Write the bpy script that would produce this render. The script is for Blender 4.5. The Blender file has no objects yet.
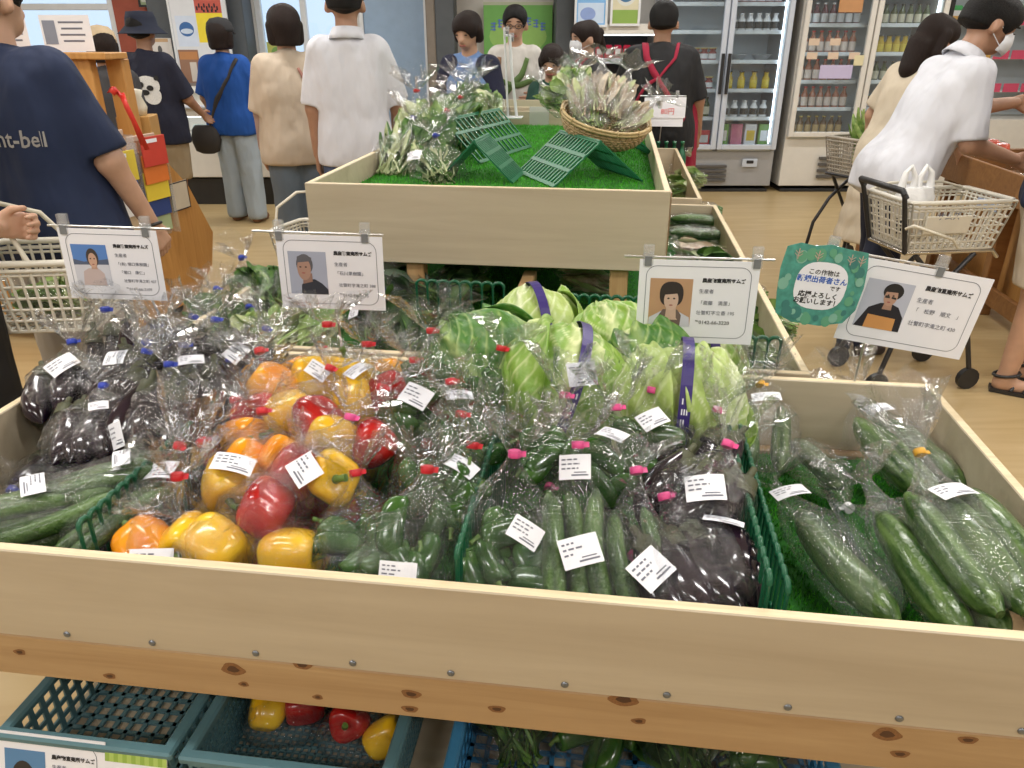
import bpy, math, random
import numpy as np
from mathutils import Vector, Matrix, Euler

# ---------------------------------------------------------------- camera, world, lights
scene = bpy.context.scene
COL = scene.collection
F_PX, PITCH, CAM_H, YAW = 760.0, math.radians(24.6), 1.45, math.radians(7.5)
cam_data = bpy.data.cameras.new('camera')
cam_data.sensor_width = 36.0
cam_data.lens = F_PX / 1024 * 36.0
cam_data.clip_start = 0.02
cam = bpy.data.objects.new('camera', cam_data)
COL.objects.link(cam)
cam.location = (0, 0, CAM_H)
cam.rotation_euler = (math.pi / 2 - PITCH, 0, 0)
scene.camera = cam
vs = scene.view_settings
vs.view_transform = 'Standard'
vs.look = 'None'
vs.gamma = 1.0
vs.use_curve_mapping = False
vs.exposure = -0.42
scene.cycles.max_bounces = 8
scene.cycles.transparent_max_bounces = 24
scene.cycles.caustics_reflective = False
scene.cycles.caustics_refractive = False
try:
    scene.cycles.use_denoising = True
    scene.cycles.denoiser = 'OPENIMAGEDENOISE'
except Exception:
    pass

world = bpy.data.worlds.new('sky')
scene.world = world
world.use_nodes = True
wn = world.node_tree.nodes
wn['Background'].inputs[0].default_value = (0.72, 0.86, 1.0, 1)
wn['Background'].inputs[1].default_value = 1.6

CEIL = 2.85
LIGHTS = [(x, y) for x in (-4.2, -1.5, 1.2, 3.9) for y in (-1.2, 0.75, 2.7, 4.65, 6.6)]
for i, (x, y) in enumerate(LIGHTS):
    ld = bpy.data.lights.new('ceiling_lamp', 'AREA')
    ld.shape = 'RECTANGLE'
    ld.size, ld.size_y = 1.16, 0.16
    ld.energy = 34
    ld.color = (1.0, 0.97, 0.93)
    lo = bpy.data.objects.new('ceiling_lamp', ld)
    COL.objects.link(lo)
    lo.location = (x, y, CEIL - 0.085)

# ---------------------------------------------------------------- helpers
R = math.radians
ORD = ('first', 'second', 'third', 'fourth', 'fifth', 'sixth', 'seventh', 'eighth')
rnd = random.Random(7)
CY, SY = math.cos(YAW), math.sin(YAW)

def W(u, v, z):                       # bench frame -> world
    return Vector((u * CY + v * SY, -u * SY + v * CY, z))

def _ray(x, y):
    a, b = (x - 512) / F_PX, -(y - 384) / F_PX
    s, c = math.sin(PITCH), math.cos(PITCH)
    return a, c + b * s, -s + b * c

def at_z(x, y, z):                    # photograph point -> world point at height z
    d = _ray(x, y); t = (z - CAM_H) / d[2]
    return Vector((d[0] * t, d[1] * t, z))

def at_y(x, y, Y):
    d = _ray(x, y); t = Y / d[1]
    return Vector((d[0] * t, Y, CAM_H + d[2] * t))

def at_v(x, y, v):                    # photograph point -> world point at bench depth v
    d = _ray(x, y); t = v / (d[0] * SY + d[1] * CY)
    return Vector((d[0] * t, d[1] * t, CAM_H + d[2] * t))

def bench(p):                         # world -> bench frame
    return Vector((p.x * CY - p.y * SY, p.x * SY + p.y * CY, p.z))

class MB:
    """collects verts / faces / material slots for one mesh"""
    def __init__(s):
        s.v, s.f, s.m, s.sm = [], [], [], []
    def add(s, vs_, fs, mi=0, smooth=False, M=None):
        o = len(s.v)
        if M is not None:
            vs_ = [M @ Vector(p) for p in vs_]
        s.v.extend([tuple(p) for p in vs_])
        for f in fs:
            s.f.append(tuple(i + o for i in f)); s.m.append(mi); s.sm.append(smooth)
        return s
    def box(s, c, d, mi=0, M=None, ch=0.0):
        x, y, z = d[0] / 2, d[1] / 2, d[2] / 2
        cx, cy, cz = c
        if ch <= 0:
            vv = [(cx + i * x, cy + j * y, cz + k * z) for i in (-1, 1) for j in (-1, 1) for k in (-1, 1)]
            ff = [(0, 1, 3, 2), (4, 6, 7, 5), (0, 4, 5, 1), (2, 3, 7, 6), (0, 2, 6, 4), (1, 5, 7, 3)]
            return s.add(vv, ff, mi, False, M)
        ch = min(ch, x * .9, y * .9, z * .9)
        vv, ix = [], {}
        for i in (-1, 1):
            for j in (-1, 1):
                for k in (-1, 1):
                    for a in range(3):
                        p = [i * x, j * y, k * z]
                        for b in range(3):
                            if b != a: p[b] -= (i, j, k)[b] * ch
                        ix[(i, j, k, a)] = len(vv); vv.append((cx + p[0], cy + p[1], cz + p[2]))
        ff = []
        for a in range(3):
            b, c2 = [(1, 2), (2, 0), (0, 1)][a]
            for sg in (-1, 1):
                q = []
                for (e, g) in ((-1, -1), (1, -1), (1, 1), (-1, 1)):
                    t = [0, 0, 0]; t[a] = sg; t[b] = e; t[c2] = g
                    q.append(ix[(t[0], t[1], t[2], a)])
                ff.append(tuple(q if sg > 0 else q[::-1]))
            for e in (-1, 1):
                for g in (-1, 1):
                    t0 = [0, 0, 0]; t1 = [0, 0, 0]
                    t0[a] = -1; t1[a] = 1
                    for t in (t0, t1): t[b] = e; t[c2] = g
                    q = [ix[(*t0, b)], ix[(*t1, b)], ix[(*t1, c2)], ix[(*t0, c2)]]
                    ff.append(tuple(q if e * g > 0 else q[::-1]))
        for i in (-1, 1):
            for j in (-1, 1):
                for k in (-1, 1):
                    q = [ix[(i, j, k, a)] for a in range(3)]
                    ff.append(tuple(q if i * j * k > 0 else q[::-1]))
        return s.add(vv, ff, mi, False, M)
    def tube(s, pts, r, seg=8, mi=0, caps=True, closed=False, M=None, smooth=True):
        pts = [Vector(p) for p in pts]; n = len(pts)
        rr = r if isinstance(r, (list, tuple)) else [r] * n
        rings = []; prev = None
        for i, p in enumerate(pts):
            if closed: t = pts[(i + 1) % n] - pts[i - 1]
            else: t = pts[min(i + 1, n - 1)] - pts[max(i - 1, 0)]
            if t.length < 1e-9: t = Vector((0, 0, 1))
            t.normalize()
            if prev is None:
                a = Vector((0, 0, 1)) if abs(t.z) < .9 else Vector((1, 0, 0))
                nx = t.cross(a).normalized()
            else:
                nx = (prev - t * prev.dot(t))
                nx = nx.normalized() if nx.length > 1e-6 else t.orthogonal().normalized()
            prev = nx; ny = t.cross(nx)
            rings.append([p + (nx * math.cos(2 * math.pi * k / seg) + ny * math.sin(2 * math.pi * k / seg)) * rr[i] for k in range(seg)])
        return s.loft(rings, mi, caps, closed, M, smooth)
    def loft(s, rings, mi=0, caps=True, closed=False, M=None, smooth=True):
        seg = len(rings[0]); n = len(rings)
        vv = [p for rg in rings for p in rg]; ff = []
        for i in range(n if closed else n - 1):
            j = (i + 1) % n
            for k in range(seg):
                l = (k + 1) % seg
                ff.append((i * seg + k, i * seg + l, j * seg + l, j * seg + k))
        s.add(vv, ff, mi, smooth, M)
        if caps and not closed:
            s.add(rings[0], [tuple(range(seg))[::-1]], mi, False, M)
            s.add(rings[-1], [tuple(range(seg))], mi, False, M)
        return s
    def lathe(s, prof, seg=16, mi=0, M=None, smooth=True, caps=True):
        rings = [[(r * math.cos(2 * math.pi * k / seg), r * math.sin(2 * math.pi * k / seg), z) for k in range(seg)] for r, z in prof]
        return s.loft(rings, mi, caps, False, M, smooth)
    def prism(s, poly, z0, z1, mi=0, M=None):
        n = len(poly)
        vv = [(p[0], p[1], z0) for p in poly] + [(p[0], p[1], z1) for p in poly]
        ff = [tuple(range(n))[::-1], tuple(range(n, 2 * n))] + [(i, (i + 1) % n, n + (i + 1) % n, n + i) for i in range(n)]
        return s.add(vv, ff, mi, False, M)
    def grid(s, P, mi=0, smooth=True, M=None, wrap=False):
        nu, nv = len(P), len(P[0])
        vv = [p for row in P for p in row]; ff = []
        for i in range(nu - 1):
            for j in range(nv if wrap else nv - 1):
                k = (j + 1) % nv
                ff.append((i * nv + j, i * nv + k, (i + 1) * nv + k, (i + 1) * nv + j))
        return s.add(vv, ff, mi, smooth, M)
    def mesh(s, name):
        me = bpy.data.meshes.new(name)
        me.from_pydata(s.v, [], s.f)
        me.polygons.foreach_set('material_index', s.m)
        me.polygons.foreach_set('use_smooth', s.sm)
        me.update()
        return me
    def build(s, name, mats, parent=None, loc=None, rot=None, M=None):
        return put(name, s.mesh(name), mats, parent, loc, rot, M)

def put(name, me, mats, parent=None, loc=None, rot=None, M=None):
    if mats is not None and len(me.materials) == 0:
        for m in (mats if isinstance(mats, (list, tuple)) else [mats]):
            me.materials.append(m)
    o = bpy.data.objects.new(name, me)
    COL.objects.link(o)
    if parent is not None: o.parent = parent
    if M is not None: o.matrix_basis = M
    if loc is not None: o.location = loc
    if rot is not None: o.rotation_euler = rot
    return o

def tag(o, label=None, cat=None, group=None, kind=None):
    if label: o['label'] = label
    if cat: o['category'] = cat
    if group: o['group'] = group
    if kind: o['kind'] = kind
    return o

def empty(name, loc=(0, 0, 0), rz=0.0, label=None, cat=None, group=None, M=None):
    o = bpy.data.objects.new(name, None)
    o.empty_display_size = .05
    COL.objects.link(o)
    if M is not None: o.matrix_basis = M
    else:
        o.location = loc; o.rotation_euler = (0, 0, rz)
    return tag(o, label, cat, group)

def clone(o, parent=None, label=None, group=None):
    c = o.copy(); COL.objects.link(c); c.parent = parent
    for ch in list(o.children): clone(ch, c)
    if label: c['label'] = label
    if group: c['group'] = group
    return c

# ---------------------------------------------------------------- materials
_mats = {}
def nd(t, typ, **kw):
    n = t.nodes.new(typ)
    for k, v in kw.items(): setattr(n, k, v)
    return n

def new_mat(name):
    m = bpy.data.materials.new(name); m.use_nodes = True
    return m, m.node_tree, m.node_tree.nodes['Principled BSDF']

def pm(name, col, rough=.5, metal=0., var=0.12, vscale=12., bump=0., bscale=60., spec=.5, emis=None, estr=0., coat=0., stretch=None, sub=0.):
    """plain procedural material: base colour, soft noise variation, noise bump"""
    if name in _mats: return _mats[name]
    m, t, b = new_mat(name); L = t.links
    tc = nd(t, 'ShaderNodeTexCoord')
    src = tc.outputs['Object']
    if stretch:
        mp = nd(t, 'ShaderNodeMapping'); mp.inputs['Scale'].default_value = stretch
        L.new(src, mp.inputs[0]); src = mp.outputs[0]
    nz = nd(t, 'ShaderNodeTexNoise'); nz.inputs['Scale'].default_value = vscale; nz.inputs['Detail'].default_value = 3
    L.new(src, nz.inputs['Vector'])
    rp = nd(t, 'ShaderNodeValToRGB')
    c = np.array(col[:3])
    rp.color_ramp.elements[0].position = .3; rp.color_ramp.elements[1].position = .7
    rp.color_ramp.elements[0].color = (*np.clip(c * (1 - var), 0, 1), 1)
    rp.color_ramp.elements[1].color = (*np.clip(c * (1 + var), 0, 1), 1)
    L.new(nz.outputs['Fac'], rp.inputs[0]); L.new(rp.outputs[0], b.inputs['Base Color'])
    b.inputs['Roughness'].default_value = rough
    b.inputs['Metallic'].default_value = metal
    b.inputs['Specular IOR Level'].default_value = spec
    b.inputs['Coat Weight'].default_value = coat
    if sub: b.inputs['Subsurface Weight'].default_value = sub
    if emis is not None:
        b.inputs['Emission Color'].default_value = (*emis[:3], 1); b.inputs['Emission Strength'].default_value = estr
    if bump:
        n2 = nd(t, 'ShaderNodeTexNoise'); n2.inputs['Scale'].default_value = bscale; n2.inputs['Detail'].default_value = 4 if bscale > 20 else 1.6
        L.new(src, n2.inputs['Vector'])
        bp = nd(t, 'ShaderNodeBump'); bp.inputs['Strength'].default_value = bump; bp.inputs['Distance'].default_value = .01 if bscale > 20 else .04
        L.new(n2.outputs['Fac'], bp.inputs['Height']); L.new(bp.outputs[0], b.inputs['Normal'])
    _mats[name] = m
    return m

def wood(name, c0, c1, stretch=(1.5, 22, 22), knots=0, rough=.5, kcol=(.17, .07, .025), dist=2.2):
    if name in _mats: return _mats[name]
    m, t, b = new_mat(name); L = t.links
    tc = nd(t, 'ShaderNodeTexCoord'); mp = nd(t, 'ShaderNodeMapping'); mp.inputs['Scale'].default_value = stretch
    L.new(tc.outputs['Object'], mp.inputs[0])
    n = nd(t, 'ShaderNodeTexNoise'); n.inputs['Scale'].default_value = 1.0; n.inputs['Detail'].default_value = 6
    n.inputs['Distortion'].default_value = dist; n.inputs['Roughness'].default_value = .6
    L.new(mp.outputs[0], n.inputs['Vector'])
    rp = nd(t, 'ShaderNodeValToRGB')
    rp.color_ramp.elements[0].position = .3; rp.color_ramp.elements[1].position = .72
    rp.color_ramp.elements[0].color = (*c0, 1); rp.color_ramp.elements[1].color = (*c1, 1)
    L.new(n.outputs['Fac'], rp.inputs[0]); out = rp.outputs[0]
    if knots:
        mp2 = nd(t, 'ShaderNodeMapping'); mp2.inputs['Scale'].default_value = (3.4, 3.4 * 2.2, 3.4 * 2.2)
        L.new(tc.outputs['Object'], mp2.inputs[0])
        vo = nd(t, 'ShaderNodeTexVoronoi'); vo.inputs['Scale'].default_value = 1.25; vo.inputs['Randomness'].default_value = 1
        L.new(mp2.outputs[0], vo.inputs['Vector'])
        r2 = nd(t, 'ShaderNodeValToRGB')
        r2.color_ramp.elements[0].position = knots * .35; r2.color_ramp.elements[0].color = (1, 1, 1, 1)
        r2.color_ramp.elements[1].position = knots; r2.color_ramp.elements[1].color = (0, 0, 0, 1)
        L.new(vo.outputs['Distance'], r2.inputs[0])
        mx = nd(t, 'ShaderNodeMix', data_type='RGBA')
        L.new(r2.outputs[0], mx.inputs['Factor']); L.new(out, mx.inputs['A']); mx.inputs['B'].default_value = (*kcol, 1)
        out = mx.outputs['Result']
    L.new(out, b.inputs['Base Color']); b.inputs['Roughness'].default_value = rough
    bp = nd(t, 'ShaderNodeBump'); bp.inputs['Strength'].default_value = .12; bp.inputs['Distance'].default_value = .004
    L.new(n.outputs['Fac'], bp.inputs['Height']); L.new(bp.outputs[0], b.inputs['Normal'])
    _mats[name] = m
    return m

def film(name, lo=.05, hi=.75, milk=.05, crinkle=.55, scale=38., rough=.06, tint=(.98, .99, 1)):
    """thin clear plastic: see-through, glossy, a little milky, crinkled"""
    if name in _mats: return _mats[name]
    m, t, b = new_mat(name); L = t.links
    t.nodes.remove(b)
    out = t.nodes['Material Output']
    tc = nd(t, 'ShaderNodeTexCoord')
    n1 = nd(t, 'ShaderNodeTexNoise'); n1.inputs['Scale'].default_value = scale; n1.inputs['Detail'].default_value = 3; n1.inputs['Distortion'].default_value = 1.2
    L.new(tc.outputs['Object'], n1.inputs['Vector'])
    # ridged folds
    sb = nd(t, 'ShaderNodeMath', operation='SUBTRACT'); L.new(n1.outputs['Fac'], sb.inputs[0]); sb.inputs[1].default_value = .5
    ab = nd(t, 'ShaderNodeMath', operation='ABSOLUTE'); L.new(sb.outputs[0], ab.inputs[0])
    bp = nd(t, 'ShaderNodeBump'); bp.inputs['Strength'].default_value = crinkle; bp.inputs['Distance'].default_value = .02
    L.new(ab.outputs[0], bp.inputs['Height'])
    lw = nd(t, 'ShaderNodeLayerWeight'); lw.inputs['Blend'].default_value = .35; L.new(bp.outputs[0], lw.inputs['Normal'])
    mr = nd(t, 'ShaderNodeMapRange'); mr.inputs['To Min'].default_value = lo; mr.inputs['To Max'].default_value = hi
    pw = nd(t, 'ShaderNodeMath', operation='POWER'); pw.inputs[1].default_value = 2.2
    L.new(lw.outputs['Facing'], pw.inputs[0]); L.new(pw.outputs[0], mr.inputs['Value'])
    tr = nd(t, 'ShaderNodeBsdfTransparent'); tr.inputs[0].default_value = (*tint, 1)
    gl = nd(t, 'ShaderNodeBsdfGlossy'); gl.inputs['Roughness'].default_value = rough; L.new(bp.outputs[0], gl.inputs['Normal'])
    df = nd(t, 'ShaderNodeBsdfDiffuse'); df.inputs[0].default_value = (.9, .92, .95, 1)
    m1 = nd(t, 'ShaderNodeMixShader'); m1.inputs[0].default_value = milk; L.new(tr.outputs[0], m1.inputs[1]); L.new(df.outputs[0], m1.inputs[2])
    m2 = nd(t, 'ShaderNodeMixShader'); L.new(mr.outputs[0], m2.inputs[0]); L.new(m1.outputs[0], m2.inputs[1]); L.new(gl.outputs[0], m2.inputs[2])
    L.new(m2.outputs[0], out.inputs[0])
    _mats[name] = m
    return m

def glass(name, lo=.06, tint=(.93, .97, 1)):
    return film(name, lo, .5, .015, 0.0, 1.0, .02, tint)

PLY = wood('birch_ply', (.47, .39, .28), (.60, .52, .39), (1.0, 14, 14), rough=.42, dist=.5)
PLY_EDGE = wood('ply_edge', (.66, .53, .33), (.82, .70, .48), (3, 60, 60), rough=.55)
PINE = wood('knotty_pine', (.38, .235, .11), (.53, .36, .19), (1.2, 24, 24), knots=0, dist=.8, rough=.5)
PINE_V = wood('pine_post', (.42, .24, .10), (.60, .40, .20), (16, 16, 1.4), knots=.15, rough=.5)
OAK = wood('golden_oak', (.46, .22, .06), (.60, .32, .10), (14, 14, 1.6), rough=.4)
OAK_DK = wood('brown_oak', (.22, .10, .035), (.34, .17, .06), (1.6, 14, 14), rough=.4)
WHITE_P = pm('white_paper', (.85, .86, .92), .6, var=.02)
INK = pm('black_ink', (.02, .02, .025), .6, var=.02)
INK_GREY = pm('grey_ink', (.16, .17, .22), .6, var=.02)
STEEL = pm('brushed_steel', (.62, .62, .62), .28, metal=1, var=.06, vscale=40)
DARK_STEEL = pm('dark_metal', (.05, .05, .055), .35, metal=.6)
BLACK_PL = pm('black_plastic', (.02, .02, .022), .4)
CLEAR_PL = film('clear_plastic_clip', .12, .8, .12, .0, 1., .08)
BAG = film('produce_bag_film', .024, .85, .014, .9, 32., .05)
BAG3 = film('long_bag_film', .03, .9, .035, 1.0, 22., .05)
BAG2 = film('thick_bag_film', .028, .9, .022, 1.0, 26., .05)
GREEN_PL = pm('dark_green_plastic', (.008, .10, .045), .3, var=.1)
TEAL_PL = pm('teal_grey_plastic', (.10, .215, .25), .45, var=.08)
BLUE_PL = pm('blue_plastic', (.055, .25, .48), .4, var=.08)
BASKET_PL = pm('ivory_plastic', (.66, .63, .55), .4, var=.05)
TIE = {'blue': pm('blue_tape', (.02, .05, .42), .4), 'red': pm('red_tape', (.62, .02, .03), .4),
       'pink': pm('pink_tape', (.80, .09, .30), .4), 'yellow': pm('yellow_tape', (.80, .42, .04), .4),
       'white': pm('white_tape', (.8, .8, .82), .4)}

# ---------------------------------------------------------------- the setting
def struct(name, mb, mats, **kw):
    o = mb.build(name, mats, **kw); o['kind'] = 'structure'; return o

FLOOR = wood('vinyl_wood_floor', (.43, .305, .145), (.53, .40, .21), (.9, 7, 7), rough=.38, dist=1.5)
X0, X1, Y0, Y1 = -6.4, 6.2, -3.2, 8.6
struct('floor', MB().box(((X0 + X1) / 2, (Y0 + Y1) / 2, -.05), (X1 - X0, Y1 - Y0, .1)), FLOOR)
struct('ceiling', MB().box(((X0 + X1) / 2, (Y0 + Y1) / 2, CEIL + .05), (X1 - X0, Y1 - Y0, .1)), pm('white_ceiling_board', (.66, .65, .63), .8, var=.03))
WALLM = pm('pale_wall_paint', (.62, .60, .57), .7, var=.04)
TERRA = pm('terracotta_wall', (.36, .085, .05), .7, var=.08)
GREYP = pm('slate_grey_paint', (.075, .085, .095), .55, var=.06)
BROWNP = pm('brown_grey_column', (.20, .17, .14), .6, var=.06)
struct('wall_right', MB().box((X1 + .05, (Y0 + Y1) / 2, CEIL / 2), (.1, Y1 - Y0, CEIL)), WALLM)
struct('wall_left', MB().box((X0 - .05, (Y0 + Y1) / 2, CEIL / 2), (.1, Y1 - Y0, CEIL)), WALLM)
struct('wall_front', MB().box(((X0 + X1) / 2, Y0 - .05, CEIL / 2), (X1 - X0, .1, CEIL)), WALLM)
# back wall with a long window (left) and a glass door
wb = MB()
def wallpiece(x0, x1, z0, z1, mi=0): wb.box(((x0 + x1) / 2, Y1 + .06, (z0 + z1) / 2), (x1 - x0, .12, z1 - z0), mi)
wallpiece(X0, -4.05, 0, .95); wallpiece(X0, -4.05, 2.4, CEIL)
wallpiece(-4.05, -3.55, 0, CEIL, 1); wallpiece(-3.55, -2.62, 0, CEIL)
wallpiece(-2.62, -1.62, 2.3, CEIL); wallpiece(-1.62, X1, 0, CEIL)
struct('wall_back', wb, [WALLM, TERRA])
ALU = pm('white_window_frame', (.72, .74, .76), .4, var=.03)
PANE = glass('window_glass')
w1 = MB(); xa, xb = X0, -4.05
for x in (xa + .03, (xa + xb) / 2, xb - .03): w1.box((x, Y1 + .05, 1.675), (.06, .08, 1.45), ch=.006)
for z in (.98, 1.72, 2.37): w1.box(((xa + xb) / 2, Y1 + .05, z), (xb - xa - .12, .07, .06), ch=.006)
win = struct('window_1', w1, ALU)
for x in (xa + (xb - xa) * .25, xa + (xb - xa) * .75):
    for (za, zb) in ((1.01, 1.69), (1.75, 2.34)):
        MB().box((x, Y1 + .05, (za + zb) / 2), ((xb - xa) / 2 - .07, .008, zb - za)).build('pane', PANE, win)
# glass entrance door
d1 = MB()
for x in (-2.59, -2.13, -1.65): d1.box((x, Y1 + .05, 1.15), (.06, .07, 2.3), ch=.006)
for z in (.06, 1.0, 2.27): d1.box((-2.12, Y1 + .05, z), (.9, .06, .08), ch=.006)
door = struct('door_1', d1, ALU)
for x in (-2.36, -1.89):
    for za, zb in ((.1, .96), (1.04, 2.23)):
        MB().box((x, Y1 + .05, (za + zb) / 2), (.4, .008, zb - za)).build('pane', PANE, door)
MB().tube([(-2.08, Y1 - .03, .9), (-2.08, Y1 - .03, 1.3)], .012, 8).build('door_handle', STEEL, door)
# light-blue steel door with white frame
d2 = MB().box((-1.2, Y1 - .02, 1.05), (.62, .04, 2.1), ch=.006)
dd = struct('door_2', d2, pm('pale_blue_steel_door', (.30, .42, .58), .45, var=.04))
MB().box((-.875, Y1 - .03, 1.06), (.04, .06, 2.14), ch=.005).build('door_frame', ALU, dd)
MB().box((-1.53, Y1 - .03, 1.06), (.04, .06, 2.14), ch=.005).build('door_frame', ALU, dd)
MB().box((-1.0, Y1 - .06, 1.0), (.025, .05, .14), ch=.006).build('door_handle', STEEL, dd)
# columns standing in front of the back wall
def pillar(name, x0, x1, y0, y1, m, label):
    o = struct(name, MB().box(((x0 + x1) / 2, (y0 + y1) / 2, CEIL / 2), (x1 - x0, y1 - y0, CEIL), ch=.01), m)
pillar('trim_1', -3.58, -3.24, 8.3, Y1, GREYP, '')
pillar('trim_2', -2.86, -2.64, 8.3, Y1, GREYP, '')
pillar('trim_3', -.84, -.75, 8.2, Y1, BROWNP, '')
pillar('trim_4', -.75, -.56, 8.2, Y1, GREYP, '')
pillar('trim_5', .42, .62, 8.1, Y1, GREYP, '')
# skirting
for i, (a, b) in enumerate(((X0, -3.6), (-.54, .4), (.64, X1))):
    struct('baseboard_back' if i == 0 else 'trim_%d' % (5 + i), MB().box(((a + b) / 2, Y1 - .01, .05), (b - a, .02, .1), ch=.004), pm('dark_skirting', (.06, .05, .045), .6))
# ceiling light fixtures
FIX = pm('white_enamel', (.85, .85, .85), .35, var=.02)
TUBE = pm('fluorescent_tube', (1, 1, 1), .5, var=0, emis=(1, .95, .86), estr=3.0)
for i, (x, y) in enumerate(LIGHTS):
    e = empty('ceiling_light', (x, y, CEIL), 0, 'twin tube fluorescent ceiling fitting, %s from the left, %s row from the viewer' % (ORD[i // 5], ORD[i % 5]), 'ceiling light', 'fluorescent fittings on the ceiling')
    MB().box((0, 0, -.02), (1.25, .2, .04), ch=.01).build('housing', FIX, e)
    for s in (-1, 1):
        MB().tube([(-.58, s * .05, -.058), (.58, s * .05, -.058)], .013, 8).build('tube', TUBE, e)
        MB().box((s * .6, 0, -.055), (.03, .15, .04), ch=.005).build('end_socket', FIX, e)

# ---------------------------------------------------------------- the produce bench (three trays)
SCREW = pm('screw_head', (.22, .24, .27), .35, metal=.8)
RIM = .76
TURF = pm('turf_backing', (.02, .15, .014), .9, var=.25, vscale=60)
BLADE = pm('turf_blade', (.07, .40, .02), .55, var=.35, vscale=25)

def turf(name, u0, u1, v0, v1, z, label, n, parent_rot=-YAW, h=.012):
    """artificial grass: backing plus many separate blades in one mesh (nobody could count them)"""
    r = np.random.default_rng(int(abs(u0 * 977 + v0 * 131) * 10) + 3)
    mb = MB().box(((u0 + u1) / 2, (v0 + v1) / 2, z + .002), (u1 - u0, v1 - v0, .004))
    x = r.uniform(u0 + .004, u1 - .004, n); y = r.uniform(v0 + .004, v1 - .004, n); a = r.uniform(0, 6.28, n)
    hh = h * r.uniform(.6, 1.2, n); dx = r.normal(0, .35, n) * hh; dy = r.normal(0, .35, n) * hh
    w = .0016
    V = np.empty((n, 3, 3))
    V[:, 0] = np.c_[x - w * np.cos(a), y - w * np.sin(a), np.full(n, z + .003)]
    V[:, 1] = np.c_[x + w * np.cos(a), y + w * np.sin(a), np.full(n, z + .003)]
    V[:, 2] = np.c_[x + dx, y + dy, z + .003 + hh]
    mb.add([tuple(p) for p in V.reshape(-1, 3)], [(3 * i, 3 * i + 1, 3 * i + 2) for i in range(n)], 1)
    o = mb.build(name, [TURF, BLADE], None, (0, 0, 0), (0, 0, parent_rot))
    return tag(o, label, 'turf mat', kind='stuff')

def board(name, parent, c, d, mat, edge=None, ch=.002):
    """a board; its narrow top edge carries the bare ply edge"""
    mb = MB().box(c, d, 0, ch=ch)
    o = mb.build(name, [mat] + ([edge] if edge else []), parent)
    if edge:
        me = o.data
        for p in me.polygons:
            if p.normal.z > .9: p.material_index = 1
    return o

# front tray
FU0, FU1, FV0, FV1, FZ = -1.216, .712, .812, 1.614, .577
ft = empty('front_tray', (0, 0, 0), -YAW, 'long shallow plywood tray in the foreground holding bagged vegetables', 'display tray')
T = .019
board('front_board', ft, ((FU0 + FU1) / 2, FV0 + T / 2, (RIM + .593) / 2), (FU1 - FU0, T, RIM - .593), PLY, PLY_EDGE)
board('back_board', ft, ((FU0 + FU1) / 2, FV1 - T / 2, (RIM + .593) / 2), (FU1 - FU0, T, RIM - .593), PLY, PLY_EDGE)
board('side_board', ft, (FU0 + T / 2, (FV0 + FV1) / 2, (RIM + .593) / 2), (T, FV1 - FV0 - 2 * T, RIM - .593), PLY, PLY_EDGE)
board('side_board', ft, (FU1 - T / 2, (FV0 + FV1) / 2, (RIM + .593) / 2), (T, FV1 - FV0 - 2 * T, RIM - .593), PLY, PLY_EDGE)
board('bottom_panel', ft, ((FU0 + FU1) / 2, (FV0 + FV1) / 2, FZ - .006), (FU1 - FU0 - 2 * T, FV1 - FV0 - 2 * T, .012), PLY)
scm = MB().lathe([(.0001, .003), (.0035, .003), (.0055, .0015), (.0055, 0)], 10).mesh('screw')
scm.materials.append(SCREW)
for u in np.arange(FU0 + .1, FU1, .155):
    put('screw', scm, None, ft, (u + rnd.uniform(-.012, .012), FV0, .607), (R(90), 0, 0))
# lower frame: pine rails and legs carry the tray
fr = empty('bench_frame', (0, 0, 0), -YAW, 'knotty pine rail frame with legs under the front tray', 'bench frame')
for v in (FV0 + .02, FV1 - .02):
    MB().box(((FU0 + FU1) / 2, v, .550), (FU1 - FU0, .038, .086), ch=.003).build('rail', PINE, fr)
for u in (FU0 + .03, FU1 - .03):
    MB().box((u, (FV0 + FV1) / 2, .558), (.038, FV1 - FV0 - .08, .07), ch=.003).build('cross_rail', PINE, fr)
    for v in (FV0 + .1, FV1 - .08):
        MB().box((u, v, .261), (.06, .06, .520), ch=.004).build('leg', PINE_V, fr)
lower = MB().box(((FU0 + FU1) / 2 + .1, (FV0 + FV1) / 2 - .01, .231), (FU1 - FU0 - .22, FV1 - FV0 - .06, .018), ch=.002).build('lower_shelf', PLY, fr)

# knots in the front rail
KN1, KN2 = pm('knot_ring', (.24, .11, .04), .6, var=.2, vscale=300), pm('knot_core', (.085, .035, .015), .6)
for (x, y, r) in ((233, 669, 9), (302, 665, 7), (244, 684, 4), (318, 697, 4), (411, 694, 7), (410, 709, 6), (110, 676, 5), (497, 709, 6), (624, 699, 10), (639, 721, 5), (887, 734, 9), (900, 754, 6), (968, 740, 6), (20, 652, 5)):
    q = bench(at_v(x, y, FV0 + .001)); k = MB()
    for rad, dep, mi in ((r * .0016, .0003, 0), (r * .0008, .0006, 1)):
        k.add([(q.x + rad * 1.35 * math.cos(a) * (1 + .15 * math.sin(3 * a + r)), FV0 + .001 - dep, q.z + rad * .8 * math.sin(a) * (1 + .12 * math.cos(2 * a + r))) for a in np.linspace(0, 2 * math.pi, 18, endpoint=False)], [tuple(range(18))], mi)
    k.build('knot', [KN1, KN2], fr)

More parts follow.
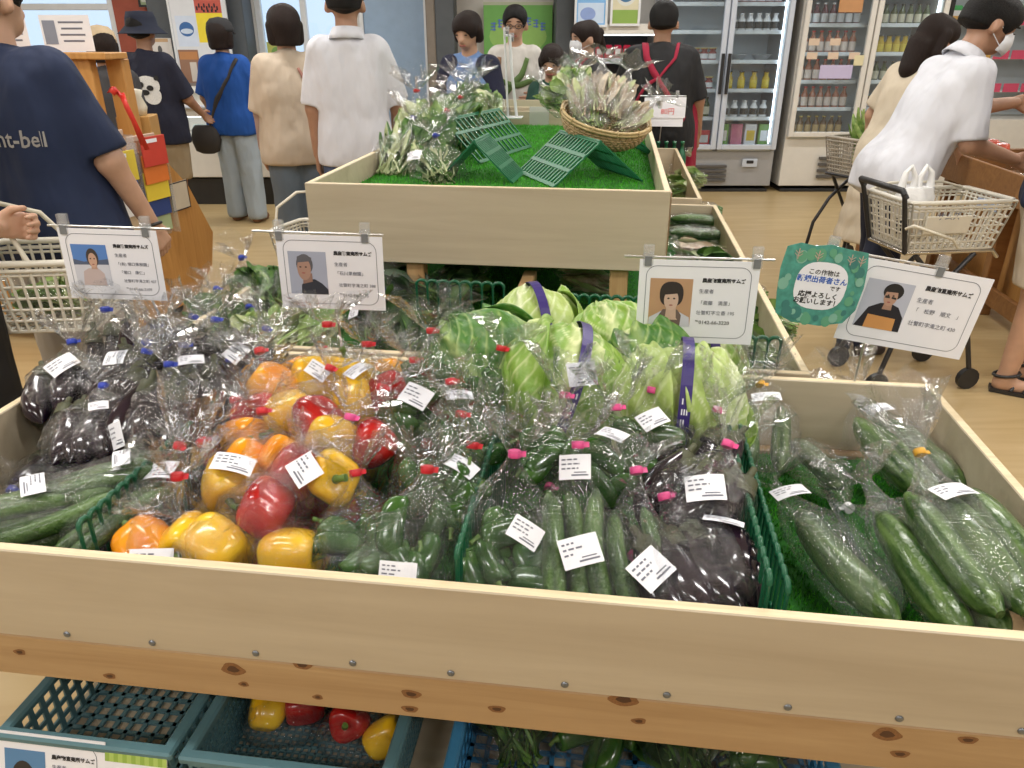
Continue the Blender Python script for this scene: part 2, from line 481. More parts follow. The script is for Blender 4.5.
# middle tray (long, behind)
MU0, MU1, MV0, MV1 = -1.09, .462, 1.632, 3.53
def tray(name, u0, u1, v0, v1, z0, z1, label, t=.019, turfn=0):
    e = empty(name, (0, 0, 0), -YAW, label, 'display tray')
    board('front_board', e, ((u0 + u1) / 2, v0 + t / 2, (z0 + z1) / 2), (u1 - u0, t, z1 - z0), PLY, PLY_EDGE)
    board('back_board', e, ((u0 + u1) / 2, v1 - t / 2, (z0 + z1) / 2), (u1 - u0, t, z1 - z0), PLY, PLY_EDGE)
    for u in (u0 + t / 2, u1 - t / 2):
        board('side_board', e, (u, (v0 + v1) / 2, (z0 + z1) / 2), (t, v1 - v0 - 2 * t, z1 - z0), PLY, PLY_EDGE)
    board('bottom_panel', e, ((u0 + u1) / 2, (v0 + v1) / 2, z0 + .008), (u1 - u0 - 2 * t, v1 - v0 - 2 * t, .012), PLY)
    return e
mt = tray('middle_tray', MU0, MU1, MV0, MV1, .60, RIM, 'low plywood tray behind the front tray, under the raised tray')
for u in (MU0 + .05, MU1 - .05):
    for v in (MV0 + .06, MV1 - .06): MB().box((u, v, .3), (.06, .06, .6), ch=.004).build('leg', PINE_V, mt)
# the far tray beyond
bt = tray('far_tray', -1.02, .40, 3.56, 5.28, .60, .78, 'plywood tray at the far end of the bench with brown packets')
for u in (-.97, .35):
    for v in (3.62, 5.2): MB().box((u, v, .3), (.06, .06, .6), ch=.004).build('leg', PINE_V, bt)
# raised tray on posts
UU0, UU1, UV0, UV1, UZ0, UZ1 = -.92, .162, 2.22, 4.70, .815, 1.05
UT = .968
ut = tray('raised_tray', UU0, UU1, UV0, UV1, UZ0, UZ1, 'raised plywood tray lined with bright green turf above the middle tray')
for u in (-.60, .03):
    for v in (2.27, 3.4, 4.5): MB().box((u, v, .711), (.055, .055, .208), ch=.004).build('post', PINE_V, ut)
MB().box((UU1 + .0015, UV0 + .035, .934), (.003, .07, .225)).build('end_veneer', wood('end_grain', (.26, .16, .08), (.38, .25, .14), (20, 20, 20)), ut)
ut2 = tray('raised_tray', UU0 + .02, UU1 - .02, 4.72, 5.28, UZ0, 1.07, 'second raised plywood tray at the far end, behind the clear card holder')
for u in (-.60, .03):
    for v in (4.8, 5.2): MB().box((u, v, .711), (.055, .055, .208), ch=.004).build('post', PINE_V, ut2)
turf('turf_mat', UU0 + .02, UU1 - .02, UV0 + .02, UV1 - .02, UT, 'bright green artificial turf lining the raised tray', 40000)
turf('turf_mat', UU0 + .04, UU1 - .04, 4.74, 5.26, UT + .02, 'green artificial turf in the far raised tray', 10000, h=.014)
turf('turf_mat', FU0 + .02, FU1 - .02, FV0 + .02, FV1 - .02, FZ, 'green artificial turf lining the front tray', 42000)
turf('turf_mat', MU0 + .02, MU1 - .02, MV0 + .02, MV1 - .02, .615, 'dark green artificial turf lining the middle tray', 20000)
# packing boards under the raised turf sheets
MB().box(((UU0 + UU1) / 2, (UV0 + UV1) / 2, .897), (UU1 - UU0 - .05, UV1 - UV0 - .05, .138)).build('packing_panel', PLY, ut)
MB().box(((UU0 + UU1) / 2, 5.0, .907), (UU1 - UU0 - .09, .50, .158)).build('packing_panel', PLY, ut2)

# ---------------------------------------------------------------- vegetables
def veg_mat(name, c0, c1, rough=.3, scale=(14, 14, 14), coat=.3, bump=0, bs=80, contrast=(.35, .65)):
    m, t, b = new_mat(name); L = t.links
    tc = nd(t, 'ShaderNodeTexCoord'); mp = nd(t, 'ShaderNodeMapping'); mp.inputs['Scale'].default_value = scale
    L.new(tc.outputs['Object'], mp.inputs[0])
    n = nd(t, 'ShaderNodeTexNoise'); n.inputs['Scale'].default_value = 1.; n.inputs['Detail'].default_value = 4
    L.new(mp.outputs[0], n.inputs['Vector'])
    rp = nd(t, 'ShaderNodeValToRGB'); rp.color_ramp.elements[0].position, rp.color_ramp.elements[1].position = contrast
    rp.color_ramp.elements[0].color = (*c0, 1); rp.color_ramp.elements[1].color = (*c1, 1)
    L.new(n.outputs['Fac'], rp.inputs[0]); L.new(rp.outputs[0], b.inputs['Base Color'])
    b.inputs['Roughness'].default_value = rough; b.inputs['Coat Weight'].default_value = coat; b.inputs['Coat Roughness'].default_value = .1
    if bump:
        v = nd(t, 'ShaderNodeTexNoise'); v.inputs['Scale'].default_value = bs; v.inputs['Detail'].default_value = 2; L.new(tc.outputs['Object'], v.inputs['Vector'])
        bp = nd(t, 'ShaderNodeBump'); bp.inputs['Strength'].default_value = bump; bp.inputs['Distance'].default_value = .01
        L.new(v.outputs['Fac'], bp.inputs['Height']); L.new(bp.outputs[0], b.inputs['Normal'])
    return m
V_YEL = veg_mat('yellow_pepper_skin', (.80, .42, .008), (.92, .58, .02), .22)
V_ORA = veg_mat('orange_pepper_skin', (.80, .24, .004), (.92, .40, .01), .22)
V_RED = veg_mat('red_pepper_skin', (.25, .004, .006), (.50, .015, .012), .2)
V_GRN = veg_mat('green_pepper_skin', (.012, .055, .008), (.045, .13, .02), .22)
V_STEM = veg_mat('green_stem', (.06, .14, .02), (.16, .26, .05), .5, coat=0)
V_EGG = veg_mat('eggplant_skin', (.006, .003, .008), (.022, .010, .022), .16, coat=.6)
V_CAL = veg_mat('eggplant_calyx', (.03, .035, .012), (.07, .075, .03), .5, coat=0)
V_CUC = veg_mat('cucumber_skin', (.018, .055, .010), (.085, .17, .035), .35, scale=(60, 5, 60), bump=.5, bs=130)
V_ZUC = veg_mat('marrow_skin', (.020, .060, .010), (.11, .19, .05), .3, scale=(70, 6, 70), bump=.25, bs=90)
V_LEAF = veg_mat('leafy_green', (.025, .085, .012), (.11, .24, .04), .45, scale=(22, 22, 22), coat=0)
V_LEAF2 = veg_mat('pale_leafy_green', (.10, .22, .03), (.34, .46, .14), .45, scale=(22, 22, 22), coat=0)
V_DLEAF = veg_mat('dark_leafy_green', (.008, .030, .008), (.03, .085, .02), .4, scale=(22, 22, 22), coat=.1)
V_ROOT = veg_mat('brown_root_slices', (.40, .29, .19), (.70, .62, .50), .6, scale=(30, 30, 30), coat=0)
V_STALK = veg_mat('pale_stalk', (.40, .46, .20), (.62, .66, .42), .45, scale=(20, 20, 20), coat=0)

def lobed(L, r, lobes, depth, taper=.8, rings=13, seg=24, seed=0, dimple=.25, bend=0):
    rr = random.Random(seed); ph = rr.uniform(0, 6.28); wob = [rr.uniform(-.05, .05) for _ in range(4)]
    out = []
    for i in range(rings):
        t = i / (rings - 1)
        a = math.pi * t
        rad = r * (math.sin(a) ** .55) * (1 - (1 - taper) * t)
        z = L / 2 * math.cos(a) ** 1 if False else L / 2 * (math.copysign(abs(math.cos(a)) ** .8, math.cos(a)))
        if t < .18: z -= dimple * r * (1 - t / .18) ** 2
        if t > .85: z += dimple * .5 * r * ((t - .85) / .15) ** 2
        ring = []
        for k in range(seg):
            b = 2 * math.pi * k / seg
            q = 1 + depth * math.cos(lobes * b + ph) + .06 * math.sin(b * 2 + ph * 2 + wob[0] * 9) + wob[1] * math.sin(b + t * 4)
            ring.append((rad * q * math.cos(b) + bend * (t - .5) ** 2, rad * q * math.sin(b), z))
        out.append(ring)
    return out

VEG = {}
def veg_mesh(kind, mats):
    if kind in VEG: return VEG[kind]
    k, i = kind.split('_')[0], int(kind.split('_')[1])
    mb = MB()
    if k == 'pepper': mb.loft(lobed(.092, .045, (4, 3, 4)[i % 3], .085, .82, seed=i), caps=False)
    elif k == 'pstem':
        mb.tube([(0, 0, .028), (.001, 0, .04), (.005, .002, .052), (.012, .003, .058)], [.012, .006, .005, .0065], 8)
    elif k == 'piman': mb.loft(lobed(.085, .024, 3, .10, .72, 11, 18, seed=i, dimple=.2, bend=.05), caps=False)
    elif k == 'pimstem': mb.tube([(0, 0, .038), (.002, 0, .048), (.006, 0, .056)], [.006, .003, .0035], 6)
    elif k == 'egg':
        rr = random.Random(i); b = rr.uniform(-.02, .02)
        pts = [(b * math.sin(math.pi * t), .16 * (t - .5), 0) for t in np.linspace(0, 1, 12)]
        rad = [.002, .015, .024, .028, .030, .030, .028, .026, .023, .020, .017, .015]
        mb.tube(pts, rad, 14)
    elif k == 'eggcal':
        mb.tube([(0, .048, 0), (0, .06, 0), (0, .078, 0), (0, .085, 0), (.003, .105, 0)], [.0215, .0205, .018, .007, .006], 10)
    elif k in ('cuc', 'zuc'):
        rr = random.Random(i); L, r0 = (.20, .0165) if k == 'cuc' else (.29, .034)
        b = rr.uniform(-.014, .014)
        n = 14; pts = [(b * math.sin(math.pi * t), L * (t - .5), .004 * math.sin(5 * t + i)) for t in np.linspace(0, 1, n)]
        rad = [r0 * (1 - (abs(2 * t - 1)) ** (7 if k == 'cuc' else 5) * .75) * (1 - .12 * t) for t in np.linspace(0, 1, n)]
        mb.tube(pts, rad, 14)
    elif k == 'cucstem': mb.tube([(0, .098, 0), (.001, .104, 0)], [.006, .004], 6)
    elif k == 'tom':
        mb.loft(lobed(.062, .036, 5, .02, .95, 10, 18, seed=i, dimple=.2), caps=False)
    me = mb.mesh(k)
    me.materials.append(mats)
    VEG[kind] = me
    return me

def leaf_bundle(n, L, Wd, Tk, seed, wide=.03, stalks=True, spread=.4):
    """a bunch of leaves with stalks filling an L x Wd x Tk space around the origin, along +Y"""
    rr = random.Random(seed); mb = MB()
    for i in range(n):
        x0 = rr.uniform(-.25, .25) * Wd; z0 = rr.uniform(-.35, .35) * Tk
        x1 = rr.uniform(-.46, .46) * Wd; z1 = rr.uniform(-.45, .45) * Tk
        l0 = -L / 2; l1 = L * rr.uniform(.1, .5)
        w = wide * rr.uniform(.6, 1.2); tw = rr.uniform(-1.2, 1.2); P = []
        ls = rr.uniform(.25, .5)
        for j in range(8):
            s = j / 7; y = l0 + (l1 - l0) * s
            c = Vector((x0 + (x1 - x0) * s + .01 * math.sin(s * 4 + i), y, z0 + (z1 - z0) * s + .012 * math.sin(3 * s + i * 1.7)))
            if s < ls: ww = .003
            else: ww = .003 + w * .5 * math.sin(math.pi * min(1, (s - ls) / (1 - ls) * .93 + .05)) ** .8
            d = Vector((math.cos(tw), .1 * math.sin(i), math.sin(tw))) * ww
            cup = Vector((-math.sin(tw), 0, math.cos(tw))) * ww * .5
            P.append([c - d + cup * (1 + .3 * math.sin(j * 2.1)), c, c + d + cup * (1 + .3 * math.sin(j * 1.7 + 1))])
        mb.grid(P, 0 if rr.random() < .7 else 1)
        if stalks and i % 2 == 0:
            mb.tube([P[0][1], P[2][1], P[4][1]], [.003, .0026, .0015], 4, 1 if rr.random() < .5 else 2, caps=False)
    return mb

def smooth(a, b, x):
    x = max(0., min(1., (x - a) / (b - a))); return x * x * (3 - 2 * x)

class Bag:
    """clear produce bag along +Y: closed bottom at y=-.42L, gathered neck, ruffled top behind the tie"""
    def __init__(s, L, Wd, Tk, flare=.07, bend=20, seed=0, rn=.0085, wrinkle=.05, fw=.05):
        s.L, s.W, s.T, s.fl, s.bend, s.rn, s.wr, s.fw = L, Wd, Tk, flare, R(bend), rn, wrinkle, fw
        rr = random.Random(seed); s.rr = rr
        s.fo = [(k, rr.uniform(0, 6.28), rr.uniform(.3, 1)) for k in (3, 5, 7, 8, 11, 13)]
        s.ff = [(k, rr.uniform(0, 6.28)) for k in (4, 7, 9, 13)]
        s.sx, s.sz = rr.uniform(-.03, .03), rr.uniform(.0, .02)
        # spine
        s.ts = np.linspace(0, 1 + flare / L, 60); s.sp = []; y, z = -.42 * L, 0.
        pt = 0
        for t in s.ts:
            a = s.bend * smooth(.55, 1.0, t); y += math.cos(a) * (t - pt) * L; z += math.sin(a) * (t - pt) * L; pt = t
            s.sp.append((y, z, a))
    def spine(s, t):
        i = min(int(np.searchsorted(s.ts, t)), len(s.ts) - 1); return s.sp[i]
    def S(s, t, a, off=0.):
        y, z, al = s.spine(t)
        if t <= 1:
            b = math.sqrt(max(0., 1 - (1 - min(t / .16, 1)) ** 2)); k = smooth(.52, 1.0, t)
            w = (s.W / 2) * (.25 + .75 * b) * (1 - k) + s.rn * k
            h = (s.T / 2) * (.06 + .94 * b) * (1 - smooth(.45, .97, t)) + s.rn * smooth(.45, .97, t)
            A = s.wr * (.6 + .4 * b) + .22 * smooth(.5, .95, t)
            f = sum(c * math.sin(q * a + p + t * 3 * math.sin(p)) for q, p, c in s.fo) / 3.2
            f2 = math.sin(9 * t + s.fo[0][1] + 2 * a) * math.sin(17 * t + a * 3 + s.fo[1][1])
            m = 1 + A * f + s.wr * .6 * f2
        else:
            q = (t - 1) / (s.fl / s.L)
            w = s.rn + s.fw * q ** .9; h = s.rn + s.fw * .75 * q ** .9
            f = sum(math.sin(k * a + p + q * 1.5) for k, p in s.ff) / 2.6
            m = 1 + .55 * min(1, q * 1.6) * f; y += 0.012 * q * math.sin(5 * a + s.fo[2][1]) ; z += 0.012 * q * math.sin(3 * a + s.fo[3][1])
        ca, sa = math.cos(a), math.sin(a)
        px_ = (w * m + off) * math.copysign(abs(ca) ** .85, ca); pz = (h * m + off) * math.copysign(abs(sa) ** .85, sa)
        sx = s.sx * smooth(.6, 1.2, t)
        return Vector((px_ + sx, y - pz * math.sin(al), z + pz * math.cos(al)))
    def mesh(s, seg=34):
        tt = list(np.linspace(0, .2, 6)) + list(np.linspace(.26, .9, 15)) + [.95, 1.0] + [1 + s.fl / s.L * q for q in (.12, .25, .45, .7, 1.)]
        P = [[s.S(t, 2 * math.pi * k / seg) for k in range(seg)] for t in tt]
        return MB().grid(P, wrap=True)
    def tie(s):
        y, z, al = s.spine(1.0)
        P = [[s.S(1.0 + d, 2 * math.pi * k / 16, .0035 if abs(d) < .04 else .001) for k in range(16)] for d in (-.045 * .2 / s.L, -.03 * .2 / s.L, .03 * .2 / s.L)]
        sx = s.sx * smooth(.6, 1.2, 1)
        r = s.rn * 1.05
        rings = []
        for q, k in ((-.006, 1.0), (-.005, 1.15), (.005, 1.15), (.006, 1.0)):
            rings.append([Vector((sx + r * k * math.cos(b), y + q * math.cos(al) - r * k * math.sin(b) * math.sin(al), z + q * math.sin(al) + r * k * math.sin(b) * math.cos(al))) for b in np.linspace(0, 2 * math.pi, 14, endpoint=False)])
        mb = MB().loft(rings)
        # tape tail
        mb.box((sx + r * 1.1 + .003, y, z), (.010, .009, .0012))
        return mb
    def sticker(s, t, a, w=.055, h=.036, rot=0., off=.0025):
        """price label following the film"""
        mb = MB(); nx, ny = 7, 5
        c0 = s.S(t, a); ex = (s.S(t, a - .15) - s.S(t, a + .15)).normalized(); ey = (s.S(t + .06, a) - s.S(t - .06, a)).normalized()
        n = ex.cross(ey).normalized()
        if n.dot(c0 - s.S(t, a + math.pi)) < 0: n = -n
        ey = n.cross(ex)
        cr, sr = math.cos(rot), math.sin(rot)
        ex, ey = ex * cr + ey * sr, ey * cr - ex * sr
        rr = s.rr; curl = rr.uniform(.6, 1.4)
        def P(x, y, lift):   # gentle bow only: paper does not follow every crease
            return c0 + ex * x + ey * y + n * (off + .006 + lift - curl * (x * x) * 4.0)
        G = [[P(w * (i / (nx - 1) - .5), h * (j / (ny - 1) - .5), 0) for j in range(ny)] for i in range(nx)]
        mb.grid(G, 0, False)
        def bar(x0, x1, y0, y1, mi):
            k = 3
            mb.grid([[P(x0 + (x1 - x0) * i / k, yy, .0005) for yy in (y0, y1)] for i in range(k + 1)], mi, False)
        for yy in (.30, .12, -.06):
            x = -.42
            for _ in range(rr.randint(2, 4)):
                ln = rr.uniform(.06, .16)
                bar(w * x, w * min(.12, x + ln), h * (yy - .03), h * (yy + .03), 1); x += ln + .05
        bar(-w * .1, w * .42, -h * .36, -h * .30, 1); bar(-w * .02, w * .36, -h * .24, -h * .20, 1)
        return mb

nseed = [0]
def fill(root, kind, b, n, seed):
    rr = random.Random(seed * 31 + 5)
    L, Wd, Tk = b.L, b.W, b.T
    def veg(name, mk, mats, loc, rot, stem=None, stm=None, sc=1.):
        o = put(name, veg_mesh(mk, mats), None, root, loc, rot); o.scale = (sc,) * 3
        if stem: put('calyx' if 'cal' in stem else 'stem', veg_mesh(stem, stm), None, o)
        return o
    if kind.startswith('pep'):
        cols = {'y': (V_YEL, 0), 'o': (V_ORA, 3), 'r': (V_RED, 6)}
        pal = kind.split(':')[1]
        sp = {1: [(0, -.02)], 2: [(-.23, -.06), (.25, -.02)], 3: [(-.24, -.16), (.24, -.12), (0, .14)]}[len(pal)]
        for (x, y), c in zip(sp, pal):
            m, b0 = cols[c]; i = b0 + rr.randrange(3)
            sc = min(1.05, Tk / .088 * .95)
            veg('bell_pepper', 'pepper_%d' % i, m, (x * Wd, y * L, rr.uniform(-.006, .006)), (R(90 + rr.uniform(-50, 50)), rr.uniform(-.6, .6), rr.uniform(0, 6.28)), 'pstem_0', V_STEM, sc)
    elif kind == 'piman':
        for k in range(n):
            veg('green_pepper', 'piman_%d' % rr.randrange(3), V_GRN, (rr.uniform(-.32, .32) * Wd, rr.uniform(-.30, .12) * L, rr.uniform(-.2, .2) * Tk), (R(90) + rr.uniform(-.5, .5), rr.uniform(-.5, .5), rr.uniform(0, 6.28)), 'pimstem_0', V_STEM, rr.uniform(.9, 1.1))
    elif kind == 'egg':
        for k in range(n):
            x = (k / max(1, n - 1) - .5) * Wd * .66
            veg('eggplant', 'egg_%d' % rr.randrange(3), V_EGG, (x, -.06 * L + rr.uniform(-.01, .01), rr.uniform(-.15, .15) * Tk), (0, rr.uniform(0, 6), rr.uniform(-.15, .15)), 'eggcal_0', V_CAL, min(1.1, L / .19))
    elif kind in ('cuc', 'zuc'):
        for k in range(n):
            x = ((k + .5) / n - .5) * Wd * .86
            sc = (L * .80 / .20) if kind == 'cuc' else (L * .80 / .29)
            veg('cucumber', '%s_%d' % (kind, rr.randrange(3)), V_CUC if kind == 'cuc' else V_ZUC, (x, -.06 * L, rr.uniform(-.12, .12) * Tk), (0, rr.uniform(0, 6), rr.uniform(-.06, .06)), None, None, sc)
    elif kind in ('leaf', 'dleaf', 'pleaf', 'root', 'sprout'):
        mats = {'leaf': [V_LEAF, V_LEAF2, V_STALK], 'dleaf': [V_DLEAF, V_LEAF, V_STEM], 'pleaf': [V_LEAF2, V_STALK, V_STALK], 'root': [V_ROOT, V_STALK, V_ROOT], 'sprout': [V_LEAF, V_STALK, V_STALK]}[kind]
        mb = leaf_bundle(int(n * 1.6), L * .84, Wd * .92, Tk * .85, seed, {'leaf': .075, 'dleaf': .08, 'pleaf': .06, 'root': .026, 'sprout': .014}[kind])
        o = mb.build('leaf_bunch' if kind != 'root' else 'root_slices', mats, root); o['kind'] = 'stuff'

CAT = {'pep': ('bagged_bell_peppers', 'bag of peppers'), 'piman': ('bagged_green_peppers', 'bag of peppers'), 'egg': ('bagged_eggplants', 'bag of eggplants'),
       'cuc': ('bagged_cucumbers', 'bag of cucumbers'), 'zuc': ('bagged_large_cucumbers', 'bag of cucumbers'), 'leaf': ('bagged_greens', 'bag of greens'),
       'dleaf': ('bagged_greens', 'bag of greens'), 'pleaf': ('bagged_greens', 'bag of greens'), 'root': ('bagged_root_slices', 'bag of roots'), 'sprout': ('bagged_greens', 'bag of greens')}
GRP = {'pep': 'bags of bell peppers in the front tray', 'piman': 'bags of green peppers in the front tray', 'egg': 'bags of eggplants in the front tray', 'cuc': 'bags of cucumbers in the front tray', 'zuc': 'bags of large cucumbers at the right end of the front tray'}

def bagged(kind, pos, yaw, pitch, L, Wd, Tk, tie, label, n=4, bend=25, stick=None, flare=.07, roll=0, group=None, film_m=None, seg=34, fw=.05, wr=.05):
    nseed[0] += 1; sd = nseed[0]
    k0 = kind.split(':')[0]
    M = Matrix.Translation(pos) @ Matrix.Rotation(-YAW + R(yaw), 4, 'Z') @ Matrix.Rotation(R(pitch), 4, 'X') @ Matrix.Rotation(R(roll), 4, 'Y')
    root = empty(CAT[k0][0], label=label, cat=CAT[k0][1], group=group or GRP.get(k0), M=M)
    b = Bag(L, Wd, Tk, flare, bend, sd, wrinkle=wr, fw=fw)
    fill(root, kind, b, n, sd)
    b.mesh(seg).build('plastic_bag', film_m or BAG, root)
    if tie: b.tie().build('tie', TIE[tie], root)
    for st in ([stick] if isinstance(stick, tuple) else (stick or [])):
        b.sticker(*st).build('price_label', [WHITE_P, INK_GREY], root)
    return root

def bp(x, y, z): return at_z(x, y, z)
UP = math.pi / 2
# --- front tray, left section: eggplants (blue ties)
EG = [
 # x, y, z, yaw, pitch, L, W, T, stick, label
 (112, 352, .79, 10, 55, .17, .13, .09, None, 'bag of eggplants upright in the back left corner below the leftmost sign'),
 (68, 384, .775, 35, 25, .18, .15, .09, (.45, UP, .06, .04, .5), 'bag of eggplants against the left side board with a tilted white label'),
 (118, 384, .785, -40, 35, .18, .14, .09, (.62, UP, .055, .04, -.6), 'bag of eggplants with steeply tilted label, left of the heap middle'),
 (86, 432, .755, 15, 20, .18, .14, .09, (.5, UP - .4, .035, .03, .3), 'bag of eggplants lowest on the left of the heap, near the side board'),
 (130, 402, .78, -15, 30, .19, .14, .09, None, 'bag of eggplants with blue tie lying centrally in the eggplant heap'),
 (166, 420, .77, 5, 35, .20, .17, .10, (.12, UP + .6, .03, .05, .2), 'largest bag of eggplants, front of the heap above the cucumbers'),
 (168, 352, .80, -30, 30, .17, .13, .08, None, 'small bag of eggplants by the back board, loose top leaning toward the leftmost sign stand'),
 (196, 392, .79, 20, 35, .18, .14, .09, (.75, UP, .05, .035, .1), 'bag of eggplants with square label near the looped green divider'),
 (215, 362, .80, 10, 30, .18, .14, .09, None, 'bag of eggplants at the back board with bright blue tie'),
 (246, 366, .80, -20, 25, .17, .13, .08, (.4, UP, .06, .045, -.3), 'rightmost bag of eggplants, large label tilted beside the orange peppers'),
 (148, 368, .79, 25, 35, .17, .13, .08, None, 'bag of eggplants wedged behind the heap middle, tie pointing to the back board'),
 (236, 398, .77, 15, 20, .17, .12, .08, None, 'bag of eggplants pressed against the looped divider beside the peppers'),
]
for (x, y, z, yw, pt, L, Wd, Tk, st, lb) in EG:
    bagged('egg', bp(x, y, z), yw, pt, L, Wd, Tk, 'blue', lb, 4, 30, st, wr=.08, film_m=BAG2)
# --- cucumbers, front left
CU = [
 (14, 508, .755, -62, 6, .27, .10, .06, (.55, UP, .07, .035, .2), 'white', 'bag of cucumbers at the left edge of the photograph with long white label', 3),
 (62, 506, .745, -55, 8, .28, .11, .06, (.75, UP, .06, .03, 1.2), None, 'bag of cucumbers lying diagonally in front of the eggplant heap', 3),
 (104, 480, .765, -58, 8, .27, .10, .06, (.55, UP, .06, .028, 0), None, 'topmost bag of cucumbers with folded label, below the largest eggplant bag', 3),
 (124, 512, .745, -35, 12, .24, .09, .06, (.78, UP, .06, .035, .5), 'red', 'bag of cucumbers next to the orange peppers, red-tied tall loose top', 2),
 (40, 528, .715, -50, 4, .26, .10, .06, None, None, 'bag of cucumbers low against the front board at the left', 3),
]
for (x, y, z, yw, pt, L, Wd, Tk, st, tie, lb, n) in CU:
    bagged('cuc', bp(x, y, z), yw, pt, L, Wd, Tk, tie, lb, n, 50 if tie == 'red' else 5, st, flare=.10 if tie == 'red' else .05, wr=.06)
# --- bell peppers
PE = [
 ('pep:o', 273, 386, .83, 30, 20, .15, .11, .095, None, 'red', 'single orange bell pepper in a bag at the back left of the pepper heap'),
 ('pep:yy', 328, 376, .83, 0, 45, .18, .13, .10, (.35, UP, .05, .03, -.5), 'red', 'bag of yellow peppers by the sign rod, red-tied top before the pine post'),
 ('pep:yr', 304, 414, .815, -25, 20, .18, .15, .095, None, 'red', 'bag with a long yellow pepper over a red one at the top of the heap'),
 ('pep:yr', 372, 396, .81, 10, 40, .18, .14, .095, (.6, UP + .3, .05, .035, .9), 'red', 'bag of yellow and red peppers beside the green peppers at the back'),
 ('pep:r', 258, 414, .80, 20, 20, .16, .11, .09, None, 'red', 'single red pepper in a bag on the left slope of the heap'),
 ('pep:o', 246, 438, .785, 35, 15, .16, .11, .09, None, 'red', 'bagged orange pepper beside the looped divider'),
 ('pep:oo', 262, 460, .79, 20, 20, .17, .14, .09, None, 'red', 'bag of two orange peppers in the middle left of the heap'),
 ('pep:yr', 356, 440, .80, -10, 25, .19, .15, .10, None, 'red', 'bag of a yellow and a dark red pepper right of the heap middle'),
 ('pep:ry', 314, 472, .79, -15, 25, .19, .17, .10, (.25, UP - .2, .055, .045, -.6), 'pink', 'bag with red pepper showing its stem and a yellow pepper, pink tie'),
 ('pep:y', 226, 482, .775, 60, 15, .16, .13, .095, (.3, UP, .065, .042, -.9), 'red', 'bagged yellow pepper with crooked white label at the left front of the heap'),
 ('pep:r', 268, 508, .77, -30, 15, .17, .13, .10, None, 'red', 'bagged dark red pepper in the front middle of the heap'),
 ('pep:oy', 168, 540, .735, 10, 45, .17, .13, .09, (.18, UP, .065, .04, 0), 'red', 'bag of orange and yellow peppers at the front board, tall red-tied top beside the cucumbers'),
 ('pep:y', 216, 546, .735, 70, 8, .16, .13, .10, None, None, 'bagged yellow pepper lying sideways at the front board'),
 ('pep:y', 292, 553, .73, -50, 10, .15, .12, .095, None, None, 'bagged yellow pepper with dark stem at the front board beside the green peppers'),
 ('pep:yr', 258, 556, .69, 0, 10, .15, .13, .09, None, None, 'bag of peppers half buried at the front board under the yellow ones'),
]
for (kd, x, y, z, yw, pt, L, Wd, Tk, st, tie, lb) in PE:
    bagged(kd, bp(x, y, z), yw, pt, L, Wd, Tk, tie, lb, 3, 30, st, flare=.06)
# --- green peppers (middle, red ties)
PI = [
 (418, 412, .80, 10, 30, .19, .13, .09, (.42, UP, .055, .045, -.5), 'red', 'bag of green peppers with big tilted label beside the red peppers', 7),
 (436, 374, .81, 0, 45, .16, .12, .08, None, 'red', 'bag of green peppers against the back board left of the cabbages', 6),
 (478, 388, .81, -20, 35, .16, .12, .08, None, 'red', 'bag of green peppers tucked below the dark cabbage leaf', 6),
 (466, 432, .80, 25, 25, .18, .14, .09, (.75, UP, .05, .04, -.2), 'red', 'bag of green peppers with label near the tie, in front of the cabbages', 6),
 (440, 472, .785, 0, 25, .19, .16, .10, None, 'red', 'rounded bag of green peppers in the middle of the green pepper heap', 8),
 (362, 540, .74, 25, 30, .19, .15, .10, None, 'red', 'bag of green peppers at the front board beside the yellow peppers', 7),
 (412, 545, .745, 0, 40, .20, .16, .11, (.14, UP, .055, .032, 0), 'red', 'bag of green peppers at the front board with label low down and red tie', 8),
 (446, 500, .765, -10, 30, .17, .13, .09, (.7, UP - .3, .05, .035, -.4), 'red', 'bag of green peppers leaning on the front green divider', 6),
 # right of divider
 (506, 545, .745, 5, 45, .24, .16, .11, (.45, UP - .3, .05, .035, -.5), 'pink', 'tall bag of green peppers at the front board with pink-tied ruffled top', 9),
 (560, 452, .79, -10, 30, .18, .14, .09, None, 'pink', 'bag of green peppers in front of the largest cabbage', 7),
 (612, 466, .785, 10, 30, .18, .15, .09, (.62, UP, .05, .035, -.7), 'pink', 'bag of green peppers below the cabbages with label folded over', 7),
 (652, 440, .79, -15, 35, .16, .12, .08, (.5, UP, .05, .04, .8), 'pink', 'small bag of green peppers in front of the pale right-hand cabbage', 5),
]
for (x, y, z, yw, pt, L, Wd, Tk, st, tie, lb, n) in PI:
    bagged('piman', bp(x, y, z), yw, pt, L, Wd, Tk, tie, lb, n, 30, st, flare=.085 if tie == 'pink' else .06, fw=.055)
bagged('cuc', bp(576, 548, .745), 12, 38, .27, .14, .07, 'pink', 'bag of three cucumbers at the front board with two labels and pink tie', 3, 25, [(.34, UP, .06, .045, .2), (.86, UP, .05, .04, 0)], flare=.09)
bagged('cuc', bp(640, 556, .74), 16, 32, .23, .10, .07, 'pink', 'bag of two cucumbers at the front board with a steeply tilted label', 2, 15, (.25, UP, .055, .05, .6), flare=.05)
bagged('egg', bp(700, 500, .775), -28, 25, .19, .17, .10, 'pink', 'bag of black eggplants with straight label, pink-tied loose top over the green divider', 4, 20, (.36, UP - .15, .06, .045, .5), flare=.10, wr=.07)
bagged('egg', bp(700, 566, .735), 25, 22, .20, .17, .11, 'pink', 'bag of black eggplants at the front board beside the green divider', 4, 25, (.6, UP - .5, .06, .03, -.8), flare=.03, wr=.07)
bagged('egg', bp(700, 455, .77), -35, 30, .16, .13, .09, 'pink', 'bag of black eggplants just below the pale cabbage, ruffled top', 3, 30, None, flare=.09)
